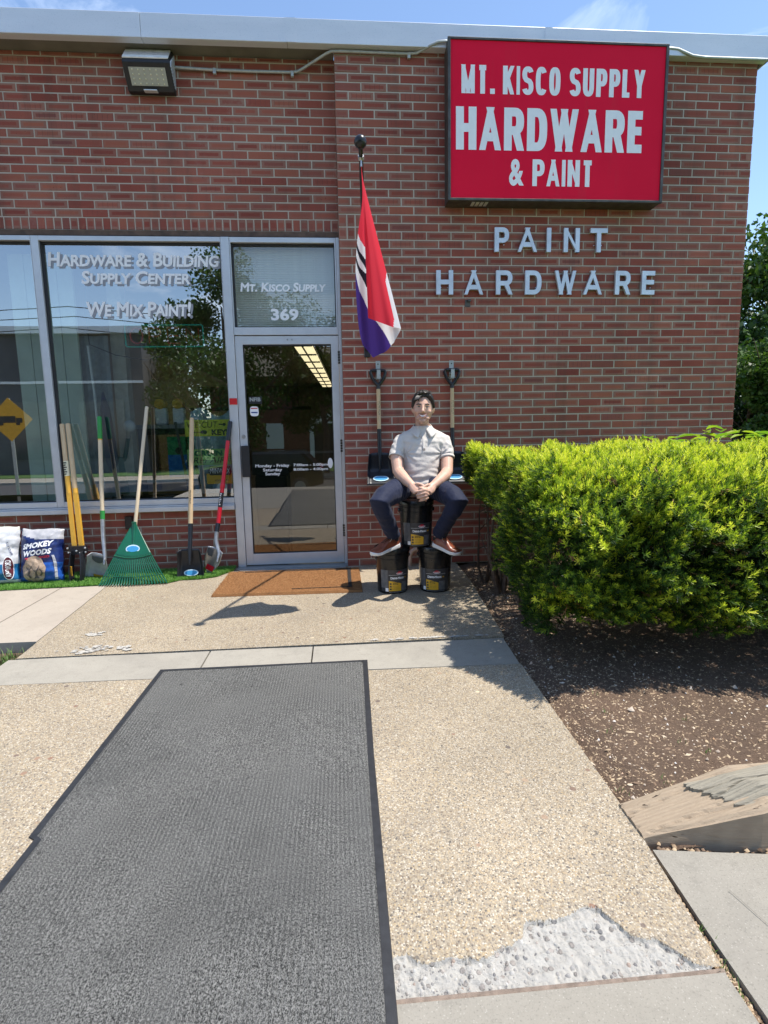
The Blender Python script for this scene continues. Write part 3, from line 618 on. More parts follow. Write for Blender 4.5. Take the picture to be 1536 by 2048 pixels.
def gt(u, v):
    x = brk(v) + (2.3 - brk(v)) * u ** 1.8; y = .075 - .155 * v + .02 * x; e = min(1, (x - brk(v)) / .12 + .12)
    z = .075 + .045 * min(1, x / .35) + .033 * e * math.sin(math.pi * min(1, max(0, v * 1.04 - .02))) ** .5 + .02 * x * .3 + .003 * noise.noise(Vector((x * 6, y * 90, 0))) + .006 * noise.noise(Vector((x * 5, y * 20, 8))) - .010 * math.exp(-((y + .012 - .10 * x + .006 * noise.noise(Vector((x * 10, 4, 0)))) / .0025) ** 2) - .006 * math.exp(-((y - .035 + .12 * x) / .002) ** 2)
    if v >= .999: z -= .02
    return (x, y, z)
tb.grid(gt, NU, NV); top_n = len(tb.v)
tb2 = [(p[0], p[1], .066 + .02 * min(1, p[0] / .3)) for p in tb.v]; tb.v += tb2
ring = [i for i in range(NU + 1)] + [(j + 1) * (NU + 1) - 1 for j in range(1, NV + 1)] + [NV * (NU + 1) + i for i in range(NU - 1, -1, -1)] + [j * (NU + 1) for j in range(NV - 1, 0, -1)]
for k in range(len(ring)): a_, c_ = ring[k], ring[(k + 1) % len(ring)]; tb.f.append([a_, a_ + top_n, c_ + top_n, c_]); tb.mi.append(0); tb.uv.append(None)
tb.build('beam', M_TIMBG, te2)

# ------------------------------------------------------------------ store building
bld = thing('store_building', 'red brick hardware store with aluminium shopfront and pale metal fascia', 'building')
def brick_shape(b, x0, x1, z0, z1, y, dep=.05):
    """front-facing brick with chamfered arrises, 11 faces, uv on the front"""
    c = .0028
    V = [(x0, y + dep, z0), (x1, y + dep, z0), (x1, y + dep, z1), (x0, y + dep, z1), (x0, y + c, z0), (x1, y + c, z0), (x1, y + c, z1), (x0, y + c, z1), (x0 + c, y, z0 + c), (x1 - c, y, z0 + c), (x1 - c, y, z1 - c), (x0 + c, y, z1 - c)]
    F = [(8, 9, 10, 11), (4, 5, 9, 8), (5, 6, 10, 9), (6, 7, 11, 10), (7, 4, 8, 11), (0, 1, 5, 4), (1, 2, 6, 5), (2, 3, 7, 6), (3, 0, 4, 7)]
    e = [(0, 0), (1, 0), (1, 1), (0, 1)]; U = [e] + [[(0, 0)] * 4] * 8
    b.add(V, F, U)
def projected(x, y, z):
    d = np.array([x, y, z]) - CAMP; M = cam.matrix_world.to_3x3(); q = M.transposed() @ Vector(d); return (768 + 1123 * q.x / -q.z, 1024 - 1123 * q.y / -q.z)
HID = [(885, 75, 1340, 415), (925, 905, 1540, 1200), (730, 780, 940, 1130), (710, 280, 805, 720), (235, 75, 345, 165), (0, 1050, 110, 1180)]
ALLB = []   # (score, wall key, x0, x1, z0, z1, y)
def add_brick(key, x0, x1, z0, z1, y):
    u, v = projected((x0 + x1) / 2, y, (z0 + z1) / 2)
    u0, v0 = projected(x0, y, z0); u1, v1 = projected(x1, y, z1); s = abs((u1 - u0) * (v1 - v0))
    if not (15 < u < 1521 and 10 < v < 2040) or any(a < u < c and b_ < v < d for a, b_, c, d in HID): s *= .01
    ALLB.append((s, key, x0, x1, z0, z1, y))
J = .0045  # half joint
def jit(k): return random.uniform(-k, k)
# right wall (projecting)
ROWS = 64
for r in range(ROWS):
    xs = [0]; x = B / 2 if r % 2 == 0 else B
    if r in (42, 43, 44): x = B * (1.5 if r % 2 == 0 else 1)   # tooth of upright bricks at the corner
    first = 0
    if r in (42, 43, 44): first = .2
    edges = [first] + [x + i * B for i in range(40) if x + i * B < 17 * B - .02 and x + i * B > first + .02] + [17 * B]
    for a, c in zip(edges[:-1], edges[1:]):
        add_brick('r', a + (J if a > 0 else 0) + jit(.001), c - (J if c < 17 * B else 0) + jit(.001), r * H + J + jit(.0006), (r + 1) * H - J + jit(.0006), jit(.0014))
for k in range(2):
    for q in range(3): add_brick('r', q * .0665 + J * (q > 0), (q + 1) * .0665 - J, (42 + 1.5 * k) * H + J, (43.5 + 1.5 * k) * H - J, jit(.0015))
LY = .13
for r in range(45, ROWS):
    off = 0 if r % 2 == 1 else B / 2
    for i in range(0, 19):
        c = -(i * B) + (0 if r % 2 == 1 else B / 2); a = c - B
        if c > 0: c = -.001
        if a < -3.7: continue
        add_brick('l', a + J + jit(.001), c - (J if c < -.01 else 0), r * H + J + jit(.0006), min(4.084, (r + 1) * H - J + jit(.0006)), LY + jit(.0014))
x = -.002
while x > -3.7:
    add_brick('s', x - .0545, x, 2.803, 45 * H - J, LY + jit(.0015)); x -= .0627
for r in range(0, 8):
    for i in range(0, 20):
        c = -.962 - i * B + (0 if r % 2 else B / 2); a = c - B; c = min(c, -.962)
        if a < -3.7 or c - a < .03: continue
        z1 = min((r + 1) * H - J, .522)
        add_brick('w', a + J, c - (J if c < -.963 else 0), r * H + J, z1, LY + jit(.0014))
top300 = set(sorted(range(len(ALLB)), key=lambda i: -ALLB[i][0])[:300])
walls = {}
for key, ext in (('r', (0.002, 17 * B - .002, .0035, 17.2, 0, 4.10)), ('l', (-3.75, .0, LY + .0035, .30, 2.80, 4.085)), ('w', (-3.75, -.964, LY + .0035, .26, 0, .522))):
    b = MB(); b.box(*ext); walls[key] = b.build('brick_wall', M_MORTAR, bld)
walls['s'] = walls['l']
walls['r']['label'] = 'projecting brick wall right of the door'; walls['l']['label'] = 'recessed brick wall above the shop windows'; walls['w']['label'] = 'low brick wall under the shop windows'
cache = {}
for i in sorted(top300):
    s, key, x0, x1, z0, z1, y = ALLB[i]; wd, ht = round(x1 - x0, 2), round(z1 - z0, 3)
    k = (round((x1 - x0) / .0125), key == 's', z1 - z0 < .045)
    if k not in cache:
        b = MB(); brick_shape(b, -(x1 - x0) / 2, (x1 - x0) / 2, -(z1 - z0) / 2, (z1 - z0) / 2, 0); o = b.build('brick', M_BRICK, walls[key]); cache[k] = (o.data, x1 - x0, z1 - z0)
    else:
        o = link(bpy.data.objects.new('brick', cache[k][0])); o.parent = walls[key]
    me, w0, h0 = cache[k]
    o.location = ((x0 + x1) / 2, y, (z0 + z1) / 2); o.scale = ((x1 - x0) / w0, 1, (z1 - z0) / h0); o.rotation_euler = (jit(.006), jit(.002), jit(.004))
for key in ('r', 'l', 'w'):
    b = MB()
    for i, (s, k2, x0, x1, z0, z1, y) in enumerate(ALLB):
        if i in top300 or not (k2 == key or (k2 == 's' and key == 'l')): continue
        brick_shape(b, x0, x1, z0, z1, y)
    if key == 'r':   # side return, facing the yard
        for r in range(ROWS):
            for q in range(30):
                y0 = q * B + (0 if r % 2 else -B / 2) + .004; y1 = y0 + B - 2 * J; y0 = max(y0, .0); y1 = min(y1, 6.0); n = len(b.v)
                brick_shape(b, y0, y1, r * H + J, (r + 1) * H - J, 0)
                for t_ in range(n, len(b.v)): vx, vy, vz = b.v[t_]; b.v[t_] = (17 * B - vy + .002, vx, vz)
    o = b.build('brick_courses', M_BRICK, walls[key]); o['kind'] = 'stuff'
# lintel, fascia, soffit
b = MB(); b.box(-3.7, -.004, .122, .20, 2.757, 2.768); b.box(-3.7, -.004, .122, .126, 2.768, 2.797); b.build('lintel', M_LINTEL, bld)
b = MB(); b.box(0.0, 3.50, .012, 17.3, 4.102, 4.112)
b.box(-3.75, -.003, -.058, .30, 4.086, 4.10); b.build('soffit', M_SOFFIT, bld)
for (x0, x1) in ((-3.9, -1.42), (-1.418, -.352), (-.35, 1.68), (1.682, 3.512)):
    b = MB(); b.box(x0, x1, -.072, -.060, 4.078, 4.246); b.box(x0, x1, -.060, .35, 4.236, 4.246); b.box(x0, x1, -.060, .0, 4.078, 4.090)
    b.build('fascia_panel', M_FASCIA, bld, bevel=.003)
b = MB(); b.box(-.36, -.28, -.0745, -.0722, 4.080, 4.2455); b.build('fascia_joint_cover', M_FASCIA, bld); b = MB(); b.box(1.64, 1.70, -.0745, -.0722, 4.080, 4.2455); b.build('fascia_joint_cover', M_FASCIA, bld)
b = MB(); b.box(3.500, 3.512, -.058, 17.3, 4.078, 4.235); b.build('fascia_end', M_FASCIA, bld)
b = MB(); b.box(-3.8, 3.49, .36, 17.3, 4.16, 4.20); b.build('roof', M_SOFFIT, bld)
# interior shell
M_INT = plain('interior_wall_paint', (.30, .28, .22), .8, var=.1, nscale=3)
M_INTF = plain('shop_floor_vinyl', (.20, .17, .14), .5, var=.2, nscale=10)
b = MB(); b.box(-3.7, 2.5, 17.0, 17.1, 0, 4.0); b.box(-3.8, -3.7, .3, 17.1, 0, 4.0); b.build('back_wall', M_INT, bld)
b = MB(); b.box(-3.7, 3.2, .27, 17, 2.86, 2.9); b.build('ceiling', M_INT, bld)
b = MB(); b.box(-3.7, 3.2, .14, 17, -.05, .004); b.build('shop_floor', M_INTF, bld)
b = MB(); b.box(0.01, .10, .15, .60, 0, 2.86); b.build('inner_wall', M_INT, bld)
# windows
FY0, FY1 = .088, .175
def window(name, x0, x1, z0, z1, bars, gm, gy=.140, label=None):
    """bars: (left, right, bottom, top) widths"""
    l, r, bt, tp = bars; w_ = MB(); w_.box(x0, x0 + l, FY0, FY1, z0, z1); w_.box(x1 - r, x1, FY0, FY1, z0, z1)
    w_.box(x0 + l, x1 - r, FY0 + .001, FY1, z1 - tp, z1); w_.box(x0 + l, x1 - r, FY0 + .001, FY1, z0, z0 + bt)
    f = w_.build(name, M_ALU, bld, bevel=.002)
    if label: f['label'] = label
    s = MB(); a, c, d, e = x0 + l, x1 - r, z0 + bt, z1 - tp
    s.box(a, a + .012, gy - .03, gy + .012, d, e); s.box(c - .008, c, gy - .03, gy + .012, d, e); s.box(a + .012, c - .008, gy - .02, gy + .012, e - .016, e); s.box(a + .012, c - .008, gy - .02, gy + .012, d, d + .008)
    s.build('gasket', M_SEAL, f)
    p = MB(); p.box(a + .002, c - .002, gy, gy + .006, d + .002, e - .002); p.build('pane', gm, f); return f
win_a = window('window', -2.425, -.957, .577, 2.742, (.056, .004, .046, .036), M_GLASS, label='large shop window with painted lettering')
win_b = window('window', -3.70, -2.427, .577, 2.742, (.04, .004, .046, .036), M_GLASS, label='shop window at the far left')
trans = window('transom_window', -.887, -.028, 1.975, 2.742, (.008, .012, .062, .040), M_GLASST, label='window with closed blinds above the door')
b = MB(); b.box(-.955, -.889, FY0 - .004, FY1, .012, 2.742); b.box(-.026, -.001, FY0 - .004, FY1, .012, 2.742); b.build('door_jamb', M_ALU, bld, bevel=.002)
b = MB(); b.box(-3.7, -.958, .052, .20, .524, .562); b.box(-3.7, -.958, .070, .20, .562, .575); b.build('window_sill', M_ALU, bld, bevel=.003)
b = MB(); b.box(-.953, -.890, .080, .0838, 1.410, 1.462); b.build('red_tape', plain('red_tape', (.60, .01, .015), .5), bld)
# door
db = MB(); DX0, DX1, DZ0, DZ1 = -.886, -.029, .022, 1.968; y0, y1 = .096, .140
db.box(DX0, DX0 + .062, y0, y1, DZ0, DZ1); db.box(DX1 - .062, DX1, y0, y1, DZ0, DZ1); db.box(DX0 + .062, DX1 - .062, y0 + .001, y1, DZ1 - .068, DZ1); db.box(DX0 + .062, DX1 - .062, y0 + .001, y1, DZ0, DZ0 + .098)
door = db.build('door', M_ALU, bld, bevel=.002)
# shallow inner bead
s = MB(); a, c, d, e = DX0 + .062, DX1 - .062, DZ0 + .098, DZ1 - .068
s.box(a, a + .007, .104, .126, d, e); s.box(c - .007, c, .104, .126, d, e); s.box(a + .007, c - .007, .104, .126, d, d + .007); s.box(a + .007, c - .007, .104, .126, e - .010, e); s.build('gasket', M_SEAL, door)
p = MB(); p.box(a + .002, c - .002, .118, .124, d + .002, e - .002); p.build('pane', M_GLASSD, door)
b = MB(); b.box(-.874, -.806, .040, .055, .80, 1.065, .004); b.box(-.868, -.812, .055, .096, .82, .84); b.box(-.868, -.812, .055, .096, 1.02, 1.04); b.build('handle', M_BLACK, door)
b = MB(); b.tube([(-.855, .097, 1.142), (-.855, .088, 1.142)], [.017, .015], 16); b.tube([(-.855, .088, 1.142), (-.855, .086, 1.142)], [.009, .008], 12); b.build('lock', M_STEEL, door)
for zc in (1.79, 1.05, .31):
    b = MB()
    for k in range(5): b.box(-.036, -.018, .078, .095, zc - .055 + k * .022, zc - .036 + k * .022, .003)
    b.build('hinge', M_DKMETAL, door)
b = MB(); b.box(-.80, -.10, .160, .185, .985, 1.005); b.build('push_bar', M_ALU, door)
for i, xx in enumerate((-.452, -.415)):
    b = MB(); b.tube([(xx, .097, 1.937), (xx, .093, 1.937)], .007, 10); b.build('screw', M_STEEL, door)
b = MB(); b.box(-.955, -.001, .0, .20, -.01, .014); b.box(-.93, -.02, -.035, .0, -.01, .008); b.build('threshold', M_ALU2, bld, bevel=.003)
# blinds behind the transom
bt = link(bpy.data.objects.new('blind', None)); bt.parent = bld
bm_ = MB(); bm_.box(-.43, .43, -.014, .014, -.0008, .0008); M_BLIND = plain('blind_slat', (.80, .78, .70), .5, var=.06)
for k in range(36):
    if k == 0: so = bm_.build('slat', M_BLIND, bt)
    else: so = link(bpy.data.objects.new('slat', so.data)); so.parent = bt
    so.location = (-.457, .215, 2.06 + k * .0185); so.rotation_euler = (math.radians(58), 0, 0)
for xx in (-.70, -.21):
    b = MB(); b.tube([(xx, .205, 2.04), (xx, .205, 2.72)], .0015, 5); b.build('cord', M_BLIND, bt)
# lettering on the glass
GY = .1372
def glasslet(s, x0, x1, z0, z1, par, shadow=True, y=GY, **kw):
    lettering('lettering', s, x0, x1, z0, z1, y - .001, M_WHITE, par, **kw)
    if shadow: lettering('lettering_shadow', s, x0 + .018, x1 + .018, z0 - .016, z1 - .016, y + .0005, M_GREYLET, par, **kw)
KW = dict(bold=.030, shear=.12, small=True, smallscale=.80)
glasslet('Hardware & Building', -2.335, -.985, 2.522, 2.632, win_a, **KW)
glasslet('Supply Center', -2.085, -1.225, 2.388, 2.490, win_a, **KW)
glasslet('We Mix Paint!', -2.065, -1.232, 2.133, 2.252, win_a, **KW)
glasslet('Mt. Kisco Supply', -.825, -.118, 2.330, 2.402, trans, shadow=False, **KW)
glasslet('369', -.583, -.355, 2.098, 2.196, trans, shadow=False, bold=.035, face=True)
DK = dict(bold=.02, face=True)
for s, x0, x1, z0, z1 in (('Monday - Friday', -.772, -.482, .868, .902), ('Saturday', -.708, -.545, .832, .866), ('Sunday', -.690, -.562, .798, .832), ('7:00am - 5:00pm', -.447, -.150, .872, .902), ('8:00am - 4:00pm', -.447, -.150, .834, .864)):
    lettering('lettering', s, x0, x1, z0, z1, .1165, M_WHITE, door, **DK)
b = MB(); b.box(-.80, -.69, .1145, .1172, 1.415, 1.475); st = b.build('sticker', M_BLACK, door); lettering('lettering', 'NFIB', -.79, -.70, 1.435, 1.468, .113, M_GALV, door, bold=.03)
b = MB(); n = 18
b.add([(-.757 + .036 * math.copysign(abs(math.cos(t)) ** .5, math.cos(t)), .1165, 1.352 + .042 * math.copysign(abs(math.sin(t)) ** .6, math.sin(t)) * (1 if math.sin(t) > 0 else .95)) for t in [6.283 * k / n for k in range(n)]], [tuple(range(n))[::-1]]); b.build('sticker', M_WHITE, door)
b = MB(); b.box(-.785, -.729, .1150, .1160, 1.374, 1.382); b.build('sticker_stripe', M_RED, door)
b = MB(); b.box(-.783, -.731, .1150, .1160, 1.338, 1.348); b.build('sticker_stripe', plain('blue_print', (.02, .06, .25), .5), door)
b = MB(); b.ball((-.128, .117, .90), (.022, .002, .045), 12, 8); b.build('sticker', M_WHITE, door)

# ------------------------------------------------------------------ things mounted on the wall
sg = thing('shop_sign', 'large red box sign with white HARDWARE lettering on the brick wall', 'sign', (1.727, 0, 2.95))
SX0, SX1, SZ0, SZ1 = .862, 2.600, 2.952, 4.100; SYF = -.150
def rel(p, o=(1.727, 0, 2.95)): return tuple(a - b for a, b in zip(p, o))
def sbox(b, x0, x1, y0, y1, z0, z1, o=(1.727, 0, 2.95), ch=0): return b.box(x0 - o[0], x1 - o[0], y0 - o[1], y1 - o[1], z0 - o[2], z1 - o[2], ch)
b = MB(); sbox(b, SX0, SX0 + .004, SYF, .0, SZ0, SZ1); sbox(b, SX1 - .004, SX1, SYF, .0, SZ0, SZ1); sbox(b, SX0 + .004, SX1 - .004, SYF, 0, SZ0, SZ0 + .004); sbox(b, SX0 + .004, SX1 - .004, SYF, 0, SZ1 - .004, SZ1)
sbox(b, SX0 + .004, SX1 - .004, -.02, -.015, SZ0 + .004, SZ1 - .004); b.build('cabinet', M_DKMETAL, sg)
b = MB(); e = .018
sbox(b, SX0 - .004, SX0 + e, SYF - .012, SYF + .01, SZ0 - .004, SZ1 + .004); sbox(b, SX1 - e, SX1 + .004, SYF - .012, SYF + .01, SZ0 - .004, SZ1 + .004)
sbox(b, SX0 + e, SX1 - e, SYF - .011, SYF + .01, SZ0 - .004, SZ0 + e * .8); sbox(b, SX0 + e, SX1 - e, SYF - .011, SYF + .01, SZ1 - e * .7, SZ1 + .004); b.build('retainer_frame', M_DKMETAL, sg, bevel=.002)
b = MB(); sbox(b, SX0 + .004, SX1 - .004, SYF - .002, SYF + .004, SZ0 + .004, SZ1 - .004); b.build('sign_face', M_SIGN, sg)
for s, x0, x1, z0, z1, sw, gp_, sp_w in (('MT. KISCO SUPPLY', .962, 2.422, 3.718, 3.918, .037, .018, .42), ('HARDWARE', .922, 2.440, 3.318, 3.625, .062, .022, .5), ('& PAINT', 1.345, 2.025, 3.062, 3.258, .037, .017, .35)):
    bb = MB(); block_line(bb, s, x0, x1, z0, z1, sw, gp_, lambda x, z, li: rel((x, SYF - .0035 - .0002 * li, z)), sp_w); bb.build('lettering', M_WHITE, sg)
b = MB()
for k in range(4): sbox(b, 1.06 + k * .035, 1.085 + k * .035, -.12, -.04, SZ0 - .003, SZ0 + .001)
b.build('vent_slots', M_ALU, sg)
def raised(word, xs, z0, z1, label):
    e = thing('raised_lettering', label, 'lettering', (xs[0][0], 0, z0))
    for ch, (x0, x1) in zip(word, xs):
        bb = MB(); block_glyph(bb, ch, x0, x1, z0, z1, .036, lambda x, z, li: (x - xs[0][0], -.034 + .0004 * li, z - z0), depth=.024)
        for px in (x0 + .3 * (x1 - x0), x0 + .7 * (x1 - x0)): bb.tube([(px - xs[0][0], -.012, .06), (px - xs[0][0], .0, .06)], .004, 6)
        # depth: scale the extrusion to 22 mm
        o = bb.build('letter', M_LETTER, e)
        for px in (x0 + .3 * (x1 - x0), x0 + .7 * (x1 - x0)): pass
    return e
def text_mesh3(ch): pass
raised('PAINT', [(1.268, 1.388), (1.462, 1.625), (1.700, 1.748), (1.850, 1.985), (2.070, 2.228)], 2.606, 2.794, 'cast metal letters spelling PAINT on the brick wall under the red sign')
raised('HARDWARE', [(.785, .925), (1.018, 1.176), (1.284, 1.424), (1.530, 1.668), (1.782, 1.964), (2.028, 2.190), (2.304, 2.438), (2.536, 2.660)], 2.270, 2.460, 'cast metal letters spelling HARDWARE, the lower row on the brick wall')
# flood light
fl = thing('flood_light', 'dark wall pack flood light with LED panel under the roof edge', 'light', (-1.41, LY, 3.94))
b = MB(); x0, x1 = -.175, .175
def prism(b, prof, x0, x1):
    n = len(prof); V = [(x0, p[0], p[1]) for p in prof] + [(x1, p[0], p[1]) for p in prof]
    F = [(i, i + n, (i + 1) % n + n, (i + 1) % n) for i in range(n)] + [tuple(range(n)), tuple(range(2 * n - 1, n - 1, -1))]
    return b.add(V, F)
prism(b, [(-.002, .130), (-.055, .135), (-.158, .018), (-.162, -.004), (-.055, -.150), (-.002, -.150)], x0, x1)
b.build('housing', M_BLACK, fl, bevel=.006)
for q, (ya, za, yb, zb) in enumerate(((-.060, .1345, -.080, .1115), (-.083, .108, -.122, .064), (-.125, .060, -.156, .025))):
    b = MB(); b.add([(x0 + .004, ya, za), (x1 - .012, ya, za), (x1 - .012, yb, zb), (x0 + .004, yb, zb), (x0 + .004, ya - .005, za + .005), (x1 - .012, ya - .005, za + .005), (x1 - .012, yb - .005, zb + .005), (x0 + .004, yb - .005, zb + .005)], [(0, 1, 2, 3), (4, 7, 6, 5), (0, 4, 5, 1), (1, 5, 6, 2), (2, 6, 7, 3), (3, 7, 4, 0)])
    b.build('cooling_fin', plain('bright_fin_%d' % q, ((.92, .90, .90), (.70, .66, .67), (.94, .92, .92))[q], .4), fl)
b = MB()
for k in range(9): yy = -.03 - k * .014; b.box(x1 + .0, x1 + .006, yy - .004, yy + .004, -.12 + max(0, k - 1) * .014, .12 - k * .013)
b.build('side_fin', M_ALU, fl)
# lens on the sloping underside
p0 = Vector((0, -.162, -.006)); p1 = Vector((0, -.057, -.149)); dirn = (p1 - p0); nrm = Vector((0, dirn.z, -dirn.y)).normalized(); nrm = nrm if nrm.z < 0 else -nrm
def lens(x, t, o): q = p0 + dirn * t + nrm * o; return (x, q.y, q.z)
b = MB(); b.add([lens(-.135, .16, .003), (lens(.135, .16, .003)), lens(.135, .80, .003), lens(-.135, .80, .003)], [(0, 1, 2, 3)]); b.build('lens', plain('led_lens', (.42, .42, .36), .25, var=.06), fl)
b = MB()
for i in range(6):
    for j in range(4): c = lens(-.11 + i * .044, .24 + j * .16, .004); b.ball(c, .006, 6, 4)
b.build('led_array', plain('led_yellow', (.72, .68, .48), .3), fl)['kind'] = 'stuff'
b = MB(); b.box(-.05, .05, -.09, -.05, -.158, -.149, .002); b.build('sensor', M_ALU, fl)
# conduits
cd = thing('electrical_conduit', 'thin grey conduit running from the flood light to the red sign', 'conduit', (-1.23, .1, 3.98))
def cpath(pts, r=.011): b = MB(); b.tube([tuple(a - o for a, o in zip(p, (-1.23, .1, 3.98))) for p in pts], r, 10); return b
cpath([(-1.24, .105, 3.985), (-.95, .110, 3.977), (-.62, .11, 3.975), (-.33, .112, 3.978), (-.29, .108, 3.983), (-.25, .10, 3.998), (-.06, .0, 4.052), (-.02, -.016, 4.060), (.05, -.018, 4.062), (.55, -.018, 4.058), (.64, -.022, 4.062), (.74, -.07, 4.090), (.80, -.086, 4.108), (.858, -.088, 4.112), (.90, -.088, 4.10)]).build('pipe', M_GALV, cd, smooth=True)
for (x, y, z) in ((-.93, .105, 3.965), (-.33, .105, 3.962), (.58, -.014, 4.048)):
    b = MB(); b.box(x + 1.23 - .012, x + 1.23 + .012, y - .1 - .012, y - .1 + .012, z - 3.98 - .022, z - 3.98 + .02, .002); b.build('strap', M_GALV, cd)
cd2 = thing('electrical_conduit', 'short conduit bending from the red sign to the roof corner', 'conduit', (2.6, -.04, 4.1))
b = MB(); b.tube([(0, -.03, .02), (.06, -.03, .03), (.13, -.03, .024), (.24, -.045, -.028), (.34, -.05, -.040), (.89, -.045, -.038)], .011, 10); b.build('pipe', M_GALV, cd2, smooth=True)
# small wall fittings
a_ = thing('wall_bracket', 'small grey metal bracket screwed to bricks under the HARDWARE letters', 'bracket', (1.052, 0, 2.205)); b = MB(); b.box(-.022, .022, -.006, 0.0, -.028, .028, .001); b.box(.0, .022, -.03, -.006, .012, .028); b.build('plate', M_DKMETAL, a_)
ob_ = thing('junction_box', 'black outlet box on the low brick wall behind the rake', 'outlet box', (-1.86, LY - .02, .43)); b = MB(); b.box(-.03, .03, -.02, .022, -.055, .055, .004); b.build('cover', M_BLACKPL, ob_)
pp = thing('drain_pipe', 'curved pale terracotta pipe end beside the wall between the pails', 'pipe', (.60, -.06, 0))
b = MB(); arc = [(.062 * math.cos(t), -.16 * 0, .075 + .075 * math.sin(t)) for t in [math.pi * k / 10 for k in range(11)]]
b.tube([(.062, 0, 0)] + arc + [(-.062, 0, 0)], .018, 10, up=(0, 1, 0)); b.build('bend', plain('terracotta', (.42, .30, .24), .7), pp, smooth=True)

# OPEN flag on its pole
fp = thing('flag_pole', 'black angled flag pole with ball finial bracketed beside the door', 'flag pole', (.208, 0, 1.85))
TIP = Vector((.122, -1.38, 2.768)); BASE = Vector((.208, -.03, 1.86)); fo = Vector((.208, 0, 1.85))
b = MB(); b.tube([BASE - fo, TIP - fo], .0125, 12); b.build('pole', M_BLACKPL, fp, smooth=True)
b = MB(); b.ball(TIP - fo + (TIP - BASE).normalized() * .012, .036, 20, 14); b.build('finial', M_BLACKPL, fp, smooth=True)
b = MB(); b.box(-.026, .026, -.012, -.001, -.075, .075, .004); d = (TIP - BASE).normalized(); b.tube([(0, 0, -.01), tuple(d * .16)], .022, 12); b.build('bracket', M_BLACKPL, fp)
b = MB(); c_ = TIP - fo - d * .075; b.tube([c_ + Vector((0, 0, .015)), c_ + Vector((0, 0, -.05))], .006, 8); b.tube([c_ - d * .01, c_ + d * .01], .018, 12); b.build('clip', M_STEEL, fp)
def m_flag(name, c, c2):
    t = NT(name); v = t.coord(); f = t.noise(v, 500, 2); t.set(color=t.mix(f, c, c2), rough=.75, spec=.2)
    tr = t.n('BsdfTranslucent'); tr.inputs[0].default_value = (*[min(1, x * 1.2) for x in c], 1); ms = t.n('MixShader'); ms.inputs[0].default_value = .42
    t.l(t.p.outputs[0], ms.inputs[1]); t.l(tr.outputs[0], ms.inputs[2]); t.l(ms.outputs[0], t.out.inputs[0]); return t.m
MF = [m_flag('flag_red', (.86, .045, .075), (.78, .04, .065)), m_flag('flag_white', (.84, .82, .84), (.78, .76, .80)), m_flag('flag_purple_blue', (.060, .030, .20), (.05, .025, .17)), m_flag('flag_black', (.022, .018, .03), (.02, .015, .025))]
def flag_pt(c, t):
    # stations across the cloth at the bottom: x, y, z
    cs = [0, .10, .33, .40, .52, .68, .80, .9, 1.0]
    bx = [.142, .185, .300, .352, .325, .250, .185, .135, .098]; by = [-1.27, -1.265, -1.235, -1.20, -1.15, -1.10, -1.06, -1.02, -.97]; bz = [1.850, 1.835, 1.800, 1.800, 1.715, 1.665, 1.640, 1.72, 1.875]
    X, Y, Z = (float(np.interp(c, cs, q)) for q in (bx, by, bz))
    top = TIP.lerp(BASE, .045 + .17 * c ** 1.2)
    tt = t
    x = top.x + (X - top.x) * tt ** (1.05 if c < .5 else .9); y = top.y + (Y - top.y) * tt; z = top.z + .0 + (Z - top.z) * tt
    wv = math.sin(c * 17 + 2.0 * t) * .016 * t * (1 - .4 * t) + .008 * math.sin(c * 31 + 1) * t
    x += wv * .6 + .05 * (c > .45) * math.sin(math.pi * t) * (c - .45) * -.9; y += wv * 1.1
    return (x, y, z)
fg = MB(); NU, NV = 170, 230; fg.grid(flag_pt, NU, NV)
for i, f in enumerate(fg.f):
    jv, iu = divmod(i, NU); c = (iu + .5) / NU; t = (jv + .5) / NV
    S = c * t * 1.42 if c > .36 else c * t * 1.05
    S += .0
    m = 0 if S < .355 else (1 if S < .80 else 2)
    if m == 1 and c > .78:
        q = (S - .40) / .34; s2 = t * 6.4 + c * 1.3
        if .02 < q < .98:
            ph = s2 % 1.55
            d = math.hypot((q - .5) / .42, (ph - .75) / .52)
            if .48 < d < 1.12: m = 3
            if 1.25 < ph < 1.5 and q < .7: m = 3
    fg.mi[i] = m
flag = tag(fg.build('open_flag', MF, None, smooth=True), 'red, white and blue OPEN flag hanging folded from the angled black pole', 'flag')

# ------------------------------------------------------------------ shovels hanging on hooks
def sticker_oval(parent, c, rx, rz, tilt, name='sticker'):
    b = MB(); n = 22; b.add([(c[0] + rx * math.cos(a), c[1] + rz * math.sin(a) * math.sin(tilt), c[2] + rz * math.sin(a) * math.cos(tilt)) for a in [6.283 * k / n for k in range(n)]], [tuple(range(n))[::-1]])
    o = b.build(name, plain('pale_blue_label', (.55, .72, .82), .4), parent)
    b = MB(); b.add([(c[0] + .86 * rx * math.cos(a), c[1] - .0008 + .72 * rz * math.sin(a) * math.sin(tilt), c[2] + .72 * rz * math.sin(a) * math.cos(tilt)) for a in [6.283 * k / n for k in range(n)]], [tuple(range(n))[::-1]])
    b.build('label_band', plain('blue_label_print', (.05, .30, .58), .4), o); return o
M_BLADE = plain('black_steel_blade', (.020, .022, .027), .34, .2, .2, 30)
def square_blade(parent, wt, wb, h, dep, mat, n=12, kink=0):
    """scoop with raised sides: local z 0 top to -h bottom, front -y"""
    def f(u, v):
        wd = wt + (wb - wt) * v; x = (u - .5) * wd; e = abs(u - .5) * 2; lip = max(0, e - .72) / .28
        return (x, -.01 - dep * v ** 1.5 - kink * max(0, v - .58) / .42 - .045 * lip ** 1.5 * (1 - .5 * v) + .012 * math.sin(v * math.pi), -h * v - .012 * (1 - e ** 2) * (v < .01) * -1)
    b = MB(); b.grid(f, 22, 16); return b.build('blade', mat, parent, smooth=True, solid=.003)
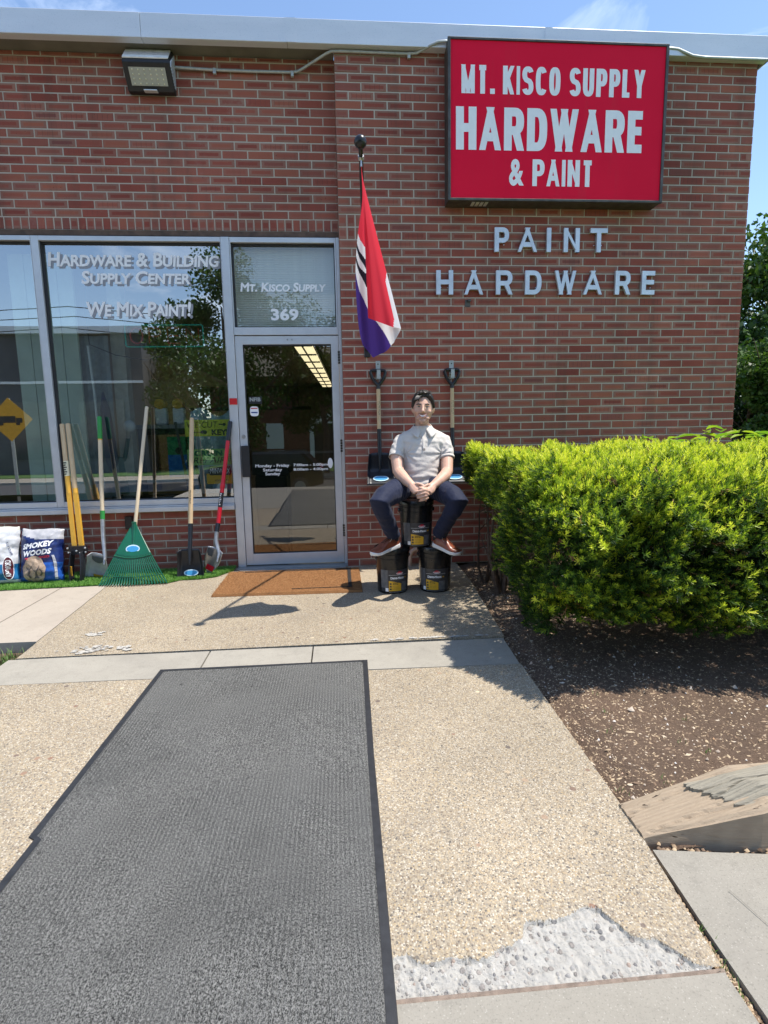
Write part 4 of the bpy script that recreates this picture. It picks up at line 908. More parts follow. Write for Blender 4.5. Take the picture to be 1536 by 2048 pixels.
def hang_shovel(x, label):
    e = thing('square_shovel', label, 'shovel', (x, -.03, 1.70), 'square shovels hung on the wall')
    b = MB(); pts = [(-.050, 0, -.035), (.050, 0, -.035)]; b.tube(pts, .015, 10)
    b.tube([(-.050, 0, -.030), (-.062, 0, -.05), (-.050, 0, -.095), (-.020, 0, -.138), (0, 0, -.16)], [.013, .0135, .0135, .014, .016], 8, up=(0, 1, 0)); b.tube([(.050, 0, -.030), (.062, 0, -.05), (.050, 0, -.095), (.020, 0, -.138), (0, 0, -.16)], [.013, .0135, .0135, .014, .016], 8, up=(0, 1, 0))
    b.tube([(0, 0, -.145), (0, 0, -.185)], [.016, .0175], 12); b.build('grip', M_BLACKPL, e, smooth=True)
    b = MB(); b.tube([(0, 0, -.175), (0, -.012, -.53)], .0165, 14); sh = b.build('shaft', M_ASH, e, smooth=True)
    P, F = text_mesh('TUFF STUFF', 0, .115, -.007, .007, bold=.02); bb = MB(); bb.add([(p[1], -.0175 - .012 * ((.33 - p[0]) - .175) / .355 - .0005, -.40 + p[0]) for p in P], F); bb.build('lettering', M_BLACK, sh)
    b = MB(); b.tube([(0, -.012, -.515), (0, -.014, -.56), (0, -.03, -.72), (0, -.045, -.82)], [.0185, .018, .016, .012], 12); b.tube([(0, -.03, -.70), (0, -.05, -.80), (0, -.052, -.86)], [(.014, .018), (.012, .012), (.004, .006)], 10); b.build('socket', M_BLADE, e, smooth=True)
    be = link(bpy.data.objects.new('blade_frame', None)); be.parent = e; be.location = (0, -.012, -.722)
    bpy.data.objects.remove(be)
    bl = square_blade(e, .190, .238, .248, .03, M_BLADE, kink=.115); bl.location = (0, -.012, -.722)
    sticker_oval(bl, (0, -.098, -.200), .066, .040, 1.05)
    return e
def hook(x, label):
    e = thing('wall_hook', label, 'hook', (x, 0, 1.69)); b = MB(); b.box(-.019, .019, -.005, -.0005, -.095, .055, .001); b.box(-.015, .015, -.062, -.005, -.062, -.056); b.box(-.015, .015, -.066, -.060, -.094, -.02, .001); b.build('plate', M_GALV, e)
    b = MB(); b.tube([(0, -.005, .03), (0, -.009, .03)], .006, 8); b.build('screw', M_DKMETAL, e)
hook(.295, 'galvanised hook carrying the shovel nearest the door'); hook(.915, 'galvanised hook carrying the shovel nearest the hedge')
hang_shovel(.292, 'square shovel hung left of the seated man, nearest the door'); hang_shovel(.915, 'square shovel hung right of the seated man, nearest the hedge')

# ------------------------------------------------------------------ pails
M_PAIL = plain('glossy_black_pail', (.013, .013, .014), .22, var=.1)
M_LBL_Y = plain('yellow_label', (.80, .45, .03), .4, var=.05); M_LBL_D = plain('dark_label', (.045, .045, .05), .35, var=.3, nscale=30); M_LBL_G = plain('grey_label', (.13, .13, .135), .4, var=.3, nscale=40)
def make_pail():
    e = thing('pail', 'x', 'pail', (0, 0, 0), 'black sealer pails stacked as a seat')
    r = lambda z: .110 + .014 * z / .335
    b = MB(); b.lathe([(0, .004), (.100, .004), (.106, .0), (.110, .006), (r(.25), .25), (.1235, .252), (.1235, .258), (r(.262), .260), (r(.28), .28), (.1265, .281), (.1265, .288), (.121, .290), (.121, .318)], n=40)
    b.build('body', M_PAIL, e, smooth=True)
    b = MB(); b.lathe([(.126, .300), (.1305, .302), (.1305, .330), (.128, .335), (.119, .335), (.116, .329), (.0, .329)], n=40); b.build('lid', M_PAIL, e, smooth=True)
    b = MB()
    for k in range(24): a = 6.283 * k / 24; b.box(-.003, .003, -.1315, -.129, .303, .326)
    b2 = MB(); b2.tube([(-.127, 0, .262), (-.132, -.03, .24), (-.10, -.085, .215), (0, -.127, .206), (.10, -.085, .215), (.132, -.03, .24), (.127, 0, .262)], .0022, 6); 
    ho = b2.build('handle', M_GALV, e, smooth=True); ho.rotation_euler = (0, 0, math.pi)
    for sx in (-1, 1): b = MB(); b.ball((sx * .126, 0, .262), (.010, .016, .016), 10, 6); b.build('ear', M_PAIL, e)
    def cyl(a, z, off=.0008):   # a metres along arc from front
        th = a / .118 - math.pi / 2; R = r(z) + off; return (R * math.cos(th), R * math.sin(th), z)
    def patch(name, a0, a1, z0, z1, mat, off, par=None, fn=None):
        b = MB(); b.grid(lambda u, v: cyl(a0 + (a1 - a0) * u, (z0 + (z1 - z0) * v) if not fn else fn(u, v), off), 14, 3); return b.build(name, mat, par or e, smooth=True)
    lb = patch('label', -.125, .125, .018, .178, M_LBL_D, .0006)
    patch('label_panel', -.125, -.067, .045, .178, M_LBL_G, .001, lb)
    patch('label_panel', -.060, .036, .022, .095, M_LBL_Y, .0012, lb, fn=lambda u, v: .022 + (.098 - .022 - .022 * u ** 1.5) * v)
    patch('label_panel', .040, .088, .022, .088, M_LBL_G, .0012, lb); patch('label_panel', -.088, -.064, .018, .044, M_WHITE, .0013, lb); patch('label_band', -.06, .088, .0115, .0165, M_LBL_G, .0012, lb)
    patch('label_line', -.060, .09, .140, .1415, M_WHITE, .0012, lb)
    def ctext(s, a0, a1, z0, z1, mat, off=.0016, **kw):
        P, F = text_mesh(s, a0, a1, z0, z1, res=2, **kw); b = MB(); b.add([cyl(p[0], p[1], off) for p in P], F); b.build('lettering', mat, lb)
    patch('logo_oval', -.004, .050, .146, .160, M_WHITE, .0012, lb, fn=lambda u, v: .153 + (v - .5) * .017 * math.sqrt(max(.02, 1 - (2 * u - 1) ** 2)))
    patch('logo_arc', .006, .040, .158, .165, M_RED, .0013, lb, fn=lambda u, v: .157 + v * .010 * math.sqrt(max(.02, 1 - (2 * u - 1) ** 2)))
    ctext('Black Jack', 0, .046, .148, .158, M_RED, off=.002, bold=.03)
    ctext('Drive-Maxx', -.046, .060, .110, .128, M_WHITE, bold=.05, small=True); ctext('800', .066, .080, .113, .124, M_LBL_Y, bold=.04)
    ctext('Advanced', -.030, .010, .080, .088, M_BLACK, bold=.04); ctext('Fill & Seal', -.030, .012, .070, .078, M_BLACK, bold=.04)
    for k in range(3): ctext('asphalt driveway', -.030, .018, .057 - k * .011, .062 - k * .011, M_LBL_D)
    for k in range(3):
        b = MB(); b.grid(lambda u, v: cyl(-.054 + .014 * u, .030 + k * .020 + .012 * v, .0018), 2, 1); b.build('icon', M_LBL_D, lb)
    return e
def copy_tree(o, parent=None):
    c = o.copy(); COL.objects.link(c); c.parent = parent
    for ch in o.children: copy_tree(ch, c)
    return c
p1 = make_pail(); p2 = copy_tree(p1); p3 = copy_tree(p1)
p1.location = (.318, -.78, .001); p1.rotation_euler = (0, 0, math.radians(10)); p1['label'] = 'black sealer pail on the ground nearest the doormat'
p2.location = (.632, -.79, .001); p2.rotation_euler = (0, 0, math.radians(-14)); p2['label'] = 'black sealer pail on the ground nearest the hedge'
p3.location = (.498, -.775, .337); p3.rotation_euler = (0, 0, math.radians(2)); p3['label'] = 'black sealer pail on top of the other two, under the man'

# ------------------------------------------------------------------ mats
mt = thing('entrance_mat', 'long charcoal ribbed mat with black rubber border on the walk', 'mat', (-.47, -3, 0))
def mpoly(inset, z, nt_=False):
    L_ = [(-.972 + inset, -2.048 - inset), (-.990 + inset, -3.222), (-.968 + inset, -3.236), (-1.005 + inset, -4.2), (-1.02 + inset, -6.6 + inset)]
    R_ = [(.048 - inset, -6.6 + inset), (.034 - inset, -3.9), (.040 - inset, -3.4), (.045 - inset, -2.9), (.064 - inset, -2.052 - inset)]
    return [(x + .47, y + 3, z) for x, y in L_ + R_]
b = MB(); o_, i_, bt_ = mpoly(0, .0052), mpoly(.022, .0052), mpoly(-.002, .001); n = len(o_)
b.add(o_ + i_ + bt_, [(k, n + k, n + (k + 1) % n, (k + 1) % n) for k in range(n)] + [(2 * n + k, k, (k + 1) % n, 2 * n + (k + 1) % n) for k in range(n)]); b.build('rubber_border', M_RUBBER, mt)
b = MB(); i0, i1 = mpoly(.026, .0045), mpoly(.029, .0105)
xl = lambda y: float(np.interp(-y, [2.048, 3.222, 3.236, 4.2, 6.6], [-.972, -.990, -.968, -1.005, -1.02])) + .021
xr = lambda y: float(np.interp(-y, [2.052, 2.9, 3.4, 3.9, 6.6], [.064, .045, .040, .034, .048])) - .021
def cpt(u, v):
    v = v ** 1.3; y = -2.078 - 4.4 * v; x = xl(y) + (xr(y) - xl(y)) * u; return (x + .47, y + 3, .0095 + .0022 * noise.noise(Vector((x * 2.5, y * 1.6, 0))) - (.006 if u in (0, 1) or v in (0, 1) else 0))
b.grid(cpt, 90, 220); b.build('ribbed_carpet', M_MAT, mt, smooth=False)
dm = thing('doormat', 'brown coir doormat with a dark border line outside the door', 'doormat', (-.46, -.45, 0))
b = MB()
def dpt(u, v):
    x = -.545 + 1.10 * u; y = .345 - (.680 + .03 * u) * v; e = min(u, v, 1 - u, 1 - v); return (x, y, .019 + .0025 * noise.noise(Vector((x * 30, y * 30, 0))) - (.017 if e < .001 else 0))
b.grid(dpt, 100, 60); b.build('coir_pad', M_COIR, dm)
b = MB(); zz = .0235
for (xa, xb, ya, yb) in ((.452, .478, -.27, .30), (-.40, .452, .285, .30), (.03, .452, -.27, -.262)): b.box(xa, xb, ya, yb, .018, zz)
b.build('printed_border', plain('black_coir', (.022, .018, .016), .9, var=.5, nscale=120, bump=.003), dm)
nf = 26000; X = RNG.uniform(-.54, .553, nf); Y = RNG.uniform(-.345, .343, nf); A = RNG.uniform(0, 6.28, nf); Lh = RNG.uniform(.003, .008, nf); Wd = .0007
V = np.zeros((nf, 3, 3)); V[:, 0] = np.stack([X - Wd * np.sin(A), Y + Wd * np.cos(A), np.full(nf, .019)], 1); V[:, 1] = np.stack([X + Wd * np.sin(A), Y - Wd * np.cos(A), np.full(nf, .019)], 1); V[:, 2] = np.stack([X + Lh * .7 * np.cos(A), Y + Lh * .7 * np.sin(A), .020 + Lh], 1)
inb = ((X > .445) & (X < .485) & (RNG.random(nf) < .85)); tone = np.where(inb, 0.02, RNG.uniform(.12, 1, nf))
fo_ = raw('coir_fibres', V.reshape(-1, 3), np.arange(nf * 3).reshape(-1, 3), m_tone('coir_strand', [(0, (.03, .025, .02)), (.12, (.14, .06, .025)), (.6, (.36, .18, .07)), (1, (.60, .36, .17))]), dm, attr=np.repeat(tone, 3)); fo_['kind'] = 'stuff'
# artificial turf strip
def turf_front(x): return float(np.interp(x, [-3.8, -2.7, -1.9, -1.43, -1.36, -1.2, -1.08, -.99], [-.39, -.385, -.335, -.35, -.27, -.26, -.20, -.02]))
tf = MB(); tf.grid(lambda u, v: ((-3.8 + 2.82 * u), .125 + (turf_front(-3.8 + 2.82 * u) - .125) * v, .006), 60, 4)
turf_base = tf.build('artificial_turf', M_TURF, None); tag(turf_base, 'strip of green artificial turf along the foot of the shop window wall', 'artificial turf', kind='stuff')
nb = 60000; X = RNG.uniform(-3.3, -.98, nb); fr = np.interp(X, [-3.8, -2.7, -1.9, -1.43, -1.36, -1.2, -1.08, -.99], [-.39, -.385, -.335, -.35, -.27, -.26, -.20, -.02]); Y = .12 + (fr - .12) * RNG.random(nb) ** .7
A = RNG.uniform(0, 6.28, nb); Lh = RNG.uniform(.012, .026, nb); Wd = .0016; ln = RNG.uniform(.2, .9, nb) * Lh
V = np.zeros((nb, 3, 3)); V[:, 0] = np.stack([X - Wd * np.sin(A), Y + Wd * np.cos(A), np.full(nb, .005)], 1); V[:, 1] = np.stack([X + Wd * np.sin(A), Y - Wd * np.cos(A), np.full(nb, .005)], 1); V[:, 2] = np.stack([X + ln * np.cos(A), Y + ln * np.sin(A), .006 + Lh], 1)
raw('turf_blades', V.reshape(-1, 3), np.arange(nb * 3).reshape(-1, 3), m_tone('turf_blade', [(0, (.05, .14, .025)), (.6, (.14, .34, .05)), (1, (.30, .50, .12))], rough=.5), turf_base, attr=np.repeat(RNG.random(nb), 3))['kind'] = 'stuff'

# ------------------------------------------------------------------ tools leaning on the window
def V3(*a): return Vector(a)
dg_ = thing('post_hole_digger', 'post hole digger with two tan and yellow handles against the mullion', 'digger', (-2.2, -.2, 0))
O = V3(-2.2, -.2, 0)
for k, pts in enumerate(([(-2.314, .07, 1.272), (-2.288, .03, .99), (-2.274, -.0, .83), (-2.219, -.12, .262)], [(-2.268, .07, 1.274), (-2.246, .03, .99), (-2.230, -.0, .83), (-2.166, -.12, .262)])):
    P = [Vector(p) - O for p in pts]; m1 = P[0].lerp(P[3], .42 if k == 0 else .52)
    b = MB(); b.tube([P[0], P[0].lerp(P[3], .01), m1], [.016, .019, .0195], 12); h_ = b.build('handle', M_ASH, dg_, smooth=True)
    b = MB(); b.tube([m1, P[0].lerp(P[3], .56)], .0205, 12); b.tube([P[0].lerp(P[3], .555), P[3]], [(.023, .028)] * 2, 4, up=(1, 1, 0)); b.build('sleeve', M_YELLOW, dg_)
b = MB(); q0 = P[0].lerp(P[3], 0)
lab = [Vector(p) - O for p in [(-2.314, .07, 1.272), (-2.219, -.12, .262)]]
b.tube([lab[0].lerp(lab[1], .30), lab[0].lerp(lab[1], .42)], .0205, 12); sk = b.build('label', plain('cream_label', (.78, .72, .5), .5), dg_)
b = MB()
for k in range(6): c_ = lab[0].lerp(lab[1], .31 + k * .018); b.box(c_.x - .012, c_.x + .010 - (k % 2) * .006, c_.y - .0215, c_.y - .0195, c_.z - .008, c_.z + .003)
b.build('label_marks', M_BLACK, sk)
b = MB(); b.add([(-.055, .035, .29), (.075, .035, .29), (.080, .035, .235), (.045, .03, .215), (.012, .03, .225), (-.02, .03, .215), (-.05, .035, .235)] + [(-.055, .085, .29), (.075, .085, .29), (.080, .085, .235), (.045, .08, .215), (.012, .08, .225), (-.02, .08, .215), (-.05, .085, .235)], [tuple(range(7))[::-1], tuple(range(7, 14))] + [(i, (i + 1) % 7, (i + 1) % 7 + 7, i + 7) for i in range(7)]); b.build('yoke', M_BLADE, dg_)
for (x, z) in ((-.055, .275), (.082, .275), (-.05, .24), (.082, .24), (.012, .252)):
    b = MB(); b.ball((x, .03, z), (.009, .008, .009), 8, 6); b.build('bolt', M_STEEL, dg_)
for s in (-1, 1):
    def bl(u, v, s=s):
        a = (u - .5) * 2.2; rad = .052; z = .25 - .25 * v; cx = .012 + s * (.030 + .012 * math.sin(v * 3)); wv = 1 - .35 * max(0, v - .7) / .3
        return (cx + s * rad * math.cos(a) * .55 - s * .012, .045 - .06 * v + rad * math.sin(a) * wv, z + .02 * (abs(u - .5) * 2) ** 2 * (v > .99))
    b = MB(); b.grid(bl, 12, 14); b.build('blade', M_BLADE, dg_, smooth=True, solid=.003)
b = MB(); b.box(-.042, -.030, .012, .018, .05, .13); b.build('sticker', M_YELLOW, dg_)

def long_tool(name, label, cat, pts, segs, O):
    e = thing(name, label, cat, O); return e
# silver square shovel with green grip
O = (-2.01, -.22, 0); e = thing('square_shovel', 'silver square shovel with green grip and pale handle against the window', 'shovel', O)
def R(p, O=None): return tuple(a - b for a, b in zip(p, O))
top = V3(-2.012, .068, 1.328); low = V3(-2.008, -.062, .46)
def at(t): return R(top.lerp(low, t), O)
b = MB(); b.tube([at(0), at(.008), at(.20), at(.212)], [.013, .0175, .0185, .0165], 12); b.build('grip', M_GRIPGREEN, e, smooth=True)
b = MB(); b.tube([at(.212), at(.222)], .0172, 12); b.build('ring', M_YELLOW, e); b = MB(); b.tube([at(.21), at(1)], .0165, 12); b.build('shaft', M_ASHPALE, e, smooth=True)
b = MB(); b.tube([at(.885), at(.965)], .0185, 12); b.build('collar', M_GRIPGREEN, e)
b = MB(); b.tube([at(.965), R((-2.008, -.078, .36), O), R((-1.996, -.11, .25), O), R((-1.982, -.145, .175), O), R((-1.985, -.165, .13), O)], [.0185, .0175, .016, .014, .008], 12); b.build('socket', M_STEEL, e, smooth=True)
bl = square_blade(e, .150, .215, .235, .055, plain('bright_steel_blade', (.55, .55, .56), .42, .25, .1, 30)); bl.location = R((-2.035, -.115, .213), O); bl.rotation_euler = (math.radians(22), math.radians(14), math.radians(-6))
b = MB(); b.grid(lambda u, v: ((u - .5) * .10, -.022 - .003 * v, -.02 - .06 * v * (1 - (2 * u - 1) ** 2 * .5)), 10, 4); b.build('blade_pattern', plain('grey_print', (.10, .11, .12), .4), bl)
b = MB(); b.box(-.02, .07, -.068, -.066, -.200, -.165); b.build('sticker', M_YELLOW, bl)
# black square shovel, long handle
O = (-1.29, -.22, 0); e = thing('square_shovel', 'black square shovel with long tan wooden handle against the window', 'shovel', O)
top = V3(-1.267, .068, 1.306); low = V3(-1.284, -.135, .43)
b = MB(); b.tube([at(0), at(.006), at(.05), at(1)], [.011, .0165, .0185, .0190], 12); sh = b.build('shaft', M_ASH, e, smooth=True)
P, F = text_mesh('TUFF STUFF', 0, .115, -.006, .006, bold=.02); bb = MB(); dv = (low - top).normalized()
bb.add([tuple(Vector(at(.80)) + V3(p[1], -.0205, 0) - dv * p[0]) for p in P], F); bb.build('lettering', M_DKMETAL, sh)
b = MB(); b.tube([at(.985), R((-1.286, -.155, .34), O), R((-1.289, -.18, .25), O), R((-1.289, -.205, .17), O), R((-1.289, -.222, .12), O)], [.0205, .019, .018, .013, .006], 12); b.build('socket', M_BLADE, e, smooth=True)
bl = square_blade(e, .188, .222, .232, .05, M_BLADE); bl.location = R((-1.290, -.172, .235), O); bl.rotation_euler = (math.radians(8), 0, 0)
sticker_oval(bl, (.005, -.062, -.180), .058, .027, .5)
# red handled round point shovel
O = (-1.12, -.18, 0); e = thing('round_point_shovel', 'round point shovel with red handle and black grip leaning by the door', 'shovel', O)
top = V3(-.954, .075, 1.272); low = V3(-1.078, -.065, .415)
b = MB(); b.tube([at(0), at(.01), at(.17), at(.19)], [.014, .0185, .0195, .018], 12); b.build('grip', M_BLACKPL, e, smooth=True)
b = MB(); b.tube([at(.18), at(.60)], .0170, 12); b.tube([at(.595), at(.605), at(.64), at(.65)], [.017, .0205, .0205, .0175], 12); b.tube([at(.65), at(1)], .0178, 12); sh = b.build('shaft', M_RED, e, smooth=True)
b = MB(); b.tube([at(.69), at(.83)], .0184, 12); lb_ = b.build('label', M_BLACK, e)
P, F = text_mesh('MAX', 0, .05, -.008, .008, bold=.03); bb = MB(); dv = (low - top).normalized(); bb.add([tuple(Vector(at(.80)) + V3(p[1], -.0192, 0) - dv * p[0]) for p in P], F)
bpy_ = bb
b = MB()
for k in range(7): c_ = Vector(at(.70 + k * .017)); b.box(c_.x - .009, c_.x + .004 - (k % 3) * .004, c_.y - .0195, c_.y - .018, c_.z - .004, c_.z + .003)
b.build('label_marks', M_WHITE, lb_)
b = MB(); b.tube([at(.985), R((-1.088, -.085, .36), O)], .0200, 12); b.build('collar', M_BLACKPL, e)
b = MB(); b.tube([R((-1.087, -.083, .37), O), R((-1.094, -.10, .29), O), R((-1.082, -.115, .235), O), R((-1.068, -.135, .185), O), R((-1.082, -.165, .12), O)], [.0180, .0175, .017, .015, .007], 12); b.build('socket', M_STEEL, e, smooth=True)
def rp(u, v):
    wd = .145 * (1 - max(0, v - .35) ** 1.9 * 2.2) if v > .35 else .145; x = (u - .5) * max(.004, wd); e_ = abs(u - .5) * 2
    return (x, -.01 - .05 * v - .030 * e_ ** 2 * (1 - .6 * v), -.235 * v)
b = MB(); b.grid(rp, 18, 18); bl = b.build('blade', M_STEEL, e, smooth=True, solid=.003); bl.location = R((-1.078, -.112, .228), O); bl.rotation_euler = (math.radians(12), math.radians(24), math.radians(-18))
b = MB(); b.grid(lambda u, v: (-.065 + .05 * u, -.045 + .006 * u, -.01 - .07 * v), 4, 4); b.build('blade_pattern', plain('grey_print2', (.09, .10, .12), .4), bl)
b = MB(); b.grid(lambda u, v: (-.035 + .07 * u, -.058 - .012 * v, -.150 - .045 * v), 4, 4); stq = b.build('sticker', M_RED, bl)
b = MB(); b.grid(lambda u, v: (-.030 + .06 * u, -.0605 - .012 * v * .4, -.160 - .018 * v), 4, 4); b.build('label_band', M_BLACK, stq)
# leaf rake
O = (-1.70, -.30, 0); e = thing('leaf_rake', 'green plastic leaf rake with pale wooden handle, head on the turf', 'rake', O)
top = V3(-1.625, .068, 1.404); low = V3(-1.735, -.125, .40)
b = MB(); b.tube([at(0), at(.006), at(1)], [.010, .0145, .0145], 12); b.build('shaft', M_ASHPALE, e, smooth=True)
hub = V3(-1.735, -.125, .440); eL = V3(-1.962, -.355, .010); eR = V3(-1.425, -.355, .010)
def rk(u, v, bow=0):  # u across, v down
    bot = eL.lerp(eR, u); bot.y += -.03 * math.sin(math.pi * u) ; bot.z = .008 - .0 * u
    hp = hub + V3((u - .5) * .045, 0, 0)
    p = hp.lerp(bot, v); p.y -= .02 * math.sin(math.pi * v) ; p.z -= .045 * math.sin(math.pi * u) * math.sin(math.pi * min(1, v)) * .5
    return p
b = MB(); b.grid(lambda u, v: R(rk(u, v * .50), O), 22, 12); b.build('head', M_RAKE, e, smooth=True, solid=.003)
b = MB(); b.tube([R(hub + V3(0, .0, .03), O), R(hub, O), R(rk(.5, .30), O)], [.019, .020, .008], 12); b.build('socket', M_RAKE, e, smooth=True)
b = MB(); b.tube([R(rk(u, .50) + V3(0, -.005, 0), O) for u in [i / 16 for i in range(17)]], .006, 6); b.build('rib', M_RAKE, e, smooth=True)
b = MB(); b.tube([R(rk(u, .84) + V3(0, -.003, 0), O) for u in [i / 24 for i in range(25)]], .0035, 6); b.build('rib', M_RAKE, e, smooth=True)
for k in range(25):
    u = (k + .5) / 25; b = MB(); pts = [rk(u, .47 + .53 * t) for t in (0, .25, .5, .75, .93)]; tip = rk(u, 1.0) + V3(0, -.012, .004); tip2 = tip + V3(0, .014, -.008)
    b.tube([R(p, O) for p in pts + [tip, tip2]], [(.0040, .0055)] * 5 + [(.004, .005), (.003, .004)], 6, up=(0, -1, 0)); b.build('tine', M_RAKE, e, smooth=True)
sticker_oval(e, R(rk(.5, .35) + V3(0, -.006, 0), O), .055, .034, .45)

# ------------------------------------------------------------------ bags
def m_film(name, c, rough=.32):
    t = NT(name); v = t.coord(); f = t.noise(v, 8, 3, .6, 1); t.set(color=t.mix(f, tuple(x * .85 for x in c), c), rough=rough); t.bump(f, .012, .6); return t.m
def bag(name, label, O, w_, h, d, lean, mats, rz, crumple=.020, zones=None):
    e = thing(name, label, 'bag', O); e.rotation_euler = (lean, 0, rz)
    def sf(u, v, s=-1):
        x = (u - .5) * w_ * (1 - .06 * math.sin(v * math.pi)) ; z = h * v; ed = (max(0, 1 - abs(2 * u - 1) ** 3.2)) ** .5; ev = (max(0, 1 - (abs(2 * v - .84) / 1.16) ** 3.5)) ** .5 if v > .42 else max(.0, 1 - (abs(2 * v - .84) / .84) ** 6) ** .5
        bul = d / 2 * ed * ev; n_ = crumple * noise.noise(Vector((x * 11 + s, z * 13, 2))) + crumple * .5 * noise.noise(Vector((x * 30 + s, z * 30, 7)))
        return (x + n_ * .6, s * (bul + n_ * ed), z + (.016 * noise.noise(Vector((x * 9, 3, 0))) if v > .96 else 0))
    b = MB(); b.grid(lambda u, v: sf(u, v, -1), 36, 44)
    for i, f in enumerate(b.f):
        jv, iu = divmod(i, 36); b.mi[i] = zones((iu + .5) / 36, (jv + .5) / 44) if zones else 0
    b.build('front', mats, e, smooth=True)
    b = MB(); b.grid(lambda u, v: sf(1 - u, v, 1), 24, 24); b.build('back', mats[0], e, smooth=True)
    def on(p, q, off=.004): x, y, z = sf(p, q); return (x, y - off, z)
    return e, on
MB1 = [m_film('navy_film', (.012, .028, .14)), m_film('grey_film', (.48, .48, .50)), m_film('blue_film', (.02, .10, .42))]
e, on = bag('wood_chunk_bag', 'navy SMOKEY WOODS bag of smoking wood standing on the turf', (-2.475, -.17, .008), .34, .43, .17, math.radians(-12), MB1, math.radians(-2), zones=lambda u, v: 1 if v > .84 - .10 * u + .0 + .10 * abs(u - .5) else (2 if (v < .36 and u > .60) or v < .08 else 0))
def btext(par, s, u0, u1, v0, v1, mat, sl=0, off=.006, **kw):
    P, F = text_mesh(s, u0, u1, v0, v1, res=2, **kw); b = MB(); b.add([on(p[0], p[1] + sl * (p[0] - .5), off) for p in P], F); return b.build('lettering', mat, par)
btext(e, 'SMOKEY', .14, .88, .640, .745, M_WHITE, sl=.10, bold=.05, shear=.2); btext(e, 'WOODS', .16, .84, .500, .605, M_WHITE, sl=.08, bold=.05, shear=.2); btext(e, 'PETITE MIXED', .20, .80, .435, .475, M_RED, sl=.08, bold=.03)
b = MB(); n = 40; cc = (.44, .23)
def disc(rr, k_): return [on(cc[0] + rr * (1 + .05 * math.sin(a * 9)) * math.cos(a), cc[1] + rr * .95 * math.sin(a), k_) for a in [6.283 * k / n for k in range(n)]]
V = [on(cc[0], cc[1], .007)]; F = []
for ri, rr in enumerate((.08, .16, .22, .275)): V += disc(rr, .007)
for ri in range(4):
    for k in range(n):
        a, c_ = 1 + ri * n + k, 1 + ri * n + (k + 1) % n
        F.append((0, a, c_) if ri == 0 else (a - n, a, c_, c_ - n))
b.add(V, F); b.build('log_picture', plain('wood_print', (.40, .29, .20), .5, var=.25, nscale=60), e)
b = MB()
for (u0, v0, ht, sw) in ((.30, .13, .17, .05), (.37, .08, .26, -.05), (.46, .07, .20, .06), (.54, .08, .25, -.04), (.60, .12, .16, .04)):
    b.grid(lambda u, v: on(u0 + sw * math.sin(v * 4.5) + (u - .5) * .055 * (1 - v) ** .7, v0 + ht * v, .0115), 2, 10)
b.build('flame_logo', plain('flame_print', (.09, .075, .07), .5), e)
b = MB(); b.grid(lambda u, v: on(.90 + .05 * u - .12 * (v - .3) ** 2, .05 + .45 * v, .006), 2, 12); b.build('side_stripe', MB1[1], e)
MB2 = [m_film('white_film', (.70, .71, .72)), m_film('blue_band_film', (.02, .16, .36)), m_film('cream_film', (.62, .60, .52))]
e, on = bag('charcoal_bag', 'white and blue charcoal bag at the left edge beside the navy bag', (-2.83, -.20, .008), .40, .46, .18, math.radians(-11), MB2, math.radians(6), zones=lambda u, v: 1 if .07 < v < .33 else (2 if v > .93 else 0))
V = []; F = []; n = 26
b = MB(); V = [on(.86, .27, .008)] + [on(.86 + .085 * math.cos(a), .27 + .19 * math.sin(a), .008) for a in [6.283 * k / n for k in range(n)]]; b.add(V, [(0, 1 + k, 1 + (k + 1) % n) for k in range(n)]); lo = b.build('oval_logo', plain('dark_red_print', (.10, .008, .015), .4), e)
b = MB(); V = [on(.86 + r_ * .095 * math.cos(a), .27 + r_ * .205 * math.sin(a), .0085) for r_ in (.93, 1.0) for a in [6.283 * k / n for k in range(n)]]; b.add(V, [(k, (k + 1) % n, n + (k + 1) % n, n + k) for k in range(n)]); b.build('logo_ring', M_WHITE, lo)
P, F = text_mesh('KINGSFORD', 0, .28, -.045, .045, bold=.03); b = MB(); b.add([on(.86 - p[1], .13 + p[0], .011) for p in P], F); b.build('lettering', M_WHITE, lo)
P, F = text_mesh('BRIQUETS', 0, .22, -.02, .02, bold=.02); b = MB(); b.add([on(.93 - p[1] - .08 * (p[0] / .22), .50 + p[0], .007) for p in P], F); b.build('lettering', plain('navy_print', (.03, .05, .15), .5), e)
e.rotation_euler[1] = 0

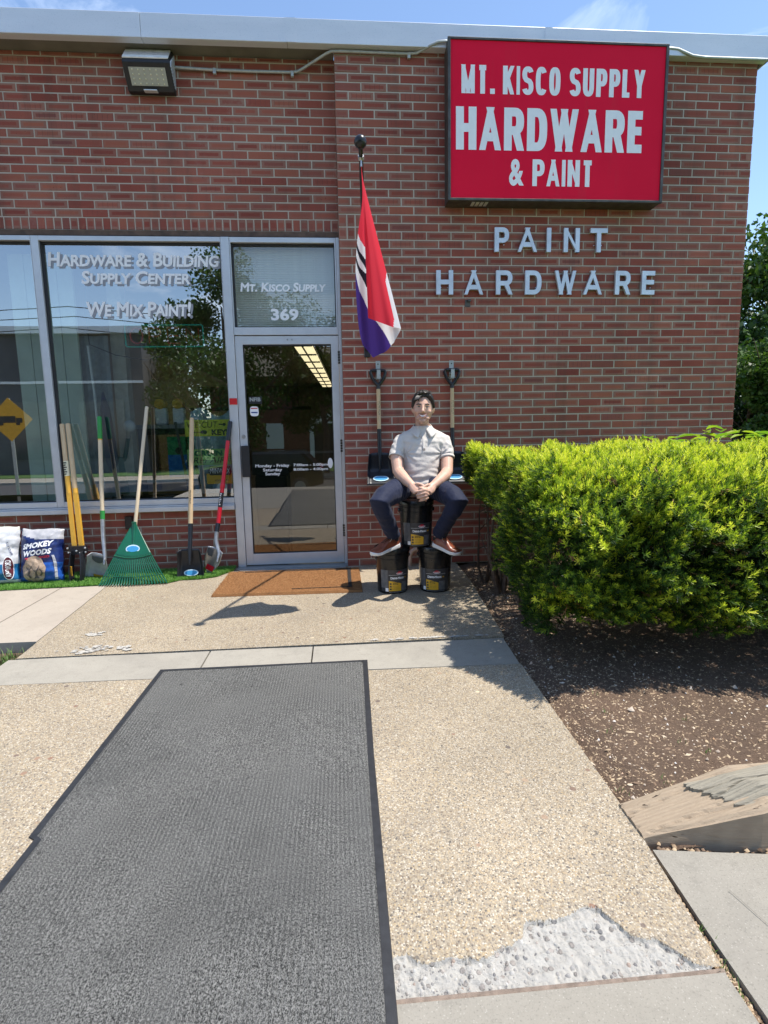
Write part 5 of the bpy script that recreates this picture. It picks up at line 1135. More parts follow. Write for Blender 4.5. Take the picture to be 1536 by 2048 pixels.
# ------------------------------------------------------------------ seated man
def m_skin():
    t = NT('skin'); v = t.coord(); a = t.n('Attribute'); a.attribute_name = 'tone'; f = t.noise(v, 45, 4, .6)
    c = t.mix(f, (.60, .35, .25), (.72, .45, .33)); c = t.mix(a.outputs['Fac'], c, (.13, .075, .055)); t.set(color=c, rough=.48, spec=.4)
    t.p.inputs['Subsurface Weight'].default_value = .12; t.p.inputs['Subsurface Radius'].default_value = (.012, .004, .002); t.p.inputs['Subsurface Scale'].default_value = .5
    t.bump(t.noise(v, 600, 2), .0004, .5); return t.m
M_SKIN = m_skin()
man = thing('person', 'man in pale grey polo shirt and navy trousers sitting on stacked pails', 'person', (.5, -.75, 0))
MO = Vector((.5, -.75, 0))
def union(name, mb, mat, voxel, smooth_it=6, disp=None, parent=man):
    o = mb.build(name, mat, None); md = o.modifiers.new('r', 'REMESH'); md.mode = 'VOXEL'; md.voxel_size = voxel; md.use_smooth_shade = True
    s = o.modifiers.new('s', 'SMOOTH'); s.iterations = smooth_it; s.factor = .5
    baked(o); me = o.data
    if disp:
        me.update(); n = len(me.vertices); co = np.empty(n * 3); me.vertices.foreach_get('co', co); co = co.reshape(-1, 3); no = np.array([v.normal[:] for v in me.vertices])
        d = np.array([disp(Vector(c), Vector(q)) for c, q in zip(co, no)]); co = co + no * d[:, None]; me.vertices.foreach_set('co', co.ravel())
    for v in me.vertices: v.co -= MO
    me.polygons.foreach_set('use_smooth', [True] * len(me.polygons)); me.update(); o.parent = parent; return o
HC = Vector((.566, -.700, 1.319)); HR = Matrix.Rotation(math.radians(-8.6), 3, 'Z') @ Matrix.Rotation(math.radians(2), 3, 'Y')
def hw(p): return HC + HR @ Vector((p[0] * .98, p[1] * 1.0, p[2] * .90))
def head_surf(dx, dy, dz, k=1.0):
    x, y, z = .0745 * dx, .092 * dy, .122 * dz
    if dz < 0: x *= 1 - .26 * (-dz) ** 1.9; y *= (1 - .42 * (-dz) ** 1.3) if dy > 0 else (1 - .10 * (-dz) ** 2)
    if dy < 0:
        for sx in (-1, 1): y += .010 * math.exp(-(((x - sx * .030) / .014) ** 2 + ((z - .016) / .010) ** 2))
        y -= .004 * math.exp(-((z - .034) / .008) ** 2) * math.exp(-(x / .05) ** 2)
    return (x * k, y * k, z * k)
def tube_w(b, pts, rad, n=12, **kw): b.tube([tuple(p) for p in pts], rad, n, **kw)
bb = MB(); n, m = 40, 28; V = []; F = []
for i in range(m + 1):
    t = math.pi * i / m
    for j in range(n): a = 2 * math.pi * j / n; V.append(tuple(hw(head_surf(math.sin(t) * math.cos(a), math.sin(t) * math.sin(a), math.cos(t)))))
for i in range(m):
    for j in range(n): F.append((i * n + j, (i + 1) * n + j, (i + 1) * n + (j + 1) % n, i * n + (j + 1) % n))
bb.add(V, F)
def hb(c, r): c = hw(c); bb.ball(tuple(c), r, 14, 10)
tube_w(bb, [hw((0, -.088, .026)), hw((0, -.098, .004)), hw((0, -.112, -.020)), hw((0, -.104, -.030))], [.007, .009, .0125, .008], 10)
for sx in (-1, 1):
    hb((sx * .011, -.099, -.024), .0075); hb((sx * .040, -.060, -.022), (.022, .020, .020)); hb((sx * .0765, .008, .002), (.009, .018, .030)); hb((sx * .030, -.066, -.075), (.020, .018, .018))
hb((0, -.070, -.094), (.027, .022, .024))
if 0: tube_w(bb, [hw((-.026, -.084, -.046)), hw((-.012, -.0945, -.0505)), hw((0, -.096, -.0515)), hw((.012, -.0945, -.0505)), hw((.026, -.084, -.046))], [.003, .005, .005, .005, .003], 8)
tube_w(bb, [hw((-.024, -.084, -.054)), hw((-.010, -.092, -.067)), hw((.010, -.092, -.067)), hw((.024, -.084, -.054))], [.003, .0062, .0062, .003], 8)
tube_w(bb, [(.567, -.655, 1.28), (.567, -.645, 1.20), (.566, -.650, 1.14), (.566, -.652, 1.04)], [.050, .050, .060, .10], 18)
tube_w(bb, [(.40, -.655, 1.09), (.566, -.655, 1.08), (.73, -.655, 1.085)], [.045, .09, .045], 14)
tube_w(bb, [(.56, -.67, 1.04), (.54, -.69, .88), (.525, -.70, .76)], [(.09, .13)] * 3, 14, up=(0, -1, 0))
ARM = [[(.398, -.655, 1.098), (.364, -.725, .985), (.370, -.805, .880), (.388, -.865, .850), (.412, -.925, .823), (.442, -.972, .795)], [(.736, -.655, 1.092), (.738, -.725, .970), (.722, -.808, .872), (.690, -.870, .842), (.640, -.930, .815), (.592, -.972, .788)]]
AR = [.040, .044, .042, .043, .036, (.026, .029)]
for s in (0, 1): tube_w(bb, ARM[s], AR, 14)
# hands: palms, interlaced fingers, thumbs
def finger(pts, r): tube_w(bb, pts, [r, r * 1.02, r * .93, r * .82, r * .55], 9)
PL = [(.442, -.972, .795), (.460, -1.000, .776), (.480, -1.022, .757)]; PR = [(.592, -.972, .788), (.568, -1.002, .772), (.545, -1.022, .757)]
tube_w(bb, PL, [(.026, .028), (.020, .038), (.017, .038)], 12, up=(0, -1, .4)); tube_w(bb, PR, [(.026, .028), (.020, .038), (.017, .038)], 12, up=(0, -1, .4))
for k in range(4):
    zz = .783 - .0205 * k; L1 = (1.0, 1.08, 1.0, .82)[k]; yo = -.004 * (k == 1 or k == 2)
    bx, by = .486 - .004 * k, -1.030 + yo
    finger([(bx, by, zz), (bx + .022, by - .016, zz - .008), (bx + .022 + .024 * L1, by - .015, zz - .018), (bx + .022 + .042 * L1, by - .004, zz - .027), (bx + .022 + .050 * L1, by + .004, zz - .033)], .0092)
    zz -= .0102; bx = .540 + .003 * k
    finger([(bx, by, zz), (bx - .022, by - .020, zz - .006), (bx - .022 - .024 * L1, by - .021, zz - .012), (bx - .022 - .044 * L1, by - .011, zz - .017), (bx - .022 - .054 * L1, by - .002, zz - .021)], .0092)
finger([(.462, -.992, .800), (.480, -1.008, .806), (.500, -1.020, .802), (.516, -1.026, .795), (.522, -1.028, .792)], .0105)
finger([(.566, -.994, .795), (.548, -1.010, .798), (.528, -1.024, .792), (.512, -1.034, .784), (.506, -1.036, .780)], .0105)
KN = [(.208, -1.085, .700), (.745, -1.085, .690)]; AN = [(.322, -.890, .425), (.640, -.892, .418)]; FTH = [(.365, -.862, .352), (.605, -.872, .350)]; FTT = [(.158, -1.005, .306), (.770, -1.012, .290)]
HP = [(.445, -.72, .770), (.610, -.72, .768)]
for s in (0, 1):
    tube_w(bb, [(.527, -.70, .775), HP[s], KN[s], AN[s], tuple(Vector(AN[s]) + Vector((0, .01, -.035)))], [.07, .06, .045, .033, .034], 12)
body = union('body', bb, M_SKIN, .0042, 3)
at_ = body.data.attributes.new('tone', 'FLOAT', 'POINT'); vals = []
HRI = HR.inverted()
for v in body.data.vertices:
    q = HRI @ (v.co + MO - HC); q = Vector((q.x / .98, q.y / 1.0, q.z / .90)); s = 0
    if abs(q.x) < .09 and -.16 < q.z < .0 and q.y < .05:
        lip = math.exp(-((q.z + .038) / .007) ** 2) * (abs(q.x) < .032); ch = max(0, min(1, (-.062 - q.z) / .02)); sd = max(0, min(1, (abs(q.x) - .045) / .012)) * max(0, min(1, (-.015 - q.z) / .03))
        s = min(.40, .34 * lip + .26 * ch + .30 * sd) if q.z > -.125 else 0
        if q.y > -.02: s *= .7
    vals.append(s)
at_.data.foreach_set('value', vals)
def hobj(name, mb, mat, **kw): mb.v = [tuple(hw(p) - MO) for p in mb.v]; return mb.build(name, mat, man, **kw)
M_EYEW = plain('eye_white', (.65, .62, .60), .3); M_HAIR = plain('dark_hair', (.012, .009, .007), .48, var=.4, nscale=60, spec=.6); M_LIP = plain('lip', (.42, .15, .13), .45)
for sx in (-1, 1):
    b = MB(); b.ball((sx * .030, -.0765, .0155), (.0120, .0072, .0036), 12, 8); hobj('eye', b, M_EYEW, smooth=True)
    b = MB(); b.ball((sx * .0295, -.0825, .0155), (.0045, .0025, .0040), 10, 6); hobj('iris', b, M_HAIR, smooth=True)
    b = MB(); b.tube([(sx * .043, -.0765, .0165), (sx * .031, -.0845, .0205), (sx * .017, -.0835, .0165)], [.0010, .0018, .001], 6); hobj('eyelid_line', b, M_HAIR)
    b = MB(); b.tube([(sx * .050, -.074, .031), (sx * .036, -.0885, .0375), (sx * .015, -.0935, .0335)], [(.0015, .001), (.0052, .0030), (.0040, .0025)], 8); hobj('eyebrow', b, M_HAIR, smooth=True)
b = MB(); b.grid(lambda u, v: ((u - .5) * .060, -.0970 + .020 * abs(2 * u - 1) ** 2, -.0500 + .011 * abs(2 * u - 1) ** 2 - .0130 * v * (1 - abs(2 * u - 1) ** 2)), 14, 3); hobj('teeth', b, plain('teeth', (.95, .93, .90), .25), smooth=True)
b = MB(); b.tube([(-.034, -.0765, -.0350), (-.016, -.0935, -.0475), (0, -.0975, -.0495), (.016, -.0935, -.0475), (.034, -.0765, -.0350)], [.0010, .0016, .0018, .0016, .0010], 6); b.tube([(-.032, -.0775, -.0380), (-.016, -.0935, -.0605), (0, -.0965, -.0650), (.016, -.0935, -.0605), (.032, -.0775, -.0380)], [.0010, .0026, .0030, .0026, .0010], 6); hobj('lips', b, M_LIP, smooth=True)
# hair: swept back cap, with a falling lock
n, m = 72, 36
hb_ = MB()
def hair_pt(a, t):
    dx, dy, dz = math.sin(t) * math.cos(a), math.sin(t) * math.sin(a), math.cos(t); x, y, z = head_surf(dx, dy, dz)
    front = max(0, -dy); th = .010 + .018 * max(0, dz) + .014 * front * max(0, dz) + .005 * (1 - abs(dx))
    nn = noise.noise(Vector((x * 260, y * 40, z * 60))) * .0045 + noise.noise(Vector((x * 70, y * 30, z * 30))) * .004
    edge = max(0, min(1, (t - 0) / .1)); th += nn
    return (x + dx * th, y + dy * th, z + dz * th)
def tmax(a):
    c = math.cos(a); s = math.sin(a)   # s=-1 front
    tab = [(-1.0, .70), (-.93, .70), (-.80, .82), (-.62, 1.08), (-.45, 1.34), (-.22, 1.62), (-.05, 1.58), (.12, 1.60), (.35, 1.95), (.7, 2.2), (1.0, 2.25)]
    return float(np.interp(s, [q[0] for q in tab], [q[1] for q in tab])) + .03 * math.sin(a * 13) + (.06 if c < 0 and -.97 < s < -.75 else 0)
def hf(u, v):
    a = 2 * math.pi * u; T = tmax(a); t = T * v; p = hair_pt(a, t)
    if v > .93: q = head_surf(math.sin(t) * math.cos(a), math.sin(t) * math.sin(a), math.cos(t)); k = (v - .93) / .07; p = tuple(p[i] * (1 - k) + q[i] * k * .995 for i in range(3)); 
    return p
hb_.grid(hf, n, m); hobj('hair', hb_, M_HAIR, smooth=True)
b = MB()
for k in range(9):
    xx = -.020 - .004 * k; b.tube([(xx + .012, -.058, .108), (xx - .002, -.086, .094 - .001 * k), (xx - .010, -.0935, .074 - .001 * k), (xx - .010 + .002 * (k % 3), -.090, .055 + .002 * (k % 4))], [.005, .0052, .0040, .001], 6)
for k in range(16):
    xx = -.042 + .0056 * k; b.tube([(xx * .8, -.066, .098), (xx * 1.0 + .004, -.062, .122 + .003 * math.sin(k * 2.1)), (xx * 1.05 + .007, -.030, .136 + .003 * math.sin(k * 3)), (xx + .008, .02, .130)], [.003, .0062, .0058, .003], 6)
hobj('hair_lock', b, M_HAIR, smooth=True)
# shirt
def m_cloth(name, a, b_, sc=900, rough=.85):
    t = NT(name); v = t.coord(); f = t.noise(v, sc, 2); g_ = t.noise(v, 14, 4, .6)
    c = t.mix(f, a, b_); t.set(color=c, rough=rough, spec=.2); t.p.inputs['Sheen Weight'].default_value = .08; b1 = t.bump(f, .0008, .5); t.bump(g_, .010, .5, b1); return t.m
M_SHIRT = m_cloth('pale_grey_pique', (.56, .515, .465), (.70, .645, .585)); M_TROU = m_cloth('navy_twill', (.010, .014, .036), (.019, .026, .060), 1200, .7)
sb_ = MB(); rings = [(.690, .532, -.708, .125, .108), (.735, .532, -.712, .142, .126), (.80, .536, -.708, .140, .128), (.88, .545, -.695, .138, .126), (.96, .553, -.678, .144, .126), (1.03, .560, -.664, .156, .122), (1.09, .566, -.658, .178, .108), (1.125, .567, -.655, .172, .090), (1.155, .567, -.653, .130, .078), (1.18, .567, -.653, .088, .070), (1.20, .567, -.653, .067, .064)]
V = []; F = []; n = 40
for (z, x, y, rx, ry) in rings:
    for j in range(n): a = 2 * math.pi * j / n; V.append((x + rx * math.cos(a), y + ry * math.sin(a), z))
for i in range(len(rings) - 1):
    for j in range(n): F.append((i * n + j, i * n + (j + 1) % n, (i + 1) * n + (j + 1) % n, (i + 1) * n + j))
F += [tuple(range(n))[::-1], tuple((len(rings) - 1) * n + j for j in range(n))]; sb_.add(V, F)
for s in (0, 1):
    A = [Vector(p) for p in ARM[s]]; sx = 1 if s == 0 else -1
    tube_w(sb_, [A[0] + Vector((.06 * sx, 0, .010)), A[0] + Vector((.010 * sx, 0, -.006)), A[0].lerp(A[1], .5), A[1] + Vector((-.001 * sx, 0, -.006))], [.050, .054, .053, .0505], 16); tube_w(sb_, [(.566, -.655, 1.135), tuple(A[0] + Vector((.055 * sx, 0, .006))), tuple(A[0] + Vector((.004 * sx, 0, -.012)))], [.062, .060, .052], 16)
def wr_s(c, nrm):
    d = .0035 * noise.noise(Vector((c.x * 10, c.y * 10, c.z * 34))) + .0022 * noise.noise(Vector((c.x * 22, c.y * 22, c.z * 50)))
    if c.z < .90: k = min(1, (.90 - c.z) / .08); d += k * (.0085 * math.sin(c.z * 135 + 5 * noise.noise(Vector((c.x * 7, c.y * 7, c.z * 6)))) * (.55 + .45 * noise.noise(Vector((c.x * 8, 1, c.z * 14)))))
    if c.x < .42 or c.x > .69: d += .0015 * math.sin((c.x * .8 + c.z) * 110 + 3 * noise.noise(c * 12))
    # drag folds from the armpits across the chest
    for ax, sg_ in ((.43, 1), (.70, -1)):
        r = math.hypot(c.x - ax, c.z - 1.0)
        if r < .16: d += .0045 * (1 - r / .16) * math.sin(math.atan2(c.z - 1.0, (c.x - ax) * sg_) * 9)
    return d
shirt = union('polo_shirt', sb_, M_SHIRT, .0055, 4, wr_s)
cb = MB()   # collar, two flaps
def col(u, v, s):
    a = math.radians(-90 + s * (14 + 166 * u)); r0 = .063 + .004 * v; x = .566 + (r0 + .020 * v) * math.cos(a); y = -.656 + (r0 + .020 * v) * math.sin(a) - .012 * (1 - u) * (.4 + v)
    z = 1.226 - .042 * v - .052 * (1 - u) ** 1.6 - .020 * v * (1 - u) ** 3 - .004 * u; x += s * .026 * v * (1 - u) ** 2; y -= .018 * v * (1 - u) ** 2; return (x - MO.x, y - MO.y, z)
for s in (-1, 1): cb.grid(lambda u, v: col(u, v, s), 20, 6)
cb.build('collar', M_SHIRT, man, smooth=True, solid=.0035)
b = MB(); b.grid(lambda u, v: (.558 - .010 + .020 * u - MO.x, -.722 - .064 * min(1, (1 - v) * 1.1) ** .7 + .0 - MO.y - .004, 1.150 - .125 * (1 - v)), 3, 8); b.build('placket', M_SHIRT, man, smooth=True, solid=.002)
b = MB(); b.ball((.557 - MO.x, -.792 - MO.y, 1.045), .004, 8, 6); b.build('button', M_WHITE, man)
for s in (0, 1):
    A = [Vector(p) - MO for p in ARM[s]]; d = (A[1] - A[0]).normalized(); c = A[1] + Vector((0, 0, -.008)); b = MB(); b.tube([c - d * .012, c + d * .006], .0520, 24, caps=False); b.build('sleeve_cuff', M_SHIRT, man, smooth=True, solid=-.003)
# trousers and belt
tb_ = MB(); tb_.ball((.527, -.705, .755), (.170, .138, .072), 28, 16)
for s in (0, 1):
    k, a, h_ = Vector(KN[s]), Vector(AN[s]), Vector(HP[s])
    tube_w(tb_, [h_ + Vector((0, .03, -.005)), h_.lerp(k, .4) + Vector((0, 0, .008)), h_.lerp(k, .85) + Vector((0, 0, .008)), k + Vector((0, .0, -.004)), k.lerp(a, .18), k.lerp(a, .55), k.lerp(a, .97)], [.088, (.082, .086), .076, .070, .064, .056, .052], 18)
def wr_t(c, nrm):
    d = .004 * noise.noise(c * 13) + .002 * noise.noise(c * 34)
    dc = math.hypot(c.x - .527, (c.y + .72))
    if c.z > .66: d += .0036 * math.sin(dc * 150 + 6 * noise.noise(c * 6)) * max(0, min(1, (.36 - dc) / .16)) * max(0, min(1, (dc - .10) / .08))
    if c.z < .60: d += .0045 * noise.noise(Vector((c.x * 26 + c.z * 18, c.y * 20, c.z * 30)))
    return d
union('trousers', tb_, M_TROU, .006, 4, wr_t)
b = MB(); b.tube([(.527 + .157 * math.cos(t) - MO.x, -.712 + .128 * math.sin(t) - MO.y, .742 + .004 * math.cos(t)) for t in [2 * math.pi * k / 30 for k in range(31)]], [(.016, .005)] * 31, 8, up=(0, 0, 1)); b.build('belt', M_BLACK, man, smooth=True)
b = MB(); b.box(.53 - .02 - MO.x, .53 + .02 - MO.x, -.848 - MO.y, -.842 - MO.y, .725, .757, .003); b.build('buckle', M_STEEL, man)
# shoes
M_LEATH = plain('tan_brown_leather', (.235, .062, .028), .34, var=.3, nscale=26, spec=.5); M_SOLE = plain('white_rubber_sole', (.74, .74, .74), .55, var=.05); M_SOCK = plain('dark_sock', (.02, .018, .02), .9); M_LACE = plain('dark_lace', (.03, .02, .015), .8)
for s in (0, 1):
    hl, tl = Vector(FTH[s]), Vector(FTT[s]); ax = (tl - hl); Ln = ax.length; ax.normalize(); side = ax.cross(Vector((0, 0, 1))).normalized(); up = side.cross(ax).normalized()
    def P_(l, w_, h_): p = hl + ax * l * Ln + side * w_ + up * h_ - MO; return tuple(p)
    lat = [0, .04, .12, .28, .45, .62, .78, .90, .97, 1.0]; hwid = [.006, .024, .034, .036, .036, .043, .046, .040, .024, .008]; ctr = [0, 0, 0, 0, .002, .004, .003, 0, 0, 0]
    HW = lambda t: float(np.interp(t, lat, hwid)); CT = lambda t: float(np.interp(t, lat, ctr))
    tops = [(0, .075), (.05, .088), (.15, .086), (.30, .086), (.42, .084), (.55, .072), (.70, .052), (.85, .044), (.95, .036), (1, .018)]; TH = lambda t: float(np.interp(t, [q[0] for q in tops], [q[1] for q in tops]))
    so = MB(); V = []; F = []; N = 26; sec = 14
    for i in range(N + 1):
        t = .5 - .5 * math.cos(math.pi * i / N); wv = HW(t) + .004; rk_ = .012 * max(0, (t - .75) / .25) ** 2
        for j in range(sec):
            a = 2 * math.pi * j / sec; V.append(P_(t * 1.02 - .01, CT(t) + wv * math.copysign(abs(math.cos(a)) ** .5, math.cos(a)), rk_ + .012 + (.013 + .006 * (1 - t)) * math.copysign(abs(math.sin(a)) ** .5, math.sin(a))))
    for i in range(N):
        for j in range(sec): F.append((i * sec + j, i * sec + (j + 1) % sec, (i + 1) * sec + (j + 1) % sec, (i + 1) * sec + j))
    F += [tuple(range(sec))[::-1], tuple(N * sec + j for j in range(sec))]
    sh = MB()
    def upf(u, v):
        t = .5 - .5 * math.cos(math.pi * u); a = math.pi * v; wv = HW(t); hh = TH(t); rk_ = .012 * max(0, (t - .75) / .25) ** 2
        return P_(t, CT(t) + wv * math.copysign(abs(math.cos(a)) ** .75, math.cos(a)), .022 + rk_ + (hh - .022) * math.sin(a) ** .8)
    sh.grid(upf, 34, 18); shoe = sh.build('shoe', M_LEATH, man, smooth=True); so.add(V, F); so.build('sole', M_SOLE, shoe, smooth=True)
    b = MB(); b.tube([P_(.33 + .008 * math.cos(t) - .16 + .16 * math.cos(t) * 0 + (-.02 + .155 * math.cos(t)), .031 * math.sin(t), .089 - .004 * math.cos(t)) for t in [2 * math.pi * k / 16 for k in range(17)]], .0055, 8); b.build('shoe_collar', M_SOCK, shoe, smooth=True)
    for k in range(4): tt = .40 + .055 * k; b = MB(); b.tube([P_(tt, -.020, TH(tt) - .004), P_(tt + .005, 0, TH(tt) + .0035), P_(tt, .020, TH(tt) - .004)], .0018, 6); b.build('lace', M_LACE, shoe)
    b = MB(); b.tube([P_(.36, 0, .088), P_(.30, .020 * (1 if s else -1), .098), P_(.36, .038 * (1 if s else -1), .080), P_(.42, .030 * (1 if s else -1), .066)], .0017, 6); b.build('lace', plain('pale_lace', (.45, .35, .26), .8), shoe, smooth=True)
    A = Vector(AN[s]) - MO; b = MB(); b.tube([tuple(A + Vector((0, .0, -.028))), tuple(A + Vector((0, 0, -.004)))], [.037, .0355], 16, caps=False); b.build('sock', M_SOCK, man, smooth=True)

# ------------------------------------------------------------------ hedge and plants
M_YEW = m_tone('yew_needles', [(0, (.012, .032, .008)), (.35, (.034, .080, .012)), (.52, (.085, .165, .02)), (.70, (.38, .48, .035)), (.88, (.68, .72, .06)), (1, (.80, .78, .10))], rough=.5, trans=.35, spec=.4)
hedge = thing('yew_hedge', 'clipped yew hedge with bright yellow green tips against the brick wall', 'hedge', (2.5, -1.1, 0))
HO = np.array([2.5, -1.1, 0])
def sprigs(P, N, tone, L0, nn, wd, rng=RNG):
    """P (k,3) bases, N (k,3) directions; returns V,F,T arrays of needle triangles"""
    k = len(P); N = N / np.linalg.norm(N, axis=1)[:, None]; ref = np.where(np.abs(N[:, 2:3]) < .9, [[0, 0, 1.]], [[1., 0, 0]]); A = np.cross(N, ref); A /= np.linalg.norm(A, axis=1)[:, None]; Bv = np.cross(N, A)
    t = np.tile(np.linspace(0, 1, nn), (k, 1)) + rng.uniform(-.05, .05, (k, nn)); ph = np.arange(nn) * 2.4 + rng.uniform(0, 6.28, (k, 1)); Ls = L0 * rng.uniform(.7, 1.3, (k, 1))
    base = P[:, None] + N[:, None] * (t * Ls * 1.1)[..., None]
    rad = A[:, None] * np.cos(ph)[..., None] + Bv[:, None] * np.sin(ph)[..., None]
    d = N[:, None] * (.55 + .5 * t)[..., None] + rad * (.9 - .45 * t)[..., None]; d /= np.linalg.norm(d, axis=2)[..., None]
    ln = (Ls * .62 * (1.1 - .45 * t))[..., None]; sidev = np.cross(d, N[:, None] + .01); sidev /= np.linalg.norm(sidev, axis=2)[..., None] + 1e-6
    v0 = base - sidev * wd * .5; v1 = base + sidev * wd * .5; v2 = base + d * ln + sidev * wd * .35; v3 = base + d * ln * 1.0 - sidev * wd * .35
    V = np.stack([v0, v1, v2, v3], 2).reshape(-1, 3); F = np.arange(len(V)).reshape(-1, 4)
    T = np.clip(tone[:, None] + .20 * (t - .5) + rng.uniform(-.08, .08, (k, nn)), 0, 1); return V, F, np.repeat(T.reshape(-1), 4)
def hedge_shape(x, phi, k):
    """cross-section point for angle phi; front is -y"""
    front = np.interp(x, [.8, 1.0, 1.5, 2.5, 4.6], [-2.2, -2.38, -2.50, -2.48, -2.5]); back = -.06
    yc = (front + back) / 2; ry = (back - front) / 2; zc = .56; rz = .44
    lump = 1 + .05 * np.sin(x * 5.1 + phi * 3) + .035 * np.sin(x * 11 + phi * 7 + 1) + .02 * np.sin(x * 23 + phi * 13)
    c, s = np.cos(phi), np.sin(phi); y = yc + ry * np.sign(c) * np.abs(c) ** .66 * k * lump; z = zc + rz * np.sign(s) * np.abs(s) ** .68 * k * (1 + (lump - 1) * .8)
    return y, z, c, s
def make_hedge():
    K = 35000; x = .84 + 3.9 * RNG.random(K) ** 1.25; phi = RNG.uniform(-.25, math.pi + .75, K) * 1.0
    phi = np.where(RNG.random(K) < .5, RNG.uniform(.6, math.pi + .9, K), RNG.uniform(.1, math.pi + .5, K)); dep = np.abs(RNG.normal(0, .055, K)); k = 1 - dep + .02 * RNG.normal(size=K)
    k = k + .06 * np.sin(x * 15 + 2 * np.sin(phi * 5)) * np.sin(phi * 9 + x * 3) + .03 * np.sin(x * 31 + 1) * np.sin(phi * 19)
    y, z, c, s = hedge_shape(x, phi, k)
    # left end rounding: overhang near the top, thin stems near the wall below
    lim = np.interp(y, [-2.5, -2.0, -1.5, -.8, -.3, 0], [.92, .86, .91, .93, 1.05, 1.10]) + .05 * np.sin(z * 9 + y * 7) + .03 * np.sin(y * 17)
    lim += np.where(y > -1.65, np.clip((.75 - z) / .45, 0, 1) * .40, np.clip((.35 - z) / .3, 0, 1) * .12)
    keep = (x > lim) & ~((y > -1.65) & (z < .62) & (x < 1.5) & (RNG.random(K) < .80)) & (z > .07)
    # bare patches where stems show
    hole = (np.sin(x * 6.3 + 1.2) * np.sin(y * 5 + z * 7.7) > .80) & (z < .8); keep &= ~(hole & (RNG.random(K) < .75))
    nrm = np.stack([RNG.normal(0, .30, K) - .5 * (x - lim < .12), c * .8 + RNG.normal(0, .25, K), np.maximum(s, -.2) * .9 + .45 + RNG.normal(0, .22, K)], 1)
    clump = .5 + .5 * np.sin(x * 19 + np.sin(y * 23) * 2) * np.sin(y * 21 + z * 17 + 1)
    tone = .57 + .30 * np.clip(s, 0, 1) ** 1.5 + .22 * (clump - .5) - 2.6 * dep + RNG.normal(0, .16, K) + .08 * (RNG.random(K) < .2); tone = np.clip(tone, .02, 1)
    P = np.stack([x, y, z], 1)
    P, nrm, tone = P[keep], nrm[keep], tone[keep]
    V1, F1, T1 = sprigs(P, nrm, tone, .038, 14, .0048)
    Pb = P[RNG.random(len(P)) < .03] + RNG.normal(0, .012, (1, 3)); Vb, Fb, Tb = sprigs(Pb, RNG.normal(0, 1, (len(Pb), 3)) + [0, 0, .4], np.full(len(Pb), .5), .045, 10, .0042); ob_ = raw('dead_sprigs', Vb - HO, Fb, m_tone('dead_needles', [(0, (.10, .05, .02)), (.5, (.26, .14, .06)), (1, (.42, .27, .13))]), hedge, attr=RNG.random(len(Vb))); ob_['kind'] = 'stuff'
    # left end face
    K = 5200; y = RNG.uniform(-2.2, -.25, K); z = RNG.uniform(.10, 1.0, K) ** .9; z = np.clip(z, .1, .99)
    lim = np.interp(y, [-2.4, -2.0, -1.5, -.8, -.3, 0], [.90, .86, .91, .93, 1.05, 1.10]) + .05 * np.sin(z * 9 + y * 7) + .03 * np.sin(y * 17)
    off = np.where(y > -1.65, np.clip((.75 - z) / .45, 0, 1) * .40, np.clip((.35 - z) / .3, 0, 1) * .12); x = lim + off + np.abs(RNG.normal(0, .06, K))
    kp = ~((y > -1.65) & (z < .64) & (RNG.random(K) < .85)); kp &= z < .98 - .25 * np.clip((-.3 - y) * 0, 0, 1)
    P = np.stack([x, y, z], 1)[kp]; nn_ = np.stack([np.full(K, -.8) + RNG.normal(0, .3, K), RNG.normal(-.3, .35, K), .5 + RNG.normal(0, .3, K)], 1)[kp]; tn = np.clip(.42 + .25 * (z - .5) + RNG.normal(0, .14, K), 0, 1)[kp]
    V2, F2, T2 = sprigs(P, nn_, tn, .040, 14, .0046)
    # inner dark foliage
    K = 15000; x = RNG.uniform(1.1, 4.6, K); phi = RNG.uniform(0, 6.28, K); y, z, c, s = hedge_shape(x, phi, RNG.uniform(.55, .90, K)); kp = (z > .16) & ~((y > -1.6) & (z < .62) & (x < 1.7))
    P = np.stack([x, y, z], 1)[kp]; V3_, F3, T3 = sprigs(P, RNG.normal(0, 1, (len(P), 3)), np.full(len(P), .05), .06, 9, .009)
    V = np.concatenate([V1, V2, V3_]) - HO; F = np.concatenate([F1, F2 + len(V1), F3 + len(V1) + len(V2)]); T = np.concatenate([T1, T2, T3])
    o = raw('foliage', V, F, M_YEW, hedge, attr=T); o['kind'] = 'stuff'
make_hedge()
M_BARK = plain('brown_bark', (.11, .075, .055), .9, var=.4, nscale=30, bump=.003)
br = MB()
for i in range(26):
    x0 = random.uniform(1.0, 4.2) if i > 9 else random.uniform(1.02, 1.35); y0_ = random.uniform(-1.5, -.4) if i > 9 else random.uniform(-1.6, -.35); p = Vector((x0, y0_, -.03)); r = random.uniform(.010, .020)
    for q in range(3):
        d = Vector((random.uniform(-.32, .15), random.uniform(-.5, .25), 1)).normalized(); pts = [p + Vector((random.uniform(-.02, .02), 0, 0))]; rr = [r]
        for s_ in range(5): d = (d + Vector((random.uniform(-.25, .25), random.uniform(-.25, .25), .05))).normalized(); nx_ = pts[-1] + d * .15; nx_.x = max(nx_.x, 1.0); pts.append(nx_); rr.append(r * (1 - .16 * (s_ + 1)))
        if pts[-1].z > 1.0: pts = [Vector((a.x, a.y, a.z * .92)) for a in pts]
        br.tube([tuple(a - Vector(HO)) for a in pts], rr, 6)
        for s_ in range(4):
            a = pts[random.randint(2, 5)]; d2 = Vector((random.uniform(-.3, 1), random.uniform(-1, .6), random.uniform(.1, 1))).normalized(); br.tube([tuple(a - Vector(HO)), tuple(a + d2 * .12 - Vector(HO)), tuple(a + d2 * .2 + Vector((0, 0, .03)) - Vector(HO))], [.005, .0035, .002], 5)
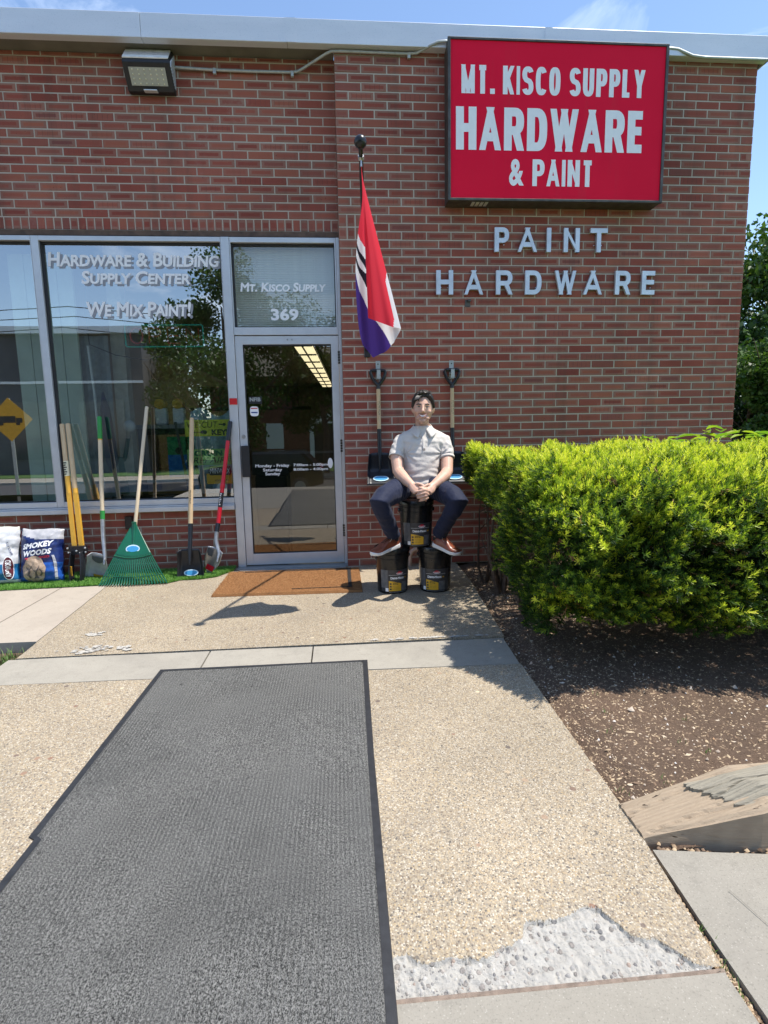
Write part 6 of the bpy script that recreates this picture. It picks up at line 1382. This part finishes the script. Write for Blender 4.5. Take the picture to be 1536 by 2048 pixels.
br.build('branches', M_BARK, hedge, smooth=True)
def leaf_cards(name, C, S, mat, parent, origin, tone, up=.4, elong=1.0, rng=RNG):
    k = len(C); N = rng.normal(0, 1, (k, 3)) + np.array([0, 0, up]); N /= np.linalg.norm(N, axis=1)[:, None]; R_ = rng.normal(0, 1, (k, 3)); A = np.cross(N, R_); A /= np.linalg.norm(A, axis=1)[:, None]; Bv = np.cross(N, A)
    S = S[:, None]; v0 = C - A * S * .5 * elong; v2 = C + A * S * .5 * elong - N * S * .12; v1 = C - Bv * S * .32 + N * S * .06; v3 = C + Bv * S * .32 + N * S * .06
    V = np.stack([v0, v1, v2, v3], 1).reshape(-1, 3) - np.asarray(origin); q = np.arange(k) * 4; F = np.stack([q, q + 1, q + 2, q + 3], 1)
    o = raw(name, V, F, mat, parent, attr=np.repeat(tone, 4)); return o
M_LEAF = m_tone('broad_leaf', [(0, (.014, .036, .008)), (.45, (.035, .085, .015)), (.8, (.085, .15, .025)), (1, (.16, .22, .04))], rough=.5, trans=.3, spec=.4)
M_LEAFY = m_tone('lime_leaf', [(0, (.18, .34, .03)), (1, (.42, .50, .05))], rough=.45, trans=.4, spec=.4)
lp = thing('leafy_seedling', 'broad lime green leaves poking through the top of the hedge', 'plant', (2.95, -.7, .95))
for i in range(46):
    cx, cy = random.uniform(2.30, 3.45), random.uniform(-1.05, -.30); cz = 1.025 + random.uniform(-.01, .07) + (.06 if abs(cx - 2.93) < .12 else 0); s = random.uniform(.09, .17); a = random.uniform(0, 6.28)
    b = MB(); out = [(-.5, 0), (-.30, .20), (-.05, .26), (.20, .18), (.5, 0), (.20, -.18), (-.05, -.26), (-.30, -.20)]
    tl_ = random.uniform(-.35, .35); V = [(0, 0, .0)] + [(p[0] * s, p[1] * s, .05 * s + .25 * abs(p[1]) * s - .35 * p[0] ** 2 * s + tl_ * p[0] * s) for p in out]
    V = [(x * math.cos(a) - y * math.sin(a) + cx - 2.95, x * math.sin(a) + y * math.cos(a) + cy + .7, z + cz - .95) for x, y, z in V]
    b.add(V, [(0, 1 + k, 1 + (k + 1) % 8) for k in range(8)]); o = b.build('leaf', M_LEAFY, lp, smooth=True); at2 = o.data.attributes.new('tone', 'FLOAT', 'POINT'); tv = random.random(); at2.data.foreach_set('value', [tv] * len(o.data.vertices))
b = MB()
for i in range(8): x = -.5 + i * .13; b.tube([(x, -.05, -.3), (x + .03, 0, .05)], [.004, .002], 5)
b.build('stem', M_BARK, lp)
def tree(name, label, cat, base, height, crown, nleaf, leaf, trunk_r=.16, group=None, lobes=14, seed=1, low=.25, tone0=.45, limbs=7, sparse=0):
    rs = np.random.default_rng(seed); rr = random.Random(seed); e = thing(name, label, cat, base, group); bx = np.array(base)
    b = MB(); pts = [(0, 0, -.1), (rr.uniform(-.1, .1), 0, height * .25), (rr.uniform(-.3, .3), rr.uniform(-.2, .2), height * .55), (rr.uniform(-.3, .3), 0, height * .85)]
    b.tube(pts, [trunk_r, trunk_r * .8, trunk_r * .5, trunk_r * .15], 9); L_ = []
    for i in range(limbs):
        z = height * rr.uniform(.22, .75); a = rr.uniform(0, 6.28); ln = crown * rr.uniform(.5, .95); p0 = Vector((0, 0, z)); p1 = p0 + Vector((math.cos(a) * ln * .55, math.sin(a) * ln * .55, ln * .3)); p2 = p0 + Vector((math.cos(a) * ln, math.sin(a) * ln, ln * .75))
        b.tube([p0, p1, p2], [trunk_r * .4, trunk_r * .25, trunk_r * .08], 6); L_ += [p1, p2]
    b.build('trunk', M_BARK, e, smooth=True)
    cs = []; 
    for i in range(lobes):
        z = height * (low + (1 - low) * rs.random()); k = math.sin(math.pi * min(1, max(.12, (z / height - low * .6) / (1.05 - low * .6)))) ** .6; a = rs.uniform(0, 6.28); r = crown * k * rs.uniform(.25, .85); cs.append((r * math.cos(a), r * math.sin(a), z, crown * rs.uniform(.25, .48)))
    sel = rs.integers(0, len(cs), nleaf); cs = np.array(cs)[sel]; d = rs.normal(0, 1, (nleaf, 3)); d /= np.linalg.norm(d, axis=1)[:, None]; rad = cs[:, 3:4] * (rs.random((nleaf, 1)) ** .45); C = cs[:, :3] + d * rad * np.array([1, 1, .8])
    fine_ = np.sin(C[:, 0] * 9) * np.sin(C[:, 1] * 8 + 1) * np.sin(C[:, 2] * 9 + 2); C = C[fine_ > -.55 + sparse]; T = np.clip(tone0 + rs.normal(0, .16, len(C)), 0, 1)
    o = leaf_cards('crown', C, leaf * rs.uniform(.6, 1.3, len(C)), M_LEAF, e, (0, 0, 0), T, rng=rs); return e
tree('maple_tree', 'tall maple tree rising behind the right corner of the store', 'tree', (11.6, 9.0, -.1), 5.6, 3.0, 30000, .15, .18, 'trees beyond the right corner', 22, 3, .12, .62)
tree('maple_tree', 'dark dense tree further back beyond the right corner', 'tree', (16.5, 13, -.1), 5.6, 4.0, 20000, .20, .2, 'trees beyond the right corner', 20, 5, .05, .25)
tree('bush', 'low leafy bush at the foot of the trees beyond the right corner', 'bush', (8.6, 6.0, -.1), 2.9, 1.25, 15000, .10, .06, None, 16, 9, .05, .64)
tree('bush', 'dark evergreen bush behind the leafy one beyond the right corner', 'bush', (12.0, 6.6, -.1), 2.6, 2.2, 12000, .12, .06, None, 16, 12, .02, .15)
tree('bush', 'dark undergrowth bush under the maple at the right edge', 'bush', (9.8, 8.2, -.1), 3.3, 2.2, 12000, .12, .06, None, 16, 13, .02, .12)

# ------------------------------------------------------------------ street behind the camera (reflected in the glass)
RZ = -1.15
tree('street_tree', 'large leafy street tree reflected in the big shop window', 'tree', (-5.0, -21, RZ), 9.2, 3.5, 19000, .17, .22, 'street trees across the road', 20, 21, .22, .42)
tree('street_tree', 'leafy tree reflected in the door glass', 'tree', (-.8, -26, RZ), 8.8, 3.6, 16000, .2, .2, 'street trees across the road', 20, 22, .30, .40)
tree('street_tree', 'dense dark tree added to darken the reflection beside the window posters', 'tree', (-10, -33, RZ), 8.2, 4.0, 14000, .26, .2, 'street trees across the road', 20, 24, .02, .3)  # added tree, fills a pale gap in the glass reflection
tree('street_tree', 'tree reflected in the transom at the right', 'tree', (3.6, -24, RZ), 7.8, 3.0, 12000, .2, .2, 'street trees across the road', 18, 23, .3, .40)
M_BRK2 = plain('far_brick', (.19, .075, .055), .9, var=.3, nscale=3)
hb2 = thing('house_across', 'red brick house with white pedimented doorway across the road', 'house', (-1.0, -36, RZ))
b = MB(); b.box(-8, 9, -8, 0, 0, 6.2); b.build('wall', M_BRK2, hb2)
b = MB(); prism(b, [(.6, 6.2), (-4, 8.8), (-8.6, 6.2)], -8.4, 9.4); b.build('roof', M_SOFFIT, hb2)
b = MB(); b.box(-1.1, -.8, 0, .25, .2, 2.9); b.box(.6, .9, 0, .25, .2, 2.9); b.box(-1.3, 1.1, 0, .3, 2.9, 3.15); b.add([(-1.3, .3, 3.15), (1.1, .3, 3.15), (-.1, .3, 3.75), (-1.3, 0, 3.15), (1.1, 0, 3.15), (-.1, 0, 3.75)], [(0, 2, 1), (3, 4, 5), (0, 3, 5, 2), (1, 2, 5, 4), (0, 1, 4, 3)]); b.build('door_surround', M_WHITE, hb2)
b = MB(); b.box(-.78, .58, .01, .06, .2, 2.88); b.build('door', M_BLACK, hb2)
for x in (-6, -3.6, 3.2, 6): b = MB(); b.box(x - .6, x + .6, .01, .08, 1.2, 3.0); b.build('window', M_WHITE, hb2)
hb3 = thing('warehouse', 'long dark grey flat roofed building reflected in the left shop windows', 'building', (-19, -30, RZ))
b = MB(); b.box(-13, 7.5, -10, 0, 0, 8.2); b.build('wall', plain('grey_cladding', (.085, .088, .095), .7, var=.2, nscale=1), hb3); b = MB(); b.box(-13.3, 7.8, -10, .4, 8.2, 8.6); b.build('roof_edge', M_ALU, hb3)
for x in (-11, -7, -3, 1, 5): b = MB(); b.box(x - 1.3, x + 1.3, .02, .08, 1.0, 4.4); b.build('window', plain('dark_glazing', (.03, .04, .06), .1), hb3)
b = MB(); b.box(-13, 7.5, .02, .10, 5.4, 5.55); b.build('trim_band', M_ALU, hb3)
# parked suv
sv = thing('parked_suv', 'dark suv parked across the road, seen in the door reflection', 'car', (-3.0, -17.2, -1.17))
M_CARP = plain('dark_car_paint', (.012, .013, .016), .18, .2)
b = MB(); prof = [(-2.3, .35), (-2.35, .75), (-2.2, 1.0), (-1.2, 1.08), (-.55, 1.62), (1.6, 1.68), (2.15, 1.10), (2.3, .95), (2.32, .40), (1.9, .30), (-1.9, .30)]
V = [(x, -.90, z) for x, z in prof] + [(x, .90, z) for x, z in prof]; n = len(prof); b.add(V, [tuple(range(n)), tuple(range(2 * n - 1, n - 1, -1))] + [(i, i + n, (i + 1) % n + n, (i + 1) % n) for i in range(n)]); b.build('body', M_CARP, sv, bevel=.06, bseg=3)
b = MB(); b.add([(-.95, .912, 1.10), (-.48, .912, 1.54), (1.48, .912, 1.58), (1.85, .912, 1.12)], [(0, 1, 2, 3)]); b.build('side_window', plain('car_glass', (.05, .06, .07), .05), sv)
for x in (-1.45, 1.45):
    b = MB(); b.tube([(x, .68, .33), (x, .93, .33)], .34, 24); wh = b.build('wheel', M_RUBBER, sv); b = MB(); b.tube([(x, .925, .33), (x, .94, .33)], .21, 20); b.build('rim', M_STEEL, wh)
    b = MB(); b.tube([(x, -.93, .33), (x, -.68, .33)], .34, 24); wh = b.build('wheel', M_RUBBER, sv)
b = MB(); b.box(2.2, 2.33, .55, .86, .95, 1.15); b.build('tail_light', M_RED, sv)
# utility poles, wires, road sign
up = thing('utility_pole', 'wooden utility pole standing across the road', 'pole', (-30, -25.2, RZ)); b = MB(); b.tube([(0, 0, 0), (0, 0, 10)], [.16, .12], 10); b.box(-1.0, 1.0, -.06, .06, 9.0, 9.15); b.build('post', M_BARK, up)
up2 = thing('utility_pole', 'second wooden utility pole further along the road', 'pole', (16, -25.2, RZ)); b = MB(); b.tube([(0, 0, 0), (0, 0, 10)], [.16, .12], 10); b.box(-1.0, 1.0, -.06, .06, 9.0, 9.15); b.build('post', M_BARK, up2)
for k, (yy, z0, z1, sag) in enumerate(((-25.9, 7.9, 6.0, .7), (-25.2, 8.1, 6.6, .7), (-24.5, 7.0, 5.4, .8))):
    cw = MB(); cw.tube([(-40 + 80 * t, yy, z0 + (z1 - z0) * t - sag * math.sin(math.pi * ((t * 3) % 1))) for t in [i / 60 for i in range(61)]], .022, 5); tag(cw.build('overhead_wire', M_BLACK, None), 'overhead wire, the %s one along the road' % ('upper', 'middle', 'lower')[k], 'wire', 'overhead wires')
rs_ = thing('road_sign', 'yellow diamond warning sign seen reflected in the left window', 'road sign', (-7.0, -7.6, -.2))
b = MB(); c = 1.75; b.add([(0, 0, c - .46), (.46, 0, c), (0, 0, c + .46), (-.46, 0, c), (0, -.004, c - .46), (.46, -.004, c), (0, -.004, c + .46), (-.46, -.004, c)], [(0, 1, 2, 3), (7, 6, 5, 4), (0, 4, 5, 1), (1, 5, 6, 2), (2, 6, 7, 3), (3, 7, 4, 0)]); b.build('panel', plain('yellow_sign_paint', (.80, .42, .015), .5), rs_)
b = MB(); b.box(-.26, .12, .003, .006, c - .07, c + .07); b.box(.13, .25, .003, .006, c - .07, c + .03); b.box(-.22, -.14, .003, .006, c - .12, c - .07); b.box(.12, .20, .003, .006, c - .12, c - .07); b.build('truck_symbol', M_BLACK, rs_)
b = MB(); b.box(-.03, .03, -.04, -.006, 0, 2.2); b.build('post', M_GALV, rs_)

# ------------------------------------------------------------------ things inside the shop window
iw = thing('green_board', 'pale green board standing inside the left shop window', 'board', (-2.55, .42, 0)); b = MB()
for k in range(4): b.box(-.24 + k * .13, -.24 + k * .13 + .122, 0, .03, .01, 2.7)
b.build('board', plain('pale_green_board', (.58, .68, .56), .7, var=.12, nscale=6), iw)
ip = thing('inner_post', 'beige post just inside the big shop window', 'post', (-2.02, .62, 0)); b = MB(); b.box(-.06, .06, 0, .12, 0, 2.86); b.build('post', plain('beige_paint', (.55, .52, .42), .7), ip)
gp = thing('display_backing', 'grey sheet hanging behind the left part of the big window', 'sheet', (-2.25, .55, .6)); b = MB(); b.grid(lambda u, v: (-.16 + .34 * u, .02 * math.sin(u * 12), 1.45 * v), 10, 2); b.build('sheet', plain('grey_sheet', (.28, .31, .31), .8, var=.2), gp)
ns = thing('neon_sign', 'unlit neon OPEN sign with green border inside the big window', 'neon sign', (-1.48, .20, 1.99))
b = MB(); w_, h_, r_ = .318, .088, .02; P = []
for (cx, cz, a0) in ((w_ - r_, h_ - r_, 0), (-w_ + r_, h_ - r_, 90), (-w_ + r_, -h_ + r_, 180), (w_ - r_, -h_ + r_, 270)): P += [(cx + r_ * math.cos(math.radians(a0 + q)), 0, cz + r_ * math.sin(math.radians(a0 + q))) for q in (0, 30, 60, 90)]
b.tube(P + [P[0]], .0065, 8); b.build('border_tube', plain('green_tube', (.02, .50, .36), .25), ns, smooth=True)
LT = {'O': [[(math.cos(t) * .5 + .5, math.sin(t) * .5 + .5) for t in [6.283 * k / 20 for k in range(21)]]], 'P': [[(0, 0), (0, 1), (.7, 1), (.95, .85), (.95, .6), (.7, .45), (0, .45)]], 'E': [[(1, 0), (0, 0), (0, 1), (1, 1)], [(0, .5), (.85, .5)]], 'N': [[(0, 0), (0, 1), (1, 0), (1, 1)]]}
for i, ch in enumerate('OPEN'):
    b = MB()
    for st_ in LT[ch]: b.tube([(-.275 + i * .152 + p[0] * .10, -.01, -.062 + p[1] * .124) for p in st_], .0062, 8)
    b.build('letter_tube', plain('unlit_red_tube', (.55, .06, .04), .3), ns, smooth=True)
cab = thing('cord', 'black cord hanging across the inside of the big window', 'cord', (0, 0, 0)); b = MB(); b.tube([(-2.10, .24, 2.42), (-2.12, .24, 2.2), (-2.11, .24, 1.93), (-1.9, .24, 1.84), (-1.66, .24, 1.80), (-1.45, .22, 1.84)], .004, 6); b.build('cable', M_BLACK, cab, smooth=True)
def poster(x0, x1, z0, z1, mat, label, lines, y=.1485):
    e = thing('poster', label, 'poster', ((x0 + x1) / 2, y, z0)); b = MB(); b.box(x0 - (x0 + x1) / 2, x1 - (x0 + x1) / 2, 0, .001, 0, z1 - z0); b.build('sheet', mat, e)
    for (s, a, c_, d, f, m_, kw) in lines:
        P, F = text_mesh(s, a, c_, d, f, **kw); bb = MB(); bb.add([(p[0] - (x0 + x1) / 2, -.0010, p[1] - z0) for p in P], F); bb.build('lettering', m_, e)
    return e
M_PY = plain('lime_yellow_paper', (.62, .66, .06), .6, var=.05); M_PG = plain('light_green_paper', (.30, .56, .17), .6, var=.05); M_DG = plain('dark_green_print', (.01, .16, .09), .6)
e = poster(-1.352, -.962, 1.150, 1.290, M_PY, 'lime yellow poster reading WE CUT KEYS, topmost in the window corner', [('WE CUT', -1.335, -1.075, 1.222, 1.275, M_BLACK, dict(bold=.0, shear=.15)), ('KEYS', -1.13, -.975, 1.158, 1.208, M_BLACK, dict(bold=.05))])
b = MB(); b.tube([(-.06, -.002, .035), (-.045, -.002, .035)], .012, 10); b.box(-.14, -.05, -.0025, -.001, .031, .039); b.ball((-.035, -.0015, .035), (.024, .001, .018), 12, 6); b.ball((.135, -.0015, .098), (.014, .001, .014), 10, 6); b.box(.09, .14, -.0025, -.001, .094, .104); b.build('key_symbol', M_BLACK, e)
e = poster(-1.345, -.962, .905, 1.043, M_PG, 'green poster reading SCREEN REPAIR, the middle one of the window posters', [('SCREEN', -1.325, -1.050, .982, 1.030, M_DG, dict(bold=.05)), ('REPAIR', -1.30, -1.03, .922, .970, M_BLACK, dict(bold=.0, shear=.25))])
b = MB(); [b.box(.15, .185, -.0022, -.001, .030 + k * .018, .034 + k * .018) for k in range(4)]; b.build('small_print', M_DG, e)
e = poster(-1.195, -.962, .740, .830, M_LBL_Y, 'yellow and black poster reading MINWAX, lowest in the window corner', [('SOLD HERE', -1.13, -1.01, .765, .780, M_BLACK, {})])
b = MB(); b.add([(-.10, -.001, .10), (-.085, -.001, .075), (.085, -.001, .075), (.10, -.001, .10), (.085, -.001, .155), (-.085, -.001, .155)], [(0, 1, 2, 3), (0, 3, 4, 5)]); b.build('black_plaque', M_BLACK, e)
P, F = text_mesh('MINWAX', -.085, .085, .090, .135, bold=.0); bb = MB(); bb.add([(p[0], -.0022, p[1]) for p in P], F); bb.build('lettering', M_WHITE, e)
# storage cabinet / grill display, watering lamp, reels, product boxes, long tools in the shop
ct = thing('display_cabinet', 'black cabinet display behind the rake handle inside the window', 'cabinet', (-1.6, .95, 0)); b = MB(); b.box(-.42, .30, 0, .45, 0, .58); b.box(-.42, .30, .0, .45, 1.17, 1.23); b.box(-.42, -.36, 0, .45, .58, 1.17); b.box(.24, .30, 0, .45, .58, 1.17); b.build('carcass', M_BLACKPL, ct)
b = MB(); b.box(-.44, .32, -.02, .46, 1.23, 1.27); b.build('top_shelf', M_ALU2, ct); b = MB(); b.box(-.36, .24, -.015, .0, .70, .73); b.build('rail', M_ALU, ct)
for k in range(2):
    e = thing('product_box', 'green and blue product box, the %s one in the dark cabinet' % ('left', 'right')[k], 'box', (-1.66 + k * .2, .97, .75), 'product boxes in the cabinet'); b = MB(); b.box(-.09, .09, 0, .15, 0, .22); b.build('lower_panel', plain('bright_blue_card', (.02, .27, .70), .5), e); b = MB(); b.box(-.09, .09, 0, .15, .22, .40); b.build('upper_panel', plain('bright_green_card', (.03, .38, .12), .5), e)
    b = MB(); b.tube([(.02, -.004, .26), (.02, -.001, .26)], .035, 14); b.build('logo_disc', M_BLACK, e)
    e = thing('spray_jug', 'white jug with yellow round cap, the %s one on the cabinet' % ('left', 'right')[k], 'jug', (-1.79 + k * .17, 1.0, 1.27), 'jugs on the cabinet'); b = MB(); b.box(-.055, .055, -.04, .04, 0, .16, .01); b.build('body', M_WHITE, e); b = MB(); b.tube([(0, -.05, .20), (0, .05, .20)], .05, 18); b.build('cap', M_YELLOW, e)
wl = thing('watering_can', 'pale sprinkler rose on a green watering can inside the window', 'watering can', (-1.98, .60, .75)); b = MB(); b.ball((.05, -.10, .50), (.055, .03, .055), 16, 10); b.tube([(.04, -.08, .48), (.0, -.02, .40)], [.022, .018], 10); b.build('rose', plain('pale_plastic', (.55, .56, .54), .5), wl, smooth=True); b = MB(); b.tube([(.0, -.02, .40), (-.05, .02, .24), (-.10, .08, .08)], [.018, .02, .03], 10); b.tube([(-.12, .12, -.12), (-.12, .12, .22)], [.13, .11], 18); b.build('can_body', plain('teal_plastic', (.02, .12, .10), .4), wl, smooth=True)
cp = copy_tree(p1); cp.location = (-1.66, .50, .28); cp.rotation_euler = (0, 0, 0); cp['label'] = 'black sealer pail on display inside the shop window'; cp['group'] = 'pails inside the window'
cp = copy_tree(p1); cp.location = (-2.02, .55, .28); cp.rotation_euler = (0, 0, .1); cp['label'] = 'black sealer pail at the left inside the shop window'; cp['group'] = 'pails inside the window'
pf = thing('display_platform', 'low grey platform inside the shop window', 'platform', (-2.3, .3, 0)); b = MB(); b.box(-1.4, 1.3, 0, .65, 0, .28); b.build('deck', M_CONC2, pf)
for k, (xa, xb) in enumerate(((-1.40, -1.27), (-1.52, -1.36), (-2.13, -2.00))):
    e = thing('long_handled_tool', 'dark long handled tool inside the window, %s' % ('nearest the posters', 'behind the rake handle', 'left of the green grip shovel')[k], 'tool', (xa, .40, .28)); b = MB(); b.tube([(xb - xa, -.02, 0), (0, .08, 1.0)], .013, 8); b.build('shaft', M_DKMETAL if k < 2 else M_ASH, e)
cl_ = thing('umbrella', 'folded dark blue umbrella standing inside the window', 'umbrella', (-2.18, .45, .60)); b = MB(); b.tube([(0, 0, .1), (-.01, 0, .95), (-.03, 0, 1.35)], [.012, .012, .012], 8); b.build('pole', M_ALU, cl_); b = MB(); b.tube([(.06, 0, .95), (.07, 0, .80), (.09, 0, .35), (.09, 0, .25)], [.008, .04, .055, .02], 10); b.build('canopy', plain('navy_canvas', (.02, .025, .07), .8), cl_, smooth=True)
cy = thing('curtain', 'white and blue plastic sheeting behind the window posters', 'curtain', (-1.2, .55, .62)); b = MB(); b.grid(lambda u, v: (-.20 + .48 * u, .03 * math.sin(u * 23), .75 * v * (1 + .05 * math.sin(u * 9))), 40, 4); b.build('sheet', plain('pale_blue_sheet', (.48, .64, .68), .6, var=.35, nscale=12), cy, smooth=True)
orx = thing('shelf', 'orange and brown goods on a shelf deep inside the shop', 'shelf', (-1.3, 2.6, 1.5)); b = MB()
for k in range(9): b.box(-.5 + k * .14, -.5 + k * .14 + .12, 0, .2, 0, .26)
b.build('goods', plain('orange_box', (.36, .13, .03), .6), orx); b = MB(); b.box(-.6, .9, -.05, .3, -.03, -.001); b.build('board', M_BARK, orx)
# fluorescent fixture behind the door glass (lit)
ff = thing('fluorescent_light', 'lit fluorescent ceiling light with wire grid seen through the door', 'ceiling light', (-.66, 5.6, 2.72)); ff.rotation_euler = (0, 0, math.radians(-1.6))
t = NT('lit_tube_diffuser'); t.set(color=(.8, .75, .6)); t.p.inputs['Emission Color'].default_value = (1, .86, .55, 1); t.p.inputs['Emission Strength'].default_value = 3.0
b = MB(); b.box(-.16, .16, 0, 9.6, 0, .05); b.build('diffuser', t.m, ff); b = MB()
for k in range(9): b.box(-.18, .18, k * 1.2, k * 1.2 + .06, -.03, -.005)
b.box(-.012, .012, 0, 9.6, -.03, -.005); b.box(-.2, .2, -.05, 9.7, .05, .12); b.build('wire_grid', M_BLACK, ff)
bn = thing('waste_bin', 'tall black wheeled bin just inside the glass door', 'bin', (-.66, .42, .0)); b = MB(); prism(b, [(-.16, .02), (.16, .02), (.19, .80), (-.19, .80)], -.14, .14); b.build('body', M_BLACKPL, bn, bevel=.02); b = MB(); prism(b, [(-.21, .80), (.20, .80), (.18, .86), (-.17, .88)], -.165, .165); b.build('lid', M_BLACKPL, bn, bevel=.015)
im = thing('indoor_mat', 'dark mat lying on the shop floor behind the door', 'mat', (-.35, .75, .005)); b = MB(); b.box(-.30, .32, -.35, .4, 0, .006); b.build('pad', M_RUBBER, im)
